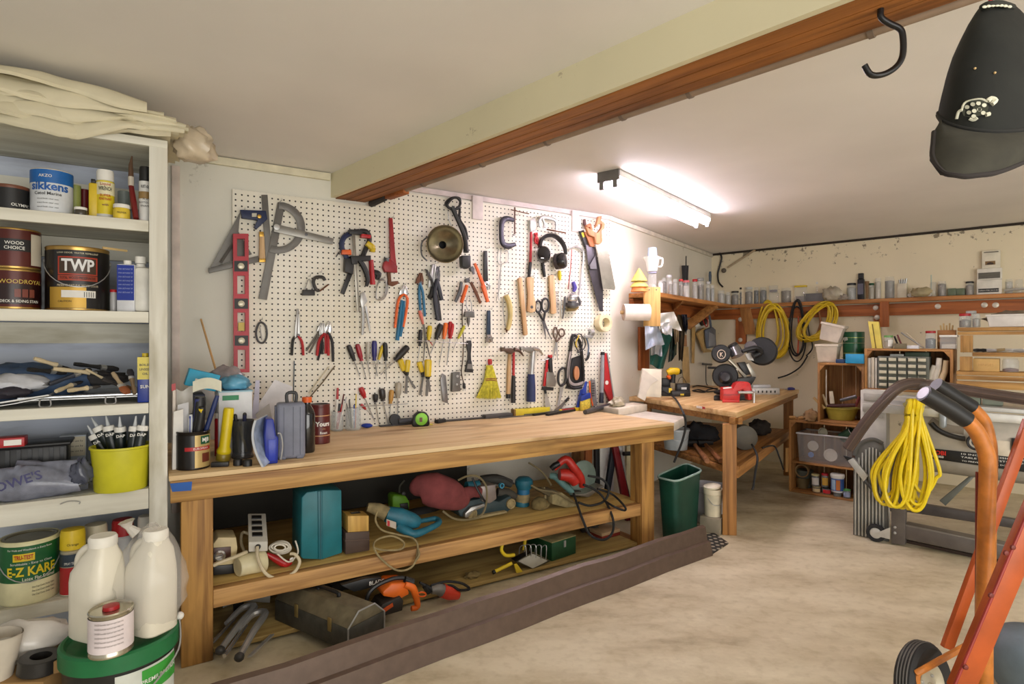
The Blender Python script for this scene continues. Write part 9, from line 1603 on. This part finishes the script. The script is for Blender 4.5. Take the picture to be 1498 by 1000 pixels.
# ---------- hand truck ----------
YT=1.62
f=lambda x,y,Y=YT: pY(*ZM(x,y),Y)
TRK=m((192,116,44),.42,var=.3,sc=25,bump=.05); TRR=m((176,80,30),.42,var=.2)
ht=thing('hand_truck','worn orange hand truck with black grips standing at the right','hand truck',V((pY(1440,900,YT).x,YT,0)))
pr=.0195
e_=lambda u,v,Y: pY(u,v,Y)
def zfl(u,Y): q=pY(u,600,Y); q.z=.002; return q
part('upright',G().tube(sm([zfl(1440,YT),e_(1440,900,YT),e_(1443,760,YT),e_(1445,680,YT),e_(1440,655,YT),e_(1428,630,YT),e_(1412,612,YT)],5),.0205,14),TRK,ht)
part('grip',G().tube([e_(1414,614,YT),e_(1390,598,YT),e_(1351,575,YT)],[.0235,.0245,.0245],14),BLACK,ht); part('grip_end',G().tube([e_(1352,575.5,YT),e_(1350,574.2,YT)],[.021,.019],14),m((150,150,170),.3),ht)
YT2=1.98
part('upright',G().tube(sm([zfl(1446,YT2),e_(1447,760,YT2),e_(1449,670,YT2),e_(1446,640,YT2),e_(1438,614,YT2),e_(1420,594,YT2)],5),.0205,14),TRK,ht); part('grip',G().tube([e_(1422,595,YT2),e_(1395,579,YT2),e_(1369,562,YT2)],.0245,14),BLACK,ht)
part('rod',G().tube([e_(1430,690,YT+.02),e_(1429,900,YT+.02)],.005,8),m((120,40,26),.5),ht)
def rail(u0,v0,Y0,u1,v1,Y1,w_,th,nm='rail',mt=TRR):
 a=pY(u0,v0,Y0); b_=pY(u1,v1,Y1); k=b_-a; s=V((1,0,.45)).normalized(); s=(s-k.normalized()*s.dot(k.normalized())).normalized()
 return part(nm,G().box(a-s*w_/2,k,s*w_,k.cross(s).normalized()*th),mt,ht,.003)
rail(1408,1012,1.48,1540,700,1.48,.062,.02); rail(1388,950,1.9,1510,615,1.9,.034,.02)
part('rail_edge',G().tube([pY(1393,1010,1.465),pY(1525,698,1.465)],.004,8),m((150,44,34),.5),ht);
for u,v in ((1412,975),(1449,870),(1471,808),(1481,800)): part('bolt',G().lathe(pY(u,v,1.455),V((0,-1,0)),[(0,0),(.007,0),(.006,.004),(0,.006)],10),m((110,36,26),.5),ht)
part('brace',G().tube(sm([pY(1341,1000,1.55),pY(1342,985,1.55),pY(1352,978,1.55),pY(1428,936,YT)],4),.0085,8),TRK,ht)
wc=pY(1352,1006,1.60); ax=V((.52,-.84,.18)).normalized(); R0=wc.z-.003
def L(nm,mt,pr_,par=ht): return part(nm,G().lathe(wc,ax,pr_,36),mt,par)
R0=.118
wh=L('wheel',m((34,34,34),.7),[(R0*.58,-.022),(R0*.9,-.026),(R0*.985,-.018),(R0,-.008),(R0,.008),(R0*.985,.018),(R0*.9,.026),(R0*.58,.022),(R0*.58,-.022)]);
for z_ in (-.012,-.004,.004,.012): part('tread_line',G().tube([wc+ax*z_+(perp(ax)[0]*math.cos(t)+perp(ax)[1]*math.sin(t))*R0*1.0 for t in [2*PI*i/40 for i in range(40)]],.0022,5,True),m((90,86,82),.7),wh)
L('hub',m((196,190,170),.35,.5),[(0,.030),(R0*.14,.030),(R0*.16,.014),(R0*.4,.010),(R0*.5,.020),(R0*.6,.022),(R0*.6,-.02),(0,-.02)],wh); part('axle',G().tube([wc,wc+ax*.06],.008,10),TRK,wh)
for k in range(4): a_=PI/4+k*PI/2; part('hub_bolt',G().lathe(wc+ax*.012+(perp(ax)[0]*math.cos(a_)+perp(ax)[1]*math.sin(a_))*R0*.33,ax,[(0,0),(.005,0),(.004,.004),(0,.005)],8),STEEL,wh)
gc=pY(1518,1000,1.75); gc.z=.12; o=thing('knee_pad','dusty grey blue rubber pad with ribbed tread at the lower right corner','pad',V((gc.x,gc.y,0))); GB=m((104,120,130),.6,var=.2)
part('shell',G().lathe(V((gc.x,gc.y,.001)),UP,[(0,0),(.10,0),(.114,.03),(.116,.09),(.108,.135),(.085,.162),(.04,.172),(0,.173)],30),GB,o)
part('inner_face',G().lathe(V((gc.x+.012,gc.y-.006,.001)),UP,[(.100,.0),(.1135,.05),(.112,.11),(.098,.143),(.06,.17)],30),m((120,134,142),.6),o)
g=G()
for k in range(5):
 zz=.03+.026*k; part('tread_rib',G().tube([V((gc.x+.012+math.cos(t)*.1155*(1-.02*k),gc.y-.006+math.sin(t)*.1155*(1-.02*k),zz)) for t in [PI+.9+i*.09 for i in range(16)]],.003,6),m((84,98,108),.6),o)
# ---------- ceiling: hook, cap, lamp ----------
bq=lambda u,v: pz(u,v,zbm)
hp0=pz(1299,14,zbm-.001); hY=hp0.y
fh=lambda x,y: pY(1200+x*.28,y*.28,hY)
hk_=thing('ceiling_hook','big black rubber coated screw hook under the ceiling beam','hook',hp0); part('hook',G().tube(sm([fh(315,45),fh(318,90),fh(360,122),fh(415,150),fh(432,195),fh(430,290),fh(395,350),fh(330,388),fh(265,390),fh(230,340)],5),.0062,12),m((22,22,24),.35),hk_); part('screw_shank',G().tube([fh(315,50),fh(314,20)],.004,8),STEEL,hk_)
Yc=.92; f=lambda x,y,d=0.0: pY(1200+x*.28,y*.28,Yc+d)
px=.28*Yc/F
cap_=thing('baseball_cap','black baseball cap with a white stitched turtle hanging by a red cord','cap',f(840,920)); CAPM=m((22,24,20),.9,var=.35,sc=18,bump=.35); BRM=m((52,50,40),.9,var=.3,sc=25,bump=.25)
lines=[(20,850,1010,.02),(60,815,1055,.045),(130,770,1110,.07),(200,735,1150,.085),(300,690,1190,.10),(400,655,1215,.11),(500,632,1225,.118),(550,622,1232,.122),(590,612,1240,.124)]
def crown(a,b):
 t=b*(len(lines)-1); i=min(len(lines)-2,int(t)); k=t-i; y=lines[i][0]+(lines[i+1][0]-lines[i][0])*k; x0=lines[i][1]+(lines[i+1][1]-lines[i][1])*k; x1=lines[i][2]+(lines[i+1][2]-lines[i][2])*k; d=lines[i][3]+(lines[i+1][3]-lines[i][3])*k
 th=2*PI*a; cxm=(x0+x1)/2; yo=(30*max(0,b-.5)*2*(1-math.cos(th))*.5*-1+ (35*max(0,b-.6)*2*abs(math.cos(th))*-1));
 fold=13*math.sin(a*23+b*9)*math.sin(b*7)*(.3+b*.2)
 return f(cxm+(x1-x0)/2*math.cos(th)+fold*.4, y+100*max(0,b-.4)/.6*math.sin(th),-d*math.sin(th)*.75+fold*px*.8*(1-b))
g=G(); N=48; M_=20; v=[crown(i/N,j/M_) for j in range(M_+1) for i in range(N)]; fc=[(j*N+i,j*N+(i+1)%N,(j+1)*N+(i+1)%N,(j+1)*N+i) for j in range(M_) for i in range(N)]
g.add(v,fc+[tuple(range(N))]); part('crown',g,CAPM,cap_,smooth=70)
part('sweat_band',G().tube([crown(.5-.5*i/24,1)+V((0,-.001,0)) for i in range(25)],.003,8),m((30,30,28),.9),cap_)
def brim(a,b):
 bot=[(594,690),(584,830),(640,905),(760,922),(920,905),(1060,850),(1200,770)]
 t=a*(len(bot)-1); i=min(len(bot)-2,int(t)); k=t-i; p=crown((1-a)*.5,1); x=bot[i][0]+(bot[i+1][0]-bot[i][0])*k; y=bot[i][1]+(bot[i+1][1]-bot[i][1])*k
 q=f(x,y,p.y-Yc-.055); return p+(q-p)*b+V((0,-.012*math.sin(PI*b),0))
part('brim',G().grid(brim,30,12,.005,V((0,-1,.2))),BRM,cap_,smooth=70)
part('brim_edge',G().tube(sm([brim(i/14,1) for i in range(15)],3),.0035,8),m((40,34,32),.9),cap_)
def onc(x,y):
 best=None
 tgt=f(x,y)
 for q in FR_:
  u_=(q.x/q.y-tgt.x/tgt.y)**2+((q.z-H)/q.y-(tgt.z-H)/tgt.y)**2
  if best is None or u_<best[0]: best=(u_,q.y)
 return pY(1200+x*.28,y*.28,best[1]-.0015)
FR_=[crown(i/96,j/60) for i in range(0,49) for j in range(30,61)]
WT=m((214,212,190),.9)
tm=part('turtle_shell',G(). add([onc(x,y) for x,y in ((735,575),(755,540),(790,525),(830,520),(865,525),(880,560),(870,595),(830,605),(790,615),(750,605))],[tuple(range(10))]),m((70,72,60),.9),cap_)
for i,(x,y) in enumerate(((765,560),(795,545),(825,540),(775,588),(803,580),(830,572),(850,590),(855,550),(800,608))): part('shell_plate',G().add([onc(x+13*math.cos(t),y+11*math.sin(t))-V((0,.0006,0)) for t in [2*PI*k/8 for k in range(8)]],[tuple(range(8))]),WT,tm)
for nm,pts,r in (('turtle_head',[(872,530),(890,515),(915,525),(895,545)],.0035),('turtle_tail',[(738,575),(722,585),(712,622)],.002),('turtle_foot',[(865,600),(885,595)],.003),('turtle_foot',[(780,620),(800,628),(820,615)],.0022),('turtle_outline',[(738,580),(752,540),(790,524),(840,518),(872,532)],.0016)): part(nm,G().tube(sm([onc(x,y) for x,y in pts],3),r,6),WT,tm)
for x,y in ((808,357),(912,380)): part('eyelet',G().ball(onc(x,y),.0018,1,1,1,8,6),m((190,160,110),.4),cap_)
part('top_strap',G().tube(sm([f(845,40,-.02),f(880,22,-.03),f(940,20,-.03),f(1005,40,-.02)],4),.005,8),m((40,40,34),.8),cap_)
for k in range(7): part('stitch',G().ball(f(858+22*k,36-8*math.sin(k*.5),-.033),.003,1.2,.5,.7,8,6),WT,cap_)
part('hang_cord',G().tube([f(890,24,-.0),f(889,-20,0),f(888,-90,0)],.003,8),m((190,40,44),.6),cap_)
solo('cap_hook',G().tube(sm([V((f(888,0).x,Yc,ZC-.001)),f(888,-60,0)+UP*.05,f(888,-88,0)-UP*.002,f(900,-70,0)],5),.003,8),STEEL,'steel ceiling hook that the black cap hangs from','hook')
fa=pz(905,246,ZC); fb=pz(1040,312,ZC); k=(fb-fa); LN=k.length; k.normalize(); s=V((-k.y,k.x,0)); fw=.115
lampt=thing('fluorescent_lamp','white two tube fluorescent lamp fixed on the ceiling','lamp',(fa+fb)/2+s*fw/2-UP*.10,math.atan2(k.y,k.x))
HW=m((226,224,216),.4)
part('housing',G().box(fa+k*.012-UP*.032,k*(LN-.024),s*fw,UP*.031),HW,lampt,.003); part('end_cap',G().box(fa-UP*.05,k*.012,s*fw,UP*.049),m((110,108,104),.5),lampt); part('end_cap',G().box(fb-k*.012-UP*.05,k*.012,s*fw,UP*.049),m((206,204,196),.5),lampt)
TUBE=m((255,240,255),.3,emit=27.0)
for tt in (.022,fw-.022):
 part('tube_light',G().tube([fa+k*.02+s*tt-UP*.056,fb-k*.02+s*tt-UP*.056],.019,14),TUBE,lampt)
 for e in (fa+k*.0,fb-k*.012): part('socket',G().box(e+s*(tt-.011)-UP*.085,k*.012,s*.022,UP*.04),m((120,118,116),.5),lampt,.002)
